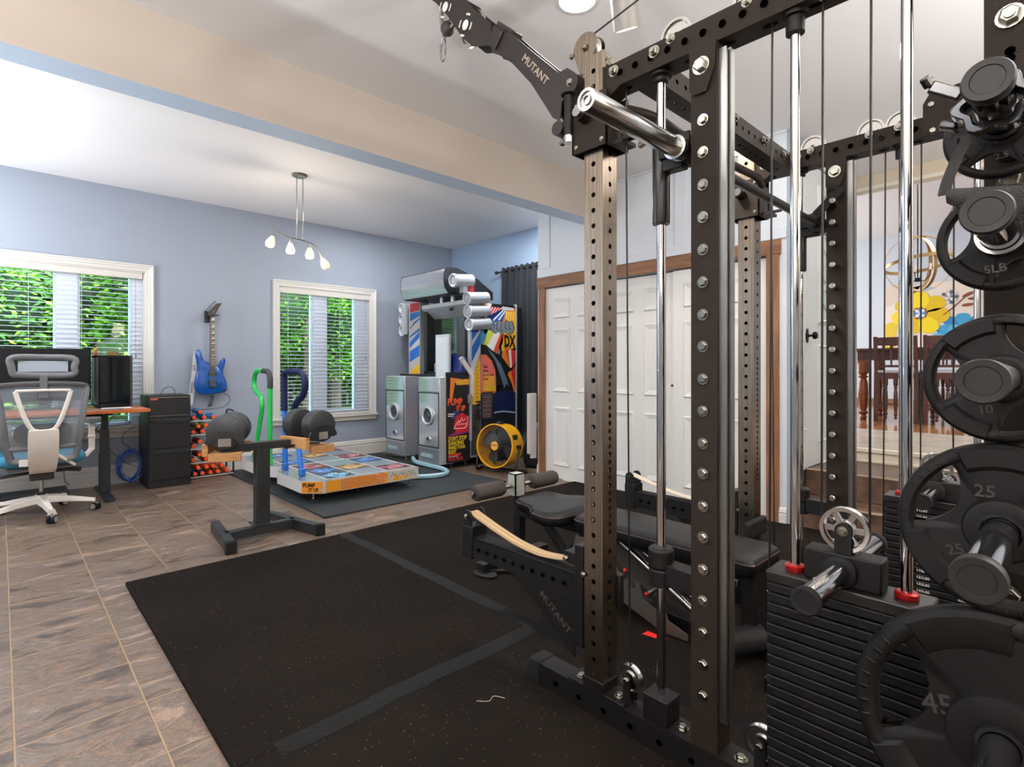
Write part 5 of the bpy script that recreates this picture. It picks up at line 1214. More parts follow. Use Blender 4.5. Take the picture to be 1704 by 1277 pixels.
def dumbbell(cx, cy, zc, deg, label):
    global t
    T = Matrix.Translation((cx, cy, 0)) @ Matrix.Rotation(math.radians(deg), 4, 'Z')     # local +x = axis, away from the camera
    pblock('pine_block', -.17, -.135, -.095, .095, .545, .60, T); pblock('pine_block', .13, .17, -.11, .11, .56, .64, T)
    pblock('pine_block', -.15, .15, .10, .135, .58, .66, T); pblock('pine_block', -.12, .10, -.095, .095, .585, .60, T)
    st = t
    d = thing('dumbbell', (cx, cy, zc), label, 'dumbbell', 'adjustable dumbbells on the stand')
    ax = (T.to_3x3() @ Vector((1, 0, 0))); c = V(cx, cy, zc); R = .112
    for s_ in (-1, 1):
        b = B()
        o = c+ax*s_*.062
        prof = [(0.02, 0)]
        for k in range(5): prof += [(R-.006, .003+k*.019), (R, .006+k*.019), (R, .018+k*.019), (R-.006, .021+k*.019)]
        prof += [(R-.012, .10), (.0, .10)]
        b.lathe(prof, o, ax*s_, 44); b.build('disc', M('dumbbell_grey_iron', '#36383b', .45, .4), d)
    b = B().cyl(c-ax*.06, c+ax*.06, .016, n=20); b.build('grip', SATIN, d)
    b = B(); sd = Vector((-ax.y, ax.x, 0)); p = c-ax*.158
    # crescent shaped end bracket with a light plate
    A = [PI*.02+PI*.96*i/16 for i in range(17)]
    pl = [(.118*math.cos(a), -.075+.085*math.sin(a)) for a in A]+[(.085*math.cos(a), -.085+.05*math.sin(a)) for a in reversed(A)]
    b.prism(pl, p, -sd, (0,0,1), .012, BLACK)
    b.prism([(-.038,-.092),(.038,-.092),(.038,-.040),(-.038,-.040)], p-ax*.004, -sd, (0,0,1), .006, SATIN); b.build('end_bracket', None, d)
    b = B(); b.prism([(.055*math.cos(a), .06+.032*math.sin(a)) for a in [PI+PI*i/14 for i in range(15)]], p+ax*.002, -sd, (0,0,1), -.001); b.build('face_recess', M('recess_dark', '#323335', .5), d)
    t = st
dumbbell(1.13, 3.97, .735, 64, 'grey adjustable dumbbell on the end of the stand nearer the filing cabinet')
dumbbell(1.645, 3.90, .735, 103, 'grey adjustable dumbbell on the end of the stand in front of the blue bar')

# ================================================================ DANCE STAGE
SILV = M('silver_stage_top', '#c3c8ce', .22, .75, bump=(30, .05)); STW = M('white_stage_edge', '#c9c7c2', .5)
t = thing('dance_stage', (2.4, 5.28, .014), 'silver dance game stage with picture tiles and orange PUMP IT UP edge', 'dance stage')
def stage_half(m):   # m=1 near half, -1 mirrored far half
    yc = 5.28; f = lambda x, y: (x, yc-(yc-y)*m) if m == 1 else (x, yc+(yc-y))
    P_ = [f(*p) for p in ((1.84,4.51),(1.97,4.385),(2.92,4.385),(2.92,5.275),(1.96,5.275),(1.84,5.06))]
    if m == -1: P_ = P_[::-1]
    return P_
for m in (1, -1):
    P_ = stage_half(m); b = B(); b.prism(P_, (0,0,.095), (1,0,0), (0,1,0), .105, SILV, STW); b.build('stage_platform', None, t, bevel=.003)
OR = '#d9822b'
b = B(); y = 4.3835; b.box(2.0, 2.56, y-.001, y, .1, .195, C(OR)).box(2.0, 2.13, y-.0015, y-.001, .105, .19, C('#e39a1c'))
random.seed(5)
for i in range(130):
    x = random.uniform(2.13, 2.58); z = random.uniform(.105, .185); w_ = random.uniform(.004, .03)
    b.box(x, x+w_, y-.002-.00002*i, y-.0015, z, z+random.uniform(.003, .009), C(random.choice(['#c98e62', '#b8a08c', '#cf6f1f', '#a89a8c'])))
b.box(2.56, 2.90, y-.001, y, .1, .195, C('#b5b3ab'))
b.prism([(0,0),(.03,.0),(.035,.05),(.02,.09),(0,.092)], (2.56, y-.0012, .101), (1,0,0), (0,0,1), .0004, C('#e39a1c'))
b.prism([(0,.01),(.06,.0),(.12,.02),(.18,.02),(.2,.035),(.12,.04),(.06,.03),(.05,.06),(.02,.06),(.02,.03)], (2.63, y-.0012, .101), (1,0,0), (0,0,1), .0004, C('#e39a1c'))
for i in range(9): b.tube([(2.62+i*.03, y-.002, .14+.03*math.sin(i*2.3)), (2.64+i*.03, y-.002, .165+.02*math.cos(i*1.9)), (2.65+i*.03, y-.002, .15)], .002, 5, C('#24211f'))
# chamfer sticker
u = V(.13, -.125, 0).normalized(); o = V(1.84, 4.51, .1)+V(-.7, -.72, 0)*.0015
q = lambda a, z: o+u*a+Z_*z
b.add([q(0,0), q(.18,0), q(.18,.095), q(0,.095)], [(0,1,2,3)], C('#df8d1d'))
b.text('PUMP', q(.008,.05)+V(-.7,-.72,0)*.001, u, (0,0,1), .045, C('#1a1513'), bold=.04, sx=.95); b.text('IT UP', q(.06,.012)+V(-.7,-.72,0)*.001, u, (0,0,1), .04, C('#1a1513'), bold=.04, sx=.9); b.text('DX', q(.145,.012)+V(-.7,-.72,0)*.001, u, (0,0,1), .035, C('#c9c4ba'), bold=.03, sx=.8)
b.build('edge_sticker', None, t, smooth=False)
# picture tiles
pal = {'r': ('#5d2b33', '#b06a72', '#c9b3ad'), 'b': ('#24406b', '#4f7fc0', '#a9c0dd'), 'y': ('#6d5637', '#c9a25f', '#e0d4b4'), 's': ('#3c4347', '#6fa5d6', '#dff0d0')}
lay = {1: ['b.r', '.y.', 's.r'], -1: ['b.r', '.y.', 'b.r']}
b = B(); b2 = B()
for m in (1, -1):
    for r in range(3):
        for c in range(3):
            x0 = 2.03+.29*c; x1 = x0+.28
            ya = (4.43+.275*r) if m == 1 else (5.32+.275*r); yb_2 = ya+.265
            ch = (['s.r', 'by.', 'r.b'] if m == 1 else ['b.r', '.y.', 'b.r'])[r][c]
            if ch == '.': b.box(x0, x1, ya, yb_2, .2, .2012, M('brushed_tile', '#b7c3cf', .3, .8)); continue
            c0, c1, c2 = pal[ch]; b.box(x0, x1, ya, yb_2, .2, .2014, C(c0, .15))
            cxx, cyy = (x0+x1)/2, (ya+yb_2)/2
            random.seed(r*7+c*3+m)
            b.prism([(.12*math.cos(a)*(1+.25*math.sin(3*a+r)), .09*math.sin(a)*(1+.3*math.cos(4*a+c))) for a in [2*PI*i/30 for i in range(30)]], (cxx, cyy, .2014), (1,0,0), (0,1,0), .0004, C(c1, .15))
            for i in range(8):
                a = random.uniform(0, 6.3); d = random.uniform(.02, .09); px, py = cxx+d*math.cos(a), cyy+d*.8*math.sin(a)
                b.tube([(px-.02, py, .2021), (px, py+random.uniform(-.02, .02), .2021), (px+.025, py+random.uniform(-.02, .02), .2021)], .0035, 4, C(c2 if i % 3 else c0, .15))
    
b.build('picture_tile', None, t, smooth=False)
b = B()
for x in (2.025, 2.315, 2.605, 2.895): b.box(x-.005, x+.005, 4.42, 6.15, .2, .2035)
for y in (4.42, 5.28, 6.145): b.box(2.02, 2.9, y-.006, y+.006, .2, .2035)
b.build('tile_divider', STW, t)
for x, y in ((1.98, 4.6), (2.86, 4.45), (1.98, 5.9), (2.86, 6.05), (2.4, 4.6)):
    b = B(); b.cyl((x, y, .014), (x, y, .022), .022, n=20).cyl((x, y, .022), (x, y, .1), .007, n=10); b.build('levelling_foot', SATIN, t)
b = B().cyl((1.97, 4.66, .045), (1.97, 4.70, .045), .031, n=20).build('caster', M('red_brown_caster', '#5c2b26', .5), t)
# handle bars
def dbar(pts, m, label, foam=None):
    tt = thing('dance_bar', pts[0], label, 'handle bar', 'bent handle bars of the dance stage')
    P_ = smoothpath(pts, 7); B().tube(P_, .0235, 16).build('bent_tube', m, tt)
    for p in (pts[0], pts[-1]):
        b = B().box(p[0]-.025, p[0]+.025, p[1]-.025, p[1]+.025, .2, .27)
        b.build('base_sleeve', m, tt, bevel=.01)
        b = B()
        for z in (.22, .25, .28): b.cyl((p[0]-.026, p[1], z), (p[0]-.034, p[1], z), .005, n=8)
        b.build('set_screw', BLACK, tt)
    if foam: B().tube(smoothpath(foam, 6), .027, 16).build('foam_grip', M('black_foam_grip', '#2d3132', .7), tt)
    return tt
BL = M('blue_bar_enamel', '#1c6cc4', .35); NV = M('navy_foam', '#0a1440', .6, spec=.3); GR = M('green_bar_enamel', '#1fae4a', .35)
tb = dbar([(1.93,5.10,.2),(1.93,5.115,.6),(1.93,5.13,.98),(1.93,5.125,1.07),(1.93,5.08,1.112),(1.93,4.90,1.118),(1.93,4.76,1.115),(1.93,4.68,1.075),(1.93,4.655,1.0),(1.93,4.70,.91),(1.93,4.83,.845),(1.93,4.885,.79),(1.93,4.90,.7),(1.93,4.80,.45),(1.93,4.715,.2)], BL, 'blue bent handle bar with navy foam, nearer bar on the dance stage')
B().tube(smoothpath([(1.93,5.122,.75),(1.93,5.13,.98),(1.93,5.125,1.07),(1.93,5.08,1.112),(1.93,4.90,1.118),(1.93,4.76,1.115),(1.93,4.68,1.075),(1.93,4.655,1.0),(1.93,4.70,.91),(1.93,4.83,.845),(1.93,4.885,.79),(1.93,4.895,.72)], 7), .0285, 16).build('foam_grip', NV, tb)
dbar([(1.93,5.50,.2),(1.93,5.50,.6),(1.93,5.495,.98),(1.93,5.50,1.06),(1.93,5.55,1.112),(1.93,5.70,1.12),(1.93,5.86,1.115),(1.93,5.93,1.07),(1.93,5.95,.98),(1.93,5.90,.91),(1.93,5.76,.86),(1.93,5.72,.80),(1.93,5.725,.72),(1.93,5.84,.45),(1.93,5.92,.2)], GR, 'bright green bent handle bar, farther bar on the dance stage',
     foam=[(1.93,5.494,.95),(1.93,5.498,1.05),(1.93,5.545,1.11),(1.93,5.68,1.12)])
cord('vacuum_hose', [(2.93,4.80,.05),(3.10,4.66,.04),(3.25,4.585,.04),(3.38,4.59,.04),(3.48,4.68,.04),(3.53,4.84,.04),(3.54,5.1,.04),(3.53,5.35,.05),(3.6,5.52,.07)], .025, M('pale_blue_hose', '#8fb3c0', .4, bump=(90, .6)), 'thick pale blue ribbed hose curving from the stage to the dance machine', cat='hose')

# ================================================================ DANCE MACHINE
MS = M('machine_silver', '#c3c7cb', .38, .5); MM = M('mirror_panel', '#dfe5ea', .14, .8, bump=(5, .15)); MD = M('machine_dark', '#26292d', .35, .3); SIL = M('silver_can', '#b4b9c0', .42, .35)
t = thing('dance_machine', (4.1, 5.55, .014), 'tall dance arcade machine with silver speakers, spotlight cans and PUMP IT UP side art', 'arcade machine')
def speaker(y0, y1, x0):
    z0, z1 = .06, 1.045; b = B(); b.box(x0, x0+.20, y0, y1, z0, z1, MS); b.box(x0+.02, x0+.3, y0+.01, y1-.01, z0, z1-.01, MD)
    o = b.build('speaker_cabinet', None, t, bevel=.004)
    b = B(); b.box(x0-.006, x0, y0+.012, y1-.012, .88, 1.035, MM).box(x0-.008, x0, y0+.02, y1-.02, .25, .865, MM); b.build('mirror_face', None, o, bevel=.004)
    b = B()
    for za in (.25, .865): b.box(x0-.012, x0-.006, y0+.012, y1-.012, za-.006, za+.006)
    for ya in (y0+.012, y1-.018): b.box(x0-.012, x0-.006, ya, ya+.006, .25, .865)
    b.build('mirror_frame', MD, o)
    yc = (y0+y1)/2
    b = B(); b.ring([(.108,-.0),(.108,.02),(.095,.028),(.078,.018),(.078,0)], (x0-.008, yc, .60), (-1,0,0), 40, MS); b.lathe([(.08,.004),(.06,-.0),(.03,.006),(.022,.016),(0,.018)], (x0-.008, yc, .60), (-1,0,0), 32, M('speaker_cone', '#4d5257', .4, .4)); b.build('woofer', None, o)
    b = B(); b.ring([(.04,0),(.04,.012),(.024,.012),(.024,0)], (x0-.008, yc, .335), (-1,0,0), 28, MM); b.lathe([(.025,.002),(0,.008)], (x0-.008, yc, .335), (-1,0,0), 20, MD); b.build('tweeter', None, o)
    b = B(); b.box(x0-.006, x0, y0+.01, y1-.01, .075, .225, M('dark_mirror_band', '#9aa2aa', .3, .6)); b.text('ANDAMIRO', (x0-.0075, y1-.06, .125), (0,-1,0), (0,0,1), .062, C('#c4e6f2'), bold=.03, sx=.72); b.build('name_band', None, o)
    b = B()
    for y in (y0+.05, y1-.05): b.mark().cyl((x0+.05, y, .014), (x0+.05, y, .06), .012, n=10).cyl((x0+.05, y, .014), (x0+.05, y, .02), .022, n=14)
    each(b, 'levelling_foot', SATIN, o)
speaker(5.73, 6.18, 3.62); speaker(4.935, 5.36, 3.57)
# body
b = B(); b.box(3.84, 4.85, 4.93, 6.2, .08, 1.07, MD).box(4.12, 4.85, 4.93, 6.1, 1.05, 1.92, MD); b.build('cabinet_body', None, t, bevel=.004)
# inner art strip between the speakers
b = B(); x = 3.838; b.box(x, x+.001, 5.36, 5.73, .12, 1.03, C('#2c3157'))
random.seed(9)
cols = ['#b9433a', '#d8a52c', '#5a7fb5', '#d9d9d6', '#3a2326', '#d08a5a', '#5b4a7d']
for i in range(30):
    yy = random.uniform(5.38, 5.66); zz = random.uniform(.3, .98); b.prism([(random.uniform(.02, .06)*math.cos(a), random.uniform(.02, .07)*math.sin(a)) for a in [2*PI*k/7 for k in range(7)]], (x-.0003-.00005*i, yy, zz), (0,-1,0), (0,0,1), .0001, C(cols[i % 7]))
b.build('front_art', None, t, smooth=False)
# screen housing
b = B(); x0 = 3.99
b.box(x0, x0+.13, 5.80, 5.86, 1.06, 1.93, MD).box(x0, x0+.13, 4.97, 5.02, 1.06, 1.93, MD).box(x0, x0+.13, 4.97, 5.86, 1.06, 1.10, MD)
b.box(x0-.04, x0+.13, 4.97, 5.86, 1.90, 1.95, MS).prism([(0,0),(.16,-.13),(.16,0)], (x0-.03, 5.86, 1.90), (1,0,0), (0,0,1), .89, MS)
b.box(x0-.032, x0-.028, 5.2, 5.28, 1.84, 1.88, BLACK); b.build('screen_housing', None, t, bevel=.002)
b = B().box(x0+.12, x0+.125, 5.02, 5.80, 1.10, 1.90); b.build('screen', M('screen_glass', '#1f2a2a', .03, 0, coat=1), t)
b = B(); b.box(x0+.02, x0+.04, 5.58, 5.66, 1.10, 1.20, C('#ddd8d0')).box(x0+.018, x0+.02, 5.59, 5.65, 1.105, 1.19, C('#4a2e26')).sphere((x0+.017, 5.62, 1.155), .015, C('#c99a80'), 10, (.2,1,1)); tag(b.build('small_figure_card', None), 'small white framed picture of a face below the machine screen', 'picture')
# left pillar
b = B(); x = 4.0; y0, y1 = 5.97, 6.24; b.box(x, x+.14, y0, y1, 1.04, 2.02, MS); b.box(x-.002, x, y0+.01, y1-.03, 1.05, 2.01, C('#b9b4b2'))
W, H = .23, .96
def P2(fy, fz): return (fy*W, fz*H)
def shp(pts, c, lv=1):
    b.prism([P2(*p) for p in pts], (x-.002-.0004*lv, y1-.03, 1.05), (0,-1,0), (0,0,1), .0004, C(c))
shp([(0,.87),(1,.89),(1,1),(0,1)], '#a8323a'); shp([(0,.75),(1,.81),(1,.88),(0,.86)], '#2466a8'); shp([(0,.66),(1,.76),(1,.79),(.4,.73),(0,.64)], '#2c6fae'); shp([(0,.52),(1,.61),(1,.65),(0,.55)], '#2466a8')
shp([(0,.38),(1,.52),(1,.6),(0,.46)], '#2060b0'); shp([(0,.18),(1,.27),(1,.42),(0,.33)], '#1f63b8'); shp([(0,0),(1,0),(1,.17),(.5,.11),(0,.03)], '#e0b01f'); b.build('left_pillar', None, t, smooth=False)
# right pillar + side art (plane Y=4.92, seen from -Y)
b = B(); yp = 4.92
b.box(3.98, 4.0, 4.90, 4.95, .3, 2.05, MS); b.box(4.0, 4.15, yp, 4.97, .1, 1.95, MS)
def art(x0, z0, W, H):
    def f(pts, c, lv=1, m=None): b.prism([(p[0]*W, (1-p[1])*H) for p in pts], (x0, yp-.0004*lv, z0), (1,0,0), (0,0,1), .0003, m or C(c))
    return f
# pillar panel X 4.005-4.145, z .12-1.60
f = art(4.005, .12, .14, 1.5)
f([(0,0),(1,0),(1,1),(0,1)], '#3d3a38'); f([(0,0),(1,0),(1,.34),(0,.34)], '#1f63b8', 2); f([(0,.11),(1,-.0),(1,.03),(0,.16)], '#c9cbd0', 3); f([(0,.28),(1,.13),(1,.2),(.2,.39),(0,.40)], '#c9cbd0', 3); f([(0,.40),(.2,.38),(1,.19),(1,.60),(.1,.60)], '#e0a91d', 3)
for i in range(9): f([(.62,.30+i*.03),(.78,.305+i*.03),(.62,.312+i*.03)], '#2a2420', 4)
b.text('PUMP', (4.095, yp-.003, .72), (0,0,-1), (1,0,0), .17, C('#1b1a1a'), bold=.03, sx=.80, align='LEFT') if False else None
b.text('PUMP', (4.075, yp-.002, .76), (0,0,-1), (1,0,0), .10, C('#171616'), bold=.04, sx=.95); b.text('IT UP', (4.012, yp-.002, .60), (0,0,-1), (1,0,0), .10, C('#171616'), bold=.04, sx=.85)
b.text('THE ULTIMATE REMIX', (4.012, yp-.0025, 1.18), (0,0,-1), (1,0,0), .042, C('#d8d8d6'), bold=.02, sx=1.0)
o = b.build('right_pillar', None, t, smooth=False)
# big side art X 4.15-4.72, z .03-1.93
b = B(); b.box(4.15, 4.73, yp, 4.95, .05, 1.93, MD); W, H = .57, 1.88; f = art(4.155, .05, W, H)
f([(0,0),(1,0),(1,1),(0,1)], '#121417')
f([(0,0),(1,.0),(1,.58),(0,.58)], '#dd7a25', 2); f([(.15,0),(.72,.01),(.62,.10),(.1,.10)], '#d9d5d2', 3)
for i in range(6): f([(.12+.04*i,.105),(.30+.09*i,.005),(.345+.09*i,.008),(.145+.04*i,.105)], '#c92a2c', 4)
f([(.0,.11),(.55,.035),(.72,.03),(.6,.12),(.1,.2)], '#1d4fa3', 4); f([(.25,.12),(.62,.035),(.64,.04),(.33,.12)], '#d9dde2', 5); f([(.38,.13),(.69,.035),(.71,.04),(.45,.13)], '#d9dde2', 5)
f([(.70,.04),(1,.04),(1,.30),(.62,.27)], '#e8a51f', 4)
for i in range(4): f([(.72+.07*i,.045),(.745+.07*i,.045),(.73+.06*i,.11),(.71+.06*i,.11)], '#f0d27a', 5)
f([(.3,0),(.98,.0),(.98,.022),(.3,.022)], '#15161a', 5); f([(.6,.012),(.95,.015),(.95,.035),(.6,.035)], '#c9c4c0', 6); b.text('MADE IN KOREA' if False else '', (0,0,0), (1,0,0), (0,0,1), .01, C('#111111')) if False else None
f([(0,.16),(.2,.16),(.18,.24),(.0,.3)], '#3f97c4', 4); f([(.2,.17),(.36,.18),(.12,.30),(.0,.31)], '#c4cf4a', 5); f([(.38,.18),(.56,.18),(.34,.31),(.16,.28)], '#e5e1da', 5); f([(.58,.18),(.68,.2),(.5,.33),(.36,.30)], '#d8482a', 5); f([(.7,.3),(1,.28),(1,.45),(.86,.42)], '#c9332a', 4); f([(.78,.3),(.86,.29),(.9,.42),(.84,.41)], '#e8dccb', 5)
f([(0,.32),(.3,.38),(.42,.45),(.42,.56),(0,.56)], '#d86b63', 4); f([(.1,.44),(.38,.47),(.38,.56),(.06,.56)], '#e3a03e', 5); f([(.86,.42),(1,.38),(1,.56),(.92,.5)], '#c4281f', 5); f([(.5,.28),(.6,.2),(.66,.3),(.58,.31)], '#d9b13c', 5)
# graffiti letters
gr = [(.24,.12),(.33,.10),(.40,.14),(.46,.10),(.56,.11),(.62,.13),(.72,.095),(.80,.11),(.90,.10),(.97,.15),(.90,.19),(.82,.185),(.86,.205),(.74,.19),(.68,.175),(.60,.205),(.50,.18),(.40,.195),(.28,.175)]
f(gr, '#1a1c20', 6); cxm = sum(p[0] for p in gr)/len(gr); cym = sum(p[1] for p in gr)/len(gr); f([(cxm+(p[0]-cxm)*.94, cym+(p[1]-cym)*.9) for p in gr], '#77828b', 7)
for q in ([(.33,.12),(.36,.15),(.34,.165)], [(.46,.12),(.44,.16),(.5,.17)], [(.58,.125),(.56,.165),(.6,.175)], [(.70,.115),(.68,.15),(.74,.16)], [(.82,.12),(.8,.15),(.86,.16)]):
    b.tube([(4.155+p[0]*W, yp-.0035, .05+(1-p[1])*H) for p in q], .004, 5, C('#1a1c20'))
b.text('DX', (4.155+.66*W, yp-.0035, .05+.725*H), (1,0,0), (0,0,1), .20, C('#161310'), bold=.05, sx=.62)
# silhouetted dancer
f([(0,.265),(.14,.27),(.3,.30),(.46,.325),(.5,.29),(.56,.275),(.6,.31),(.58,.34),(.74,.39),(.84,.42),(.93,.40),(1,.37),(1,.39),(.9,.43),(.8,.44),(.76,.46),(.88,.52),(.98,.60),(.7,.62),(.42,.60),(.42,.50),(.40,.43),(.3,.37),(.14,.33),(0,.33)], '#0f1114', 8)
f([(.18,.29),(.35,.33),(.55,.39),(.72,.48),(.80,.54),(.72,.52),(.66,.55),(.55,.47),(.40,.37),(.24,.315)], '#5c6b7c', 9); f([(.46,.32),(.5,.29),(.54,.30),(.53,.33)], '#6f8297', 9)
for i, s in enumerate(('Take', 'dance', 'to the next', 'Level!')): b.text(s, (4.155+.05*W, yp-.0045, .05+(.585-.026*i)*H), (1,0,0), (0,0,1), .05, C('#2a1512'), bold=.01, sx=.75)
f([(.10,.535),(.60,.535),(.60,.545),(.10,.545)], '#d9b92c', 8); f([(.10,.552),(.52,.552),(.52,.562),(.10,.562)], '#d9b92c', 8)
f([(.37,.575),(.95,.565),(.98,.70),(.36,.70)], '#101b47', 9); f([(.36,.70),(.62,.695),(.99,.71),(.99,.72),(.62,.705),(.36,.71)], '#9fb2c9', 10)
f([(.02,.57),(.34,.57),(.30,.74),(.02,.74)], '#3a3134', 8)
for i in range(11): f([(.05,.585+i*.014),(.28,.585+i*.014),(.28,.590+i*.014),(.05,.590+i*.014)], '#9a7f84' if i % 2 else '#6f5f64', 10)
b.box(4.725, 4.74, 4.905, 4.95, .05, 1.95, MS)
b.build('side_art_panel', None, t, smooth=False)
# lower front side panel X 3.66-4.0, z .1-.98
b = B(); yp = 4.925; b.box(3.655, 3.99, yp, 4.95, .07, 1.10, MD); W, H = .32, .95; f = art(3.66, .09, W, H)
f([(0,0),(1,0),(1,1),(0,1)], '#141214'); f([(.15,.0),(.62,.02),(.6,.1),(.36,.06),(.22,.28),(.12,.30)], '#e3782a', 2); f([(.36,.03),(1,.02),(1,.09),(.42,.09)], '#dca12c', 3)
yt = yp-.002; tx = lambda s, fx, fz, sz, c, sx=1, bo=.04: b.text(s, (3.66+fx*W, yt, .09+(1-fz)*H), (1,0,0), (0,0,1), sz, C(c), bold=bo, sx=sx)
tx('PUMP', .02, .33, .105, '#e5572a', .8); tx('IT UP', .42, .405, .085, '#e5572a', .62)
f([(.3,.56),(.4,.47),(.68,.43),(.95,.48),(1,.58),(.9,.66),(.4,.67)], '#c91d2b', 3); f([(.3,.40),(.6,.41),(.38,.5),(.2,.5)], '#22337a', 2); f([(.35,.66),(1,.60),(1,.67),(.4,.70),(.0,.70)], '#8a2a6d', 2)
b.tube([(3.66+p[0]*W, yp-.0025, .09+(1-p[1])*H) for p in ((.3,.61),(.52,.52),(.55,.55),(.66,.49),(.70,.53),(.95,.48),(.88,.59),(.78,.62),(.3,.615))], .0035, 5, C('#e8dedd'))
tx('NX ABSOLUTE', .48, .575, .022, '#e8dedd', .9, .02)
tx("DON'T STOP", .06, .755, .062, '#e3c52c', .72); tx('DANCING!', .06, .81, .062, '#e3c52c', .72); tx('SHAKE YOUR', .06, .86, .055, '#e3c52c', .72); tx('BODY', .06, .91, .055, '#e3c52c', .72)
f([(.06,.915),(.62,.915),(.62,.94),(.06,.94)], '#c93a22', 3); f([(.06,.945),(.5,.945),(.5,.953),(.06,.953)], '#d6d0cd', 3); tx('MOVE. TRUST.', .06, .995, .045, '#c93a33', .75)
f([(.04,.43),(.34,.43),(.34,.445),(.04,.445)], '#cfc9c9', 3); f([(.04,.455),(.28,.455),(.28,.468),(.04,.468)], '#cfc9c9', 3)
b.build('side_art_panel', None, t, smooth=False)
# white flat panel standing before the screen, blue bag behind, folding arm
b = B().box(3.80, 3.83, 5.075, 5.345, .90, 1.545); o = b.build('front_flap', M('flap_grey_white', '#b9bfc6', .35), t, bevel=.003)
b = B().box(3.797, 3.80, 5.10, 5.32, .93, 1.51); b.build('flap_face', M('flap_face_white', '#cfd5da', .3, bump=(40, .1)), o)
b = B().box(3.86, 3.95, 4.94, 5.15, 1.07, 1.33); b.v = [(x+(.02 if z > 1.2 else 0), y, z-(.06 if (y < 5 and z > 1.2) else 0)) for x, y, z in b.v]
tag(b.build('snack_bag', M('navy_foil_bag', '#1a2a66', .3, var=(9, '#2a3b80')), bevel=.02), 'navy blue foil bag lying on the dance machine under the screen', 'bag')
b = B(); PA = M('pale_pipe_arm', '#cfc6bf', .45)
b.bar((3.86, 4.93, 1.27), (4.0, 4.90, 1.07), .035, .05, PA).bar((4.0, 4.895, 1.07), (4.0, 4.895, .82), .035, .04, PA, up=(0,1,0)).box(3.95, 4.0, 4.88, 4.92, .74, .84, M('arm_clamp_grey', '#8a8078', .5)); b.build('folding_arm', None, t, bevel=.003)
# marquee: curved silver front, black sides
prof = [(3.74,2.30),(3.72,2.25),(3.715,2.17),(3.73,2.08),(3.78,2.02)]
b = B(); vs = [(x, y, z) for y in (5.07, 5.99) for x, z in prof]; n = len(prof); b.add(vs, [(i, i+1, n+i+1, n+i) for i in range(n-1)])
fr = b.build('marquee_face', M('brushed_silver_waves', '#b5b7bd', .22, .85, bump=(3, .9), stretch=(1, 1, 18)), t)
b = B(); side_ = [(3.74,2.31),(3.90,2.33),(4.2,2.24),(4.47,2.09),(4.47,1.99),(4.25,2.02),(3.79,2.01),(3.73,2.08),(3.715,2.17),(3.72,2.25)]
b.prism([(p[0], p[1]) for p in side_], (0, 5.07, 0), (1,0,0), (0,0,1), .01); b.prism([(p[0], p[1]) for p in side_], (0, 5.995, 0), (1,0,0), (0,0,1), .01)
b.add([(3.74,5.07,2.305),(3.90,5.07,2.325),(4.47,5.07,2.08),(3.74,5.99,2.305),(3.90,5.99,2.325),(4.47,5.99,2.08)], [(0,1,4,3),(1,2,5,4)]).box(3.80, 4.45, 5.07, 5.99, 2.01, 2.02)
b.build('marquee_side', MD, t)
b = B()
for y in (5.20, 5.42): b.cyl((3.95, y, 1.94), (3.95, y, 2.02), .025, n=14)
b.build('marquee_post', MS, t)
# spotlight cans
def can(p, L_, label=None, r=.074):
    b = B(); p = V(p); b.lathe([(.0,.008),(.03,.008),(.034,.014),(.05,.014),(.055,.004),(.062,.0),(.070,.003),(r,.012),(r,.03),(r-.006,.034),(r-.006,L_-.01),(r-.014,L_)], p, (1,-.0,.10), 30); o = b.build('spotlight_can', SIL, t)
    b = B(); b.ring([(.064,-.003),(.072,-.003),(.072,.004),(.064,.004)], p, (1,0,.10), 30).ring([(.02,.004),(.026,.004),(.026,.009),(.02,.009)], p, (1,0,.1), 20).build('can_rim', M('can_rim_white', '#e1e3e6', .3), o)
can((3.72, 4.90, 2.14), .28, r=.08)
for z, x in ((1.953, 3.90), (1.80, 3.91), (1.65, 3.93)): can((x, 4.87, z), .31)
for z in (1.955, 1.80, 1.65): can((3.965, 6.36, z), .12)
can((3.93, 6.10, 2.19), .14)
b = B().box(3.93, 4.0, 4.86, 4.95, 2.02, 2.10, C('#a8232e')).box(3.86, 3.93, 4.88, 4.95, 2.02, 2.09, MS).box(3.96, 3.99, 4.90, 4.94, 1.6, 2.05, WHITE).box(3.96, 4.0, 6.26, 6.34, 1.6, 2.0, MS); b.build('can_bracket', None, t)
b = B()
for x, y in ((3.75, 4.98), (3.95, 4.96), (4.6, 4.98)): b.cyl((x, y, .0), (x, y, .08), .02, n=14)
b.build('caster', BLACK, t)

# ================================================================ FAN, CURTAIN, BAG, HEATER
YEL = M('fan_yellow', '#e0a112', .35, coat=.3)
fc = V(4.0, 4.42, .295); a = math.radians(193); fa = V(math.cos(a), math.sin(a), .06).normalized()
t = thing('drum_fan', (fc.x, fc.y, 0), 'round yellow drum fan on a black tube stand beside the dance machine', 'fan')
R = .235; b = B(); b.ring([(R-.006,.10),(R+.006,.10),(R+.006,.085),(R,.08),(R,-.12),(R-.014,-.13),(R-.02,-.12),(R-.008,-.10),(R-.008,.08)], fc, fa, 56); b.build('drum', YEL, t)
b = B(); u = fa.cross(Z_).normalized(); v = u.cross(fa)
for r in [.045+.0175*i for i in range(11)]: b.tube([fc+fa*(.095-.02*(r/.235)**2)+(u*math.cos(q)+v*math.sin(q))*r for q in [2*PI*i/36 for i in range(36)]], .0019, 4, closed=True)
for k in range(12):
    q = 2*PI*k/12; b.tube([fc+fa*.094+(u*math.cos(q)+v*math.sin(q))*.04, fc+fa*.085+(u*math.cos(q)+v*math.sin(q))*.228], .0018, 5)
b.build('grille', M('fan_grille', '#3b3b3b', .4, .5), t)
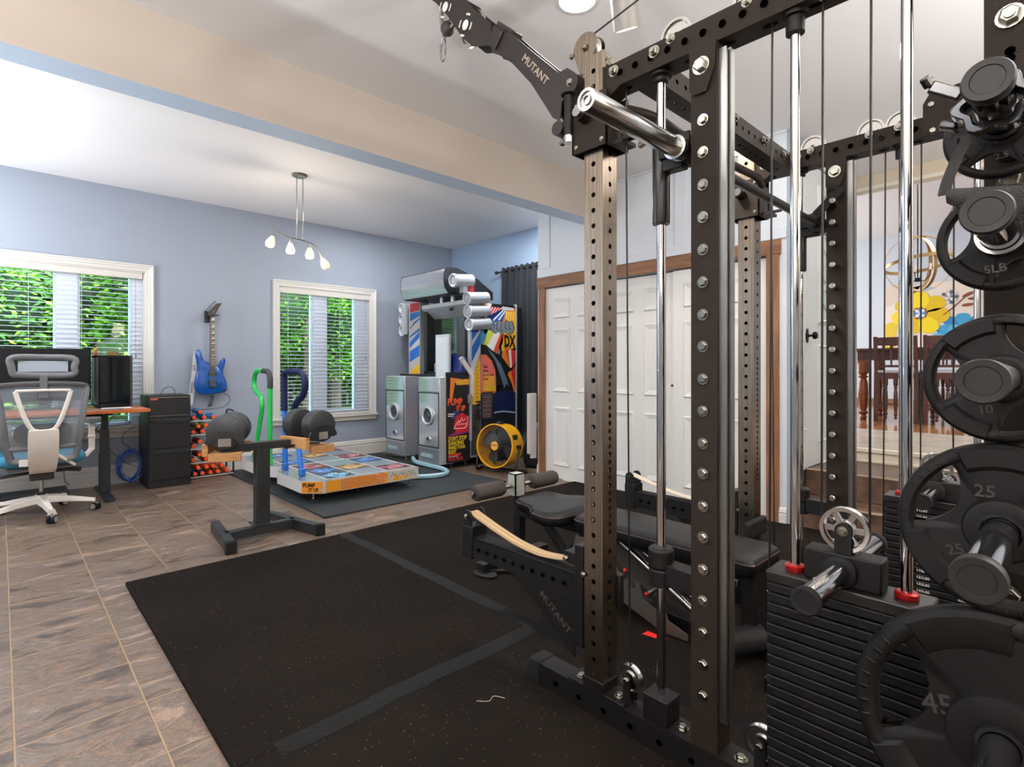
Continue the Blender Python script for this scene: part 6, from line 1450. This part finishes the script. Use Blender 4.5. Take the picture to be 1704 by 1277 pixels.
b = B().lathe([(0,.012),(.045,.010),(.05,0),(.045,-.004)], fc+fa*.094, fa, 28, C('#e8a63a')); b.text('DEWALT', fc+fa*.1075-u*.0, -u if False else (V(0,-1,0)*.97+V(.22,0,0)), (0,0,1), .022, C('#2a2218'), bold=.03, align='CENTER'); b.build('badge', None, t)
b = B()
for k in range(4):
    q = 2*PI*k/4+.5; e = u*math.cos(q)+v*math.sin(q); e2 = -u*math.sin(q)+v*math.cos(q); vs = []
    for r, w_, tw in ((.04,.03,.03),(.10,.06,.035),(.17,.085,.03),(.21,.06,.02)): vs += [fc+e*r-e2*w_+fa*tw, fc+e*r+fa*0, fc+e*r+e2*w_-fa*tw]
    b.add(vs, [(i*3+j, i*3+j+1, (i+1)*3+j+1, (i+1)*3+j) for i in range(3) for j in range(2)])
b.cyl(fc-fa*.06, fc+fa*.03, .055, n=24); b.build('blade', M('fan_blade', '#33363a', .45), t)
b = B(); q1 = fc+u*.262; q2 = fc-u*.262
for q in (q1, q2):
    b.cyl(q-u*.03*(1 if q is q1 else -1), q+u*.015*(1 if q is q1 else -1), .022, n=16)
foot = lambda q, s: [q, q+fa*.10-Z_*.16, q+fa*.14-Z_*.262, q+fa*.10-Z_*.275]
p1 = [q1, V(q1.x, q1.y, .18)+fa*.04, V(q1.x, q1.y, .03)+fa*.07]; p2 = [q2, V(q2.x, q2.y, .18)+fa*.04, V(q2.x, q2.y, .03)+fa*.07]
b.tube(smoothpath(p1+[V(q1.x, q1.y, .02)+fa*.02, V(q1.x, q1.y, .02)-fa*.12, V(q2.x, q2.y, .02)-fa*.12, V(q2.x, q2.y, .02)+fa*.02]+p2[::-1], 5), .013, 10)
b.build('stand', M('fan_stand_black', '#141517', .35, .3), t)
b = B().bar(fc-u*.0+v*.245-fa*.04, fc+v*.245+fa*.04, .05, .035).build('control_box', BLACK, t, bevel=.004)
b = B(); p = fc-u*.2+v*.12-fa*.02; b.bar(fc-u*.215+v*.09-fa*.02, fc-u*.215+v*.09+fa*.06, .015, .08).build('switch_plate', BLACK, t)
# curtain
t = thing('curtain', (4.95, 4.72, 2.45), 'black curtain on a black rod beside the dance machine', 'curtain')
b = B(); n = 90; vs = []
for z, amp in ((2.49, .02), (2.455, .028), (2.43, .018), (2.3, .03), (1.2, .035), (.33, .04)):
    for i in range(n+1):
        y = 4.02+1.38*i/n; vs.append((4.925+amp*math.sin(i*.85+.6*math.sin(i*.2))+.006*math.sin(i*2.3), y, z+(.012*math.sin(i*1.9) if z > 2.47 else 0)))
b.add(vs, [(k*(n+1)+i, k*(n+1)+i+1, (k+1)*(n+1)+i+1, (k+1)*(n+1)+i) for k in range(5) for i in range(n)])
b.build('curtain_panel', M('charcoal_curtain', '#25282d', .9, bump=(300, .4)), t, ang=80)
b = B().cyl((4.925, 3.99, 2.445), (4.925, 5.48, 2.445), .010, n=12).sphere((4.925, 5.505, 2.445), .025, None, 14).lathe([(.012,0),(.02,.005),(.012,.01)], (4.925, 5.47, 2.445), (0,1,0), 14).bar((4.925, 5.43, 2.445), (5.0, 5.43, 2.46), .012, .02); b.build('curtain_rod', BLACK, t)
b = B(); P_ = [(.30*math.cos(a)*(1+.12*math.sin(3*a)), .20*math.sin(a)*(1+.1*math.cos(2*a))) for a in [2*PI*i/22 for i in range(22)]]; vs = []
for s, z in ((.9,0),(1.,.06),(.95,.2),(.75,.34),(.4,.43),(.05,.45)): vs += [(4.62+p[0]*s*.75, 4.35+p[1]*s+.02*math.sin(i*1.3+z*9), z+.012*math.sin(i*2.1)*(z > 0)) for i, p in enumerate(P_)]
b.add(vs, [(k*22+i, k*22+(i+1) % 22, (k+1)*22+(i+1) % 22, (k+1)*22+i) for k in range(5) for i in range(22)]+[tuple(range(21, -1, -1)), tuple(range(110, 132))])
tag(b.build('fabric_bag', M('black_bag_nylon', '#17181b', .6, bump=(14, 1.)), ang=80), 'slumped black fabric bag on the floor behind the yellow fan', 'bag')
b = B().box(4.93, 4.97, 4.0, 4.75, 0, .46); tag(b.build('blue_band', M('pale_blue_band', '#7d9cc4', .7), bevel=.01), 'pale blue band showing under the black curtain', 'cloth')  # pale blue box filling the strip below the curtain hem
t = thing('folding_panel', (4.10, 4.03, .24), 'narrow white slatted panel hanging beside the closet corner behind the fan', 'panel')
b = B().box(4.05, 4.155, 4.0, 4.04, .24, .88).box(4.09, 4.155, 4.0, 4.035, .19, .24).build('panel', M('panel_white', '#c6c3c0', .5), t, bevel=.004)
b = B()
for i in range(4): b.box(4.046, 4.05, 4.004+.009*i, 4.009+.009*i, .25, .87)
b.build('ridge', M('panel_white', '#c6c3c0', .5), t)

# ================================================================ CEILING LAMPS
t = thing('pendant_lamp', (2.03, 5.024, ZF), 'brushed nickel pendant with four glass shades on a wavy bar', 'pendant lamp')
NI = M('brushed_nickel', '#9c978f', .3, .9)
b = B().lathe([(.0,0),(.065,0),(.07,-.008),(.06,-.02),(.02,-.028),(0,-.028)][::-1], (2.03, 5.024, ZF), (0,0,1), 30); b.build('canopy', NI, t)
for x in (2.004, 2.062): B().cyl((x, 5.024, 2.36), (x, 5.024, ZF-.02), .0045, n=10).build('rod', NI, t)
wv = smoothpath([(1.795,5.024,2.44),(1.84,5.024,2.385),(1.93,5.024,2.358),(2.03,5.024,2.35),(2.13,5.024,2.335),(2.20,5.024,2.30),(2.235,5.024,2.23)], 6)
b = B().tube(wv, .0055, 8).sphere((1.793,5.024,2.445), .009, None, 8); b.build('wavy_bar', NI, t)
SHG = bpy.data.materials.new('glowing_glass_shade'); SHG.use_nodes = True; q = SHG.node_tree.nodes['Principled BSDF']; q.inputs['Base Color'].default_value = lin('#f3d9b4'); q.inputs['Roughness'].default_value = .3; q.inputs['Emission Color'].default_value = lin('#ffc98a'); q.inputs['Emission Strength'].default_value = 1.2
SHW = M('faint_glow_glass_shade', '#d9d4ca', .25, emit=('#ffffff', .25)); BULB = M('bulb_glow', '#ffffff', .3, emit=('#fff2dc', 9.))  # the shade without a bulb gets a faint glow in its material
for i, (x, z, lx, tx_) in enumerate(((1.80, 2.385, 1.784, -.35), (1.945, 2.355, 1.947, 0), (2.125, 2.335, 2.128, 0), (2.235, 2.25, 2.275, .42))):
    d = V(math.sin(tx_), -.05, -math.cos(tx_)).normalized(); p = V(x, 5.024, z)-Z_*.01
    b = B().cyl(p+Z_*.01, p+d*.03, .004, n=8).lathe([(.012,0),(.014,.02),(.010,.03)], p+d*.02, d, 14); b.build('lamp_socket', NI, t)
    b = B(); b.lathe([(.012,0),(.022,.02),(.034,.05),(.040,.075),(.036,.095),(.028,.105)], p+d*.035, d, 20); b.v = b.v
    sd_ = b.build('shade', SHW if i == 1 else SHG, t)
    if i != 1: B().sphere(p+d*.10, .02, None, 12).build('bulb', BULB, sd_)
t = thing('recessed_ceiling_lamp', (2.0, 1.66, ZN), 'round glowing recessed lamp in the white front ceiling', 'ceiling lamp')
b = B(); b.lathe([(0,-.001),(.085,-.001)], (1.98, 1.64, ZN), (0,0,1), 36); b.build('lens', M('lamp_lens', '#ffffff', .4, emit=('#fff6e8', 6.)), t)
b = B(); b.ring([(.085,-.0),(.085,-.005),(.10,-.004),(.104,0)], (1.98, 1.64, ZN), (0,0,1), 36); b.build('trim_ring', WHITE, t)
t = thing('ceiling_spotlight', (2.0, 1.42, ZN), 'grey cylindrical ceiling spotlight with a glowing edge above the rack', 'spotlight')
b = B(); sp = V(1.85, 1.32, ZN); dd = V(.45, .15, -.88).normalized(); b.lathe([(.04,0),(.052,.05),(.056,.30),(.050,.30),(.048,.285),(0,.285)], sp, dd, 30); b.build('lamp_body', M('spot_grey', '#8f8b86', .4), t)
b = B(); b.lathe([(0,.296),(.049,.296)], sp, dd, 30); b.build('lens', _M['lamp_lens'], t)

# ================================================================ DINING ROOM BEYOND
DWOOD = M('dark_dining_wood', '#5a3024', .35, var=(5, '#43231b'), stretch=(6, 6, 1)); OWOOD = M('orange_turned_wood', '#8f4a22', .3, var=(5, '#73391a'), stretch=(6, 6, 1))
ZD = .49
def turned(b, x, y, z0, z1, r, m=None):
    H = z1-z0; prof = [(r*.5,0),(r*.75,.03),(r*.5,.08),(r*.95,.11),(r*.95,.13),(r*.6,.16),(r*.8,.22),(r,.45),(r*.9,.65),(r*.6,.72),(r,.75),(r*.6,.78),(r*1.05,.82),(r*1.1,1.)]
    b.lathe([(a, q*H) for a, q in prof], (x, y, z0), (0,0,1), 14, m)
# table: visible long side facing the camera
t = thing('dining_table', (8.4, .9, ZD), 'counter-height dark wooden dining table with turned orange legs', 'table')
B().box(7.93, 8.98, -.6, 2.03, 1.36, 1.395).build('table_top', DWOOD, t, bevel=.006)
B().box(7.98, 8.93, -.55, 1.98, 1.25, 1.36).build('apron', DWOOD, t)
for x, y in ((8.04, 1.93), (8.87, 1.93), (8.04, -.5), (8.87, -.5)):
    b = B(); turned(b, x, y, ZD, 1.22, .058); b.box(x-.05, x+.05, y-.05, y+.05, 1.20, 1.36); b.build('leg', OWOOD, t)
def dchair(x, y, rot, label):
    """counter chair, back towards the camera before rotation (back plane at local x=-.2)"""
    t = thing('dining_chair', (x, y, ZD), label, 'chair', 'dark wooden spindle chairs at the dining table')
    o = V(x, y, ZD); R_ = Matrix.Rotation(rot, 3, 'Z'); q = lambda a, c, z: o+R_ @ V(a, c, z)
    for s_ in (-1, 1):
        b = B().bar(q(-.22, s_*.20, 0), q(-.20, s_*.20, .62), .04, .04, up=(0,1,0)).bar(q(-.20, s_*.20, .62), q(-.25, s_*.20, 1.04), .038, .035, up=(0,1,0)); b.build('rear_leg', DWOOD, t)
        b = B(); p = q(.2, s_*.2, 0); turned(b, p.x, p.y, p.z, p.z+.58, .03); b.build('front_leg', DWOOD, t)
    B().bar(q(-.24, -.21, .98), q(-.24, .21, .98), .025, .10).build('top_rail', DWOOD, t, bevel=.008)
    B().bar(q(-.21, -.2, .68), q(-.21, .2, .68), .022, .03).build('back_rail', DWOOD, t)
    b = B()
    for k in range(4):
        p = q(-.225, -.12+.08*k, .69); turned(b, p.x, p.y, p.z, p.z+.25, .014)
    b.build('back_spindle', DWOOD, t)
    b = B(); c = [q(a, e, .60) for a, e in ((-.22,-.22),(.24,-.22),(.24,.22),(-.22,.22))]; c2 = [p+Z_*.03 for p in c]; b.add(c+c2, [(3,2,1,0),(4,5,6,7)]+[(i, (i+1) % 4, 4+(i+1) % 4, 4+i) for i in range(4)]); b.build('seat', M('pale_seat_pad', '#b9bcc6', .6), t, bevel=.01)
    b = B(); b.bar(q(-.2, -.2, .56), q(-.2, .2, .56), .03, .07).bar(q(.2, -.2, .56), q(.2, .2, .56), .03, .07).bar(q(-.2, -.2, .56), q(.2, -.2, .56), .03, .07).bar(q(-.2, .2, .56), q(.2, .2, .56), .03, .07); b.build('seat_frame', DWOOD, t)
    b = B().bar(q(-.21, -.2, .22), q(-.21, .2, .22), .02, .02).bar(q(-.21, -.2, .17), q(.2, -.2, .17), .02, .02).bar(q(-.21, .2, .17), q(.2, .2, .17), .02, .02)
    b.build('stretcher', DWOOD, t)
    b = B()
    for k in range(3): p = q(-.21, -.1+.1*k, .02); turned(b, p.x, p.y, p.z+.02, p.z+.52, .022)
    b.build('lower_spindle', DWOOD, t)
dchair(8.03, 1.54, 0, 'dark spindle-back dining chair near the end of the table with the orange leg')
dchair(7.98, 1.04, 0, 'dark spindle-back dining chair in front of the flower painting, partly hidden by the weight plates')
dchair(9.1, 1.3, PI, 'dark dining chair on the far side of the dining table')
# painting
t = thing('painting', (11.59, 1.75, 2.0), 'large canvas of a yellow flower with blue petals and brown leaves', 'painting')
b = B(); yL, yR, z0, z1 = 2.43, 1.10, 1.38, 2.60; xw = 11.555; b.box(xw, 11.595, yR, yL, z0, z1, C('#e5d9cc', .6)); Wd = yL-yR; Hd = z1-z0
def pf2(pts, c, lv): b.prism([(p[0]*Wd, (1-p[1])*Hd) for p in pts], (xw-.002*lv, yL, z0), (0,-1,0), (0,0,1), .002, C(c, .6))
def flower(cx, cy, R, c1, c2, n, lv, sq=1., ph=0.):
    for k in range(n):
        a = 2*PI*k/n+ph; P_ = []
        for i in range(13):
            q = (i/12-.5)*1.25*2*PI/n; r = R*(1-.45*abs(2*(i/12)-1)**3); P_.append((cx+r*math.cos(a+q), cy+r*math.sin(a+q)*sq*Wd/Hd))
        pf2([(cx, cy)]+P_, c1 if k % 2 else c2, lv+(k % 2)*.3)
pf2([(.0,.0),(.4,.0),(.3,.2),(.0,.3)], '#d9c8bd', 1); pf2([(.25,.05),(.42,.02),(.55,.08),(.4,.12),(.3,.2),(.28,.1)], '#9cc2d6', 1); pf2([(.0,.55),(.15,.5),(.1,.9),(0,1)], '#dfc33a', 1)
flower(.80, .64, .22, '#3f9fcb', '#2b83bf', 7, 2, .8, .3); flower(.68, .78, .18, '#5fb4d8', '#2b83bf', 6, 2.2); flower(.86,.72,.09,'#d8e6e8','#bcd5de',6,3)
flower(.38, .42, .31, '#f0d520', '#dfbb14', 7, 4, .9, .2); flower(.38, .42, .085, '#7a4a33', '#8a5a3c', 9, 5); flower(.38, .42, .065, '#d9e3ea', '#4f86b8', 8, 5.6)
flower(.68, .22, .09, '#c9c9cf', '#5a6070', 10, 3); flower(.68, .22, .05, '#e5ddd6', '#8a8f9c', 7, 3.6)
for c in ((.86,.20,.5),(.92,.26,0),(.86,.34,.1),(.60,.40,2.2),(.22,.80,1.6),(.12,.85,.4),(.30,.93,.2)):
    P_ = [(c[0]+.065*math.cos(q)*math.cos(c[2])-.022*math.sin(q)*math.sin(c[2]), c[1]-.065*math.cos(q)*math.sin(c[2])-.022*math.sin(q)*math.cos(c[2])) for q in [2*PI*i/12 for i in range(12)]]
    pf2(P_, '#8a4a3a', 3)
b.tube([(xw-.008, yL-.62*Wd, z0+(1-.46)*Hd), (xw-.008, yL-.72*Wd, z0+(1-.36)*Hd), (xw-.008, yL-.84*Wd, z0+(1-.22)*Hd)], .008, 5, C('#7a4236'))
b.build('canvas', None, t, smooth=False); B().box(11.596, 11.599, yR+.02, yL-.02, z0+.02, z1-.02).build('backing', DWOOD, t)
# orb chandelier
oc = V(8.3, 1.20, 2.40)
oc = V(7.5, 1.27, 2.32)
t = thing('orb_chandelier', (7.5, 1.27, 3.49), 'round brass orb chandelier of crossed rings hanging in the dining room', 'chandelier')
BR = M('aged_brass_wood', '#a88a5f', .35, .7)
for i, ax in enumerate(((.9,.3,.05), (.2,.95,.1), (.1,.15,1), (.62,-.72,.1))):
    b = B(); r = .31 if i != 3 else .29; b.ring([(r, -.018), (r+.008, -.018), (r+.008, .018), (r, .018)], oc, ax, 56); b.build('ring', BR, t)
b = B(); b.cyl(oc-Z_*.2, V(oc.x, oc.y, 3.49), .006, n=8); b.lathe([(.06,0),(.06,-.02),(0,-.03)], (oc.x, oc.y, 3.49), (0,0,1), 20)
b.lathe([(0,0),(.03,.0),(.035,.02),(.03,.04),(0,.04)], oc-Z_*.2, (0,0,1), 16)
for k in range(4):
    a = k*PI/2+.4; e = V(math.cos(a), math.sin(a), 0); b.tube(smoothpath([oc-Z_*.18, oc-Z_*.19+e*.06, oc-Z_*.13+e*.11, oc-Z_*.07+e*.115], 5), .005, 6)
b.build('stem', DK, t)
b = B()
for k in range(4): a = k*PI/2+.4; e = V(math.cos(a), math.sin(a), 0); b.mark().cyl(oc-Z_*.07+e*.115, oc-Z_*.0+e*.115, .012, n=10)
each(b, 'candle_sleeve', M('candle_cream', '#d8d0bd', .5), t)
# ================================================================ OUTDOORS
struct(B().box(-40, 45, 6.8, 60, -.6, -.5), 'ground_lawn', M('lawn_green', '#5c8a35', .9, var=(1.2, '#7aa83f'), bump=(30, .8)), smooth=False)
LEAF = bpy.data.materials.new('leaves'); LEAF.use_nodes = True; nt = LEAF.node_tree; N = nt.nodes; L = nt.links; b_ = N['Principled BSDF']
g = N.new('ShaderNodeNewGeometry'); rp = N.new('ShaderNodeValToRGB'); e = rp.color_ramp.elements; e[0].color = lin('#2c5a1c'); e[1].color = lin('#a3cc3c'); e[1].position = 1.
x = e.new(.55); x.color = lin('#4a8a2a'); x = e.new(.85); x.color = lin('#74ac33')
L.new(g.outputs['Random Per Island'], rp.inputs[0]); L.new(rp.outputs[0], b_.inputs['Base Color']); b_.inputs['Roughness'].default_value = .6
tr = N.new('ShaderNodeBsdfTranslucent'); L.new(rp.outputs[0], tr.inputs[0]); mx = N.new('ShaderNodeMixShader'); mx.inputs[0].default_value = .35
L.new(b_.outputs[0], mx.inputs[1]); L.new(tr.outputs[0], mx.inputs[2]); L.new(mx.outputs[0], N['Material Output'].inputs[0])
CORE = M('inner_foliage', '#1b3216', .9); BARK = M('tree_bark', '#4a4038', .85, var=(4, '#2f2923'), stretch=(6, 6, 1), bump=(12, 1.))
def crown_mesh(seed, rx, rz, n, leaf=.075):
    rnd = random.Random(seed); b = B(); blobs = [(rnd.uniform(-.5,.5)*rx, rnd.uniform(-.5,.5)*rx, rnd.uniform(-.55,.6)*rz, rnd.uniform(.4,.65)) for _ in range(9)]
    b.mi(LEAF)
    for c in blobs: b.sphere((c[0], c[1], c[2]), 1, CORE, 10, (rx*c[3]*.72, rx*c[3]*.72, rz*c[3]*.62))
    vs = []; fs = []
    for i in range(n):
        c = blobs[i % 9]; th = rnd.uniform(0, 2*PI); ph = math.acos(rnd.uniform(-1, 1)); r = rnd.uniform(.75, 1.08)
        p = Vector((c[0]+rx*c[3]*r*math.sin(ph)*math.cos(th), c[1]+rx*c[3]*r*math.sin(ph)*math.sin(th), c[2]+rz*c[3]*r*math.cos(ph)))
        u = Vector((rnd.gauss(0,1), rnd.gauss(0,1), rnd.gauss(0,.5))).normalized(); v = u.orthogonal().normalized(); s = leaf*rnd.uniform(.6, 1.4); k = len(vs)
        vs += [p-u*s, p+v*s*.5, p+u*s, p-v*s*.5]; fs.append((k, k+1, k+2, k+3))
    b.add(vs, fs, LEAF); return b
tcount = 0
protos_c = []
kinds = [(1.9, 2.6, 15000), (2.6, 2.2, 18000), (1.5, 3.2, 14000)]
def tree(x, y, k, z, s, label, h=3.2, tr_=.14):
    t = thing('tree', (x, y, -.5), label, 'tree', 'trees in the garden behind the windows')
    if k < len(protos_c): me = protos_c[k]
    else:
        o = crown_mesh(k*11+3, kinds[k][0], kinds[k][1], kinds[k][2]).build('c', None, smooth=False); me = o.data; protos_c.append(me); bpy.data.objects.remove(o)
    c = bpy.data.objects.new('crown', me); COL.objects.link(c); c.parent = t; c.location = (0, 0, z+.5); c.scale = (s, s, s); c.rotation_euler = (0, 0, x*1.7)
    b = B(); b.tube(smoothpath([(0, 0, 0), (.05, .02, h*.4), (-.04, .03, h*.8), (.03, 0, h*1.25)], 4), .1, 10, rs=None if False else [tr_*(1.25-.5*i/12) for i in range(13)])
    o = b.build('trunk', BARK, None); o.parent = t
    return t
for k in range(3): tree(60+k*4, 60, k, 3, 1, 'x')
for o in [o for o in COL.objects if o.get('label') == 'x']:
    for c in kids(o): bpy.data.objects.remove(c)
    bpy.data.objects.remove(o)
specs = [(2.4,18.5,1,1.3,1.3),(1.4,15.2,1,2.3,1.2),(-3.4,16.5,1,2.6,1.4),(2.6,20.5,1,3.0,1.6),(-1.6,11.0,0,1.6,.85),(.1,12.2,1,1.5,.8),(1.9,11.6,2,2.0,.8),(-.6,15.5,1,2.6,1.1),(3.2,16.0,0,3.2,1.1),(6.2,14.6,0,4.2,.9),(8.1,17.2,2,4.2,1.0),(9.9,15.8,1,4.4,.95),(5.2,20.0,1,3.6,1.3),(11.8,20.5,0,3.8,1.5),(8.6,24.0,1,3.2,1.7),(15.5,25.0,1,3.4,1.9),(13.2,17.0,2,4.4,1.0),(1.0,22.0,1,3.6,1.7),(18.0,21.0,0,4.0,1.6),(6.0,30.0,1,3.4,2.4),(13.0,32.0,1,3.4,2.6),(21.0,33.0,1,3.6,2.8)]
seen_txt = ['close leafy green tree at the left edge behind the wide window', 'close leafy green tree behind the middle of the wide window', 'close leafy green tree behind the right pane of the wide window']
for i, (x, y, k, z, s) in enumerate(specs[4:]+specs[:4]):
    lab = seen_txt[i] if i < 3 else 'dark-trunked green tree in the garden behind the windows'
    t = tree(x, y, k, z, s, lab, h=max(1.6, z), tr_=.13 if i < 3 else .2)
    if i < 3: del t['group']
t = thing('garden_fence', (9, 23, -.5), 'low pale garden fence far behind the right window', 'fence')
b = B()
for i in range(14): b.box(3+i*1.2, 3.08+i*1.2, 22.9, 23.0, -.5, .75)
b.build('post', M('fence_grey', '#a9b0a8', .6), t)
B().box(3, 19, 22.9, 22.95, .55, .65).box(3, 19, 22.9, 22.95, 0, .1).build('rail', M('fence_grey', '#a9b0a8', .6), t)
b = B(); rnd = random.Random(4)
t = thing('flowering_shrub', (6.3, 9.6, -.5), 'pink flowering shrub low outside the right window', 'shrub')
o = crown_mesh(77, .35, .3, 500, .06); cm = M('pink_petals', '#b07f98', .6)
o.build('foliage', None, None, smooth=False).parent = t
for c in kids(t): c.location = (0, 0, .35)
b = B()
for i in range(90):
    th = rnd.uniform(0, 6.28); r = rnd.uniform(.1, .33); b.sphere((r*math.cos(th), r*math.sin(th), .35+rnd.uniform(-.05, .26)), .028, cm, 6)
o = b.build('blossom', None); o.parent = t
# ================================================================ LIGHT
sc = bpy.context.scene
w = bpy.data.worlds.new('sky'); sc.world = w; w.use_nodes = True; N = w.node_tree.nodes; L = w.node_tree.links
sky = N.new('ShaderNodeTexSky'); sky.sky_type = 'NISHITA'; sky.sun_disc = False; sky.sun_elevation = math.radians(50); sky.sun_rotation = math.radians(200); sky.air_density = 1.2; sky.dust_density = 1.5
L.new(sky.outputs[0], N['Background'].inputs[0]); N['Background'].inputs[1].default_value = SKY_STR
def light(kind, name, loc, rot, e, col=(1,1,1), size=None, sy=None, portal=False, shape=None, spread=None):
    l = bpy.data.lights.new(name, kind); l.energy = e; l.color = col
    if kind == 'AREA':
        l.shape = shape or 'RECTANGLE'; l.size = size
        if sy: l.size_y = sy
        if portal: l.cycles.is_portal = True
        if spread: l.spread = math.radians(spread)
    elif kind == 'SUN': l.angle = math.radians(1.2)
    elif size: l.shadow_soft_size = size
    o = bpy.data.objects.new(name, l); COL.objects.link(o); o.location = loc; o.rotation_euler = rot; return o
light('SUN', 'sun', (0, -5, 30), (math.radians(38), 0, math.radians(-12)), SUN_E, (1, .95, .86))
# window portals (sky light sampling)
light('AREA', 'portal_window_left', (.38, YW+.2, 1.35), (math.radians(-90), 0, 0), 1, size=1.5, sy=1.6, portal=True)
light('AREA', 'portal_window_right', (3.02, YW+.2, 1.35), (math.radians(-90), 0, 0), 1, size=1.3, sy=1.6, portal=True)
# recessed ceiling lamps (one is in view; the other ceiling lights are added fill without fixtures)
WARM = (1, .90, .78); NEUT = (1, .97, .94)
rl = kids(bpy.data.objects['recessed_ceiling_lamp'])
LP = [(1.98, 1.64, ZN), (-.6, 1.64, ZN), (1.98, -.9, ZN), (-.6, -.9, ZN), (3.4, 1.2, ZN), (3.4, -.9, ZN)]
for x, y in ((-1.2, -1.2), (1.9, -1.6), (-1.6, .6)): light('POINT', 'unseen_fill_point', (x, y, 2.0), (0, 0, 0), FILL_N, (1, .84, .66), size=.16)  # added warm fill points beside and behind the camera, no globes exist
for x, y in ((-1.3, 5.2),): light('POINT', 'unseen_fill_point', (x, y, 1.9), (0, 0, 0), FILL_F, (.97, .98, 1), size=.16)  # far-room point fill, added out of view
for x, y, z, e, c in ((-1.3, -.6, 1.85, UP_N, NEUT), (2.6, -1.6, 1.85, UP_N, NEUT), (-1.6, 1.0, 1.7, UP_N*.55, NEUT), (-2.0, 5.0, 1.1, UP_F, (.93, .97, 1))): light('AREA', 'upward_fill_light', (x, y, z), (PI, 0, 0), e, c, size=.35, shape='DISK')  # added upward fill to brighten the ceilings, no lamp bodies
for i, (x, y, z) in enumerate(LP):
    light('AREA', 'ceiling_lamp_and_fill', (x, y, z-.012), (0, 0, 0), LAMP_FILL_E, NEUT, size=.17, shape='DISK')
for i, (x, y) in enumerate(((-.8, 5.6), (.6, 4.2), (3.3, 5.6), (4.3, 4.5))):
    light('AREA', 'ceiling_lamp_and_fill', (x, y, ZF-.012), (0, 0, 0), CEIL_FILL_F, (.96, .98, 1), size=.17, shape='DISK')  # added fill under the far ceiling, no lamps fitted there
for x in (1.80, 2.125, 2.235): light('POINT', 'pendant_bulb_light', (x, 5.02, 2.17), (0, 0, 0), 9, (1, .84, .66), size=.04)
light('SPOT', 'spotlight_beam', tuple(sp+dd*.32), dd.to_track_quat('-Z', 'Y').to_euler(), 60, WARM, size=.05).data.spot_size = math.radians(90)
# added dining room fill from the side and above
light('AREA', 'dining_side_fill', (9.0, 4.9, 2.0), (math.radians(-90), 0, 0), DIN_E, (.93, .97, 1), size=3.5, sy=2.2)
light('AREA', 'dining_ceiling_fill', (7.5, .5, 3.45), (0, 0, 0), DIN_E*.5, NEUT, size=1.2, sy=1.2)
light('AREA', 'passage_ceiling_fill', (4.8, .4, ZN-.015), (0, 0, 0), 5, NEUT, size=.2, shape='DISK')  # added passage fill, light only
# ================================================================ CAMERA
cd_ = bpy.data.cameras.new('camera'); cam = bpy.data.objects.new('camera', cd_); COL.objects.link(cam); sc.camera = cam
cd_.sensor_width = 36; cd_.sensor_fit = 'HORIZONTAL'; cd_.lens = 36*899/1704; cd_.shift_y = (611-638.5)/1704; cd_.clip_start = .05; cd_.clip_end = 200
cam.location = (0, 0, 1.16); cam.rotation_euler = (math.radians(90), 0, math.atan2(-.6881055, .7256107))
sc.view_settings.view_transform = 'Standard'; sc.view_settings.look = 'None'; sc.view_settings.gamma = 1; sc.view_settings.exposure = EXPO; sc.view_settings.use_curve_mapping = False
sc.cycles.use_denoising = True; sc.cycles.max_bounces = 8; sc.cycles.diffuse_bounces = 5; sc.cycles.glossy_bounces = 4; sc.cycles.transparent_max_bounces = 12; sc.cycles.transmission_bounces = 4
sc.cycles.caustics_reflective = False; sc.cycles.caustics_refractive = False; sc.cycles.sample_clamp_indirect = 6
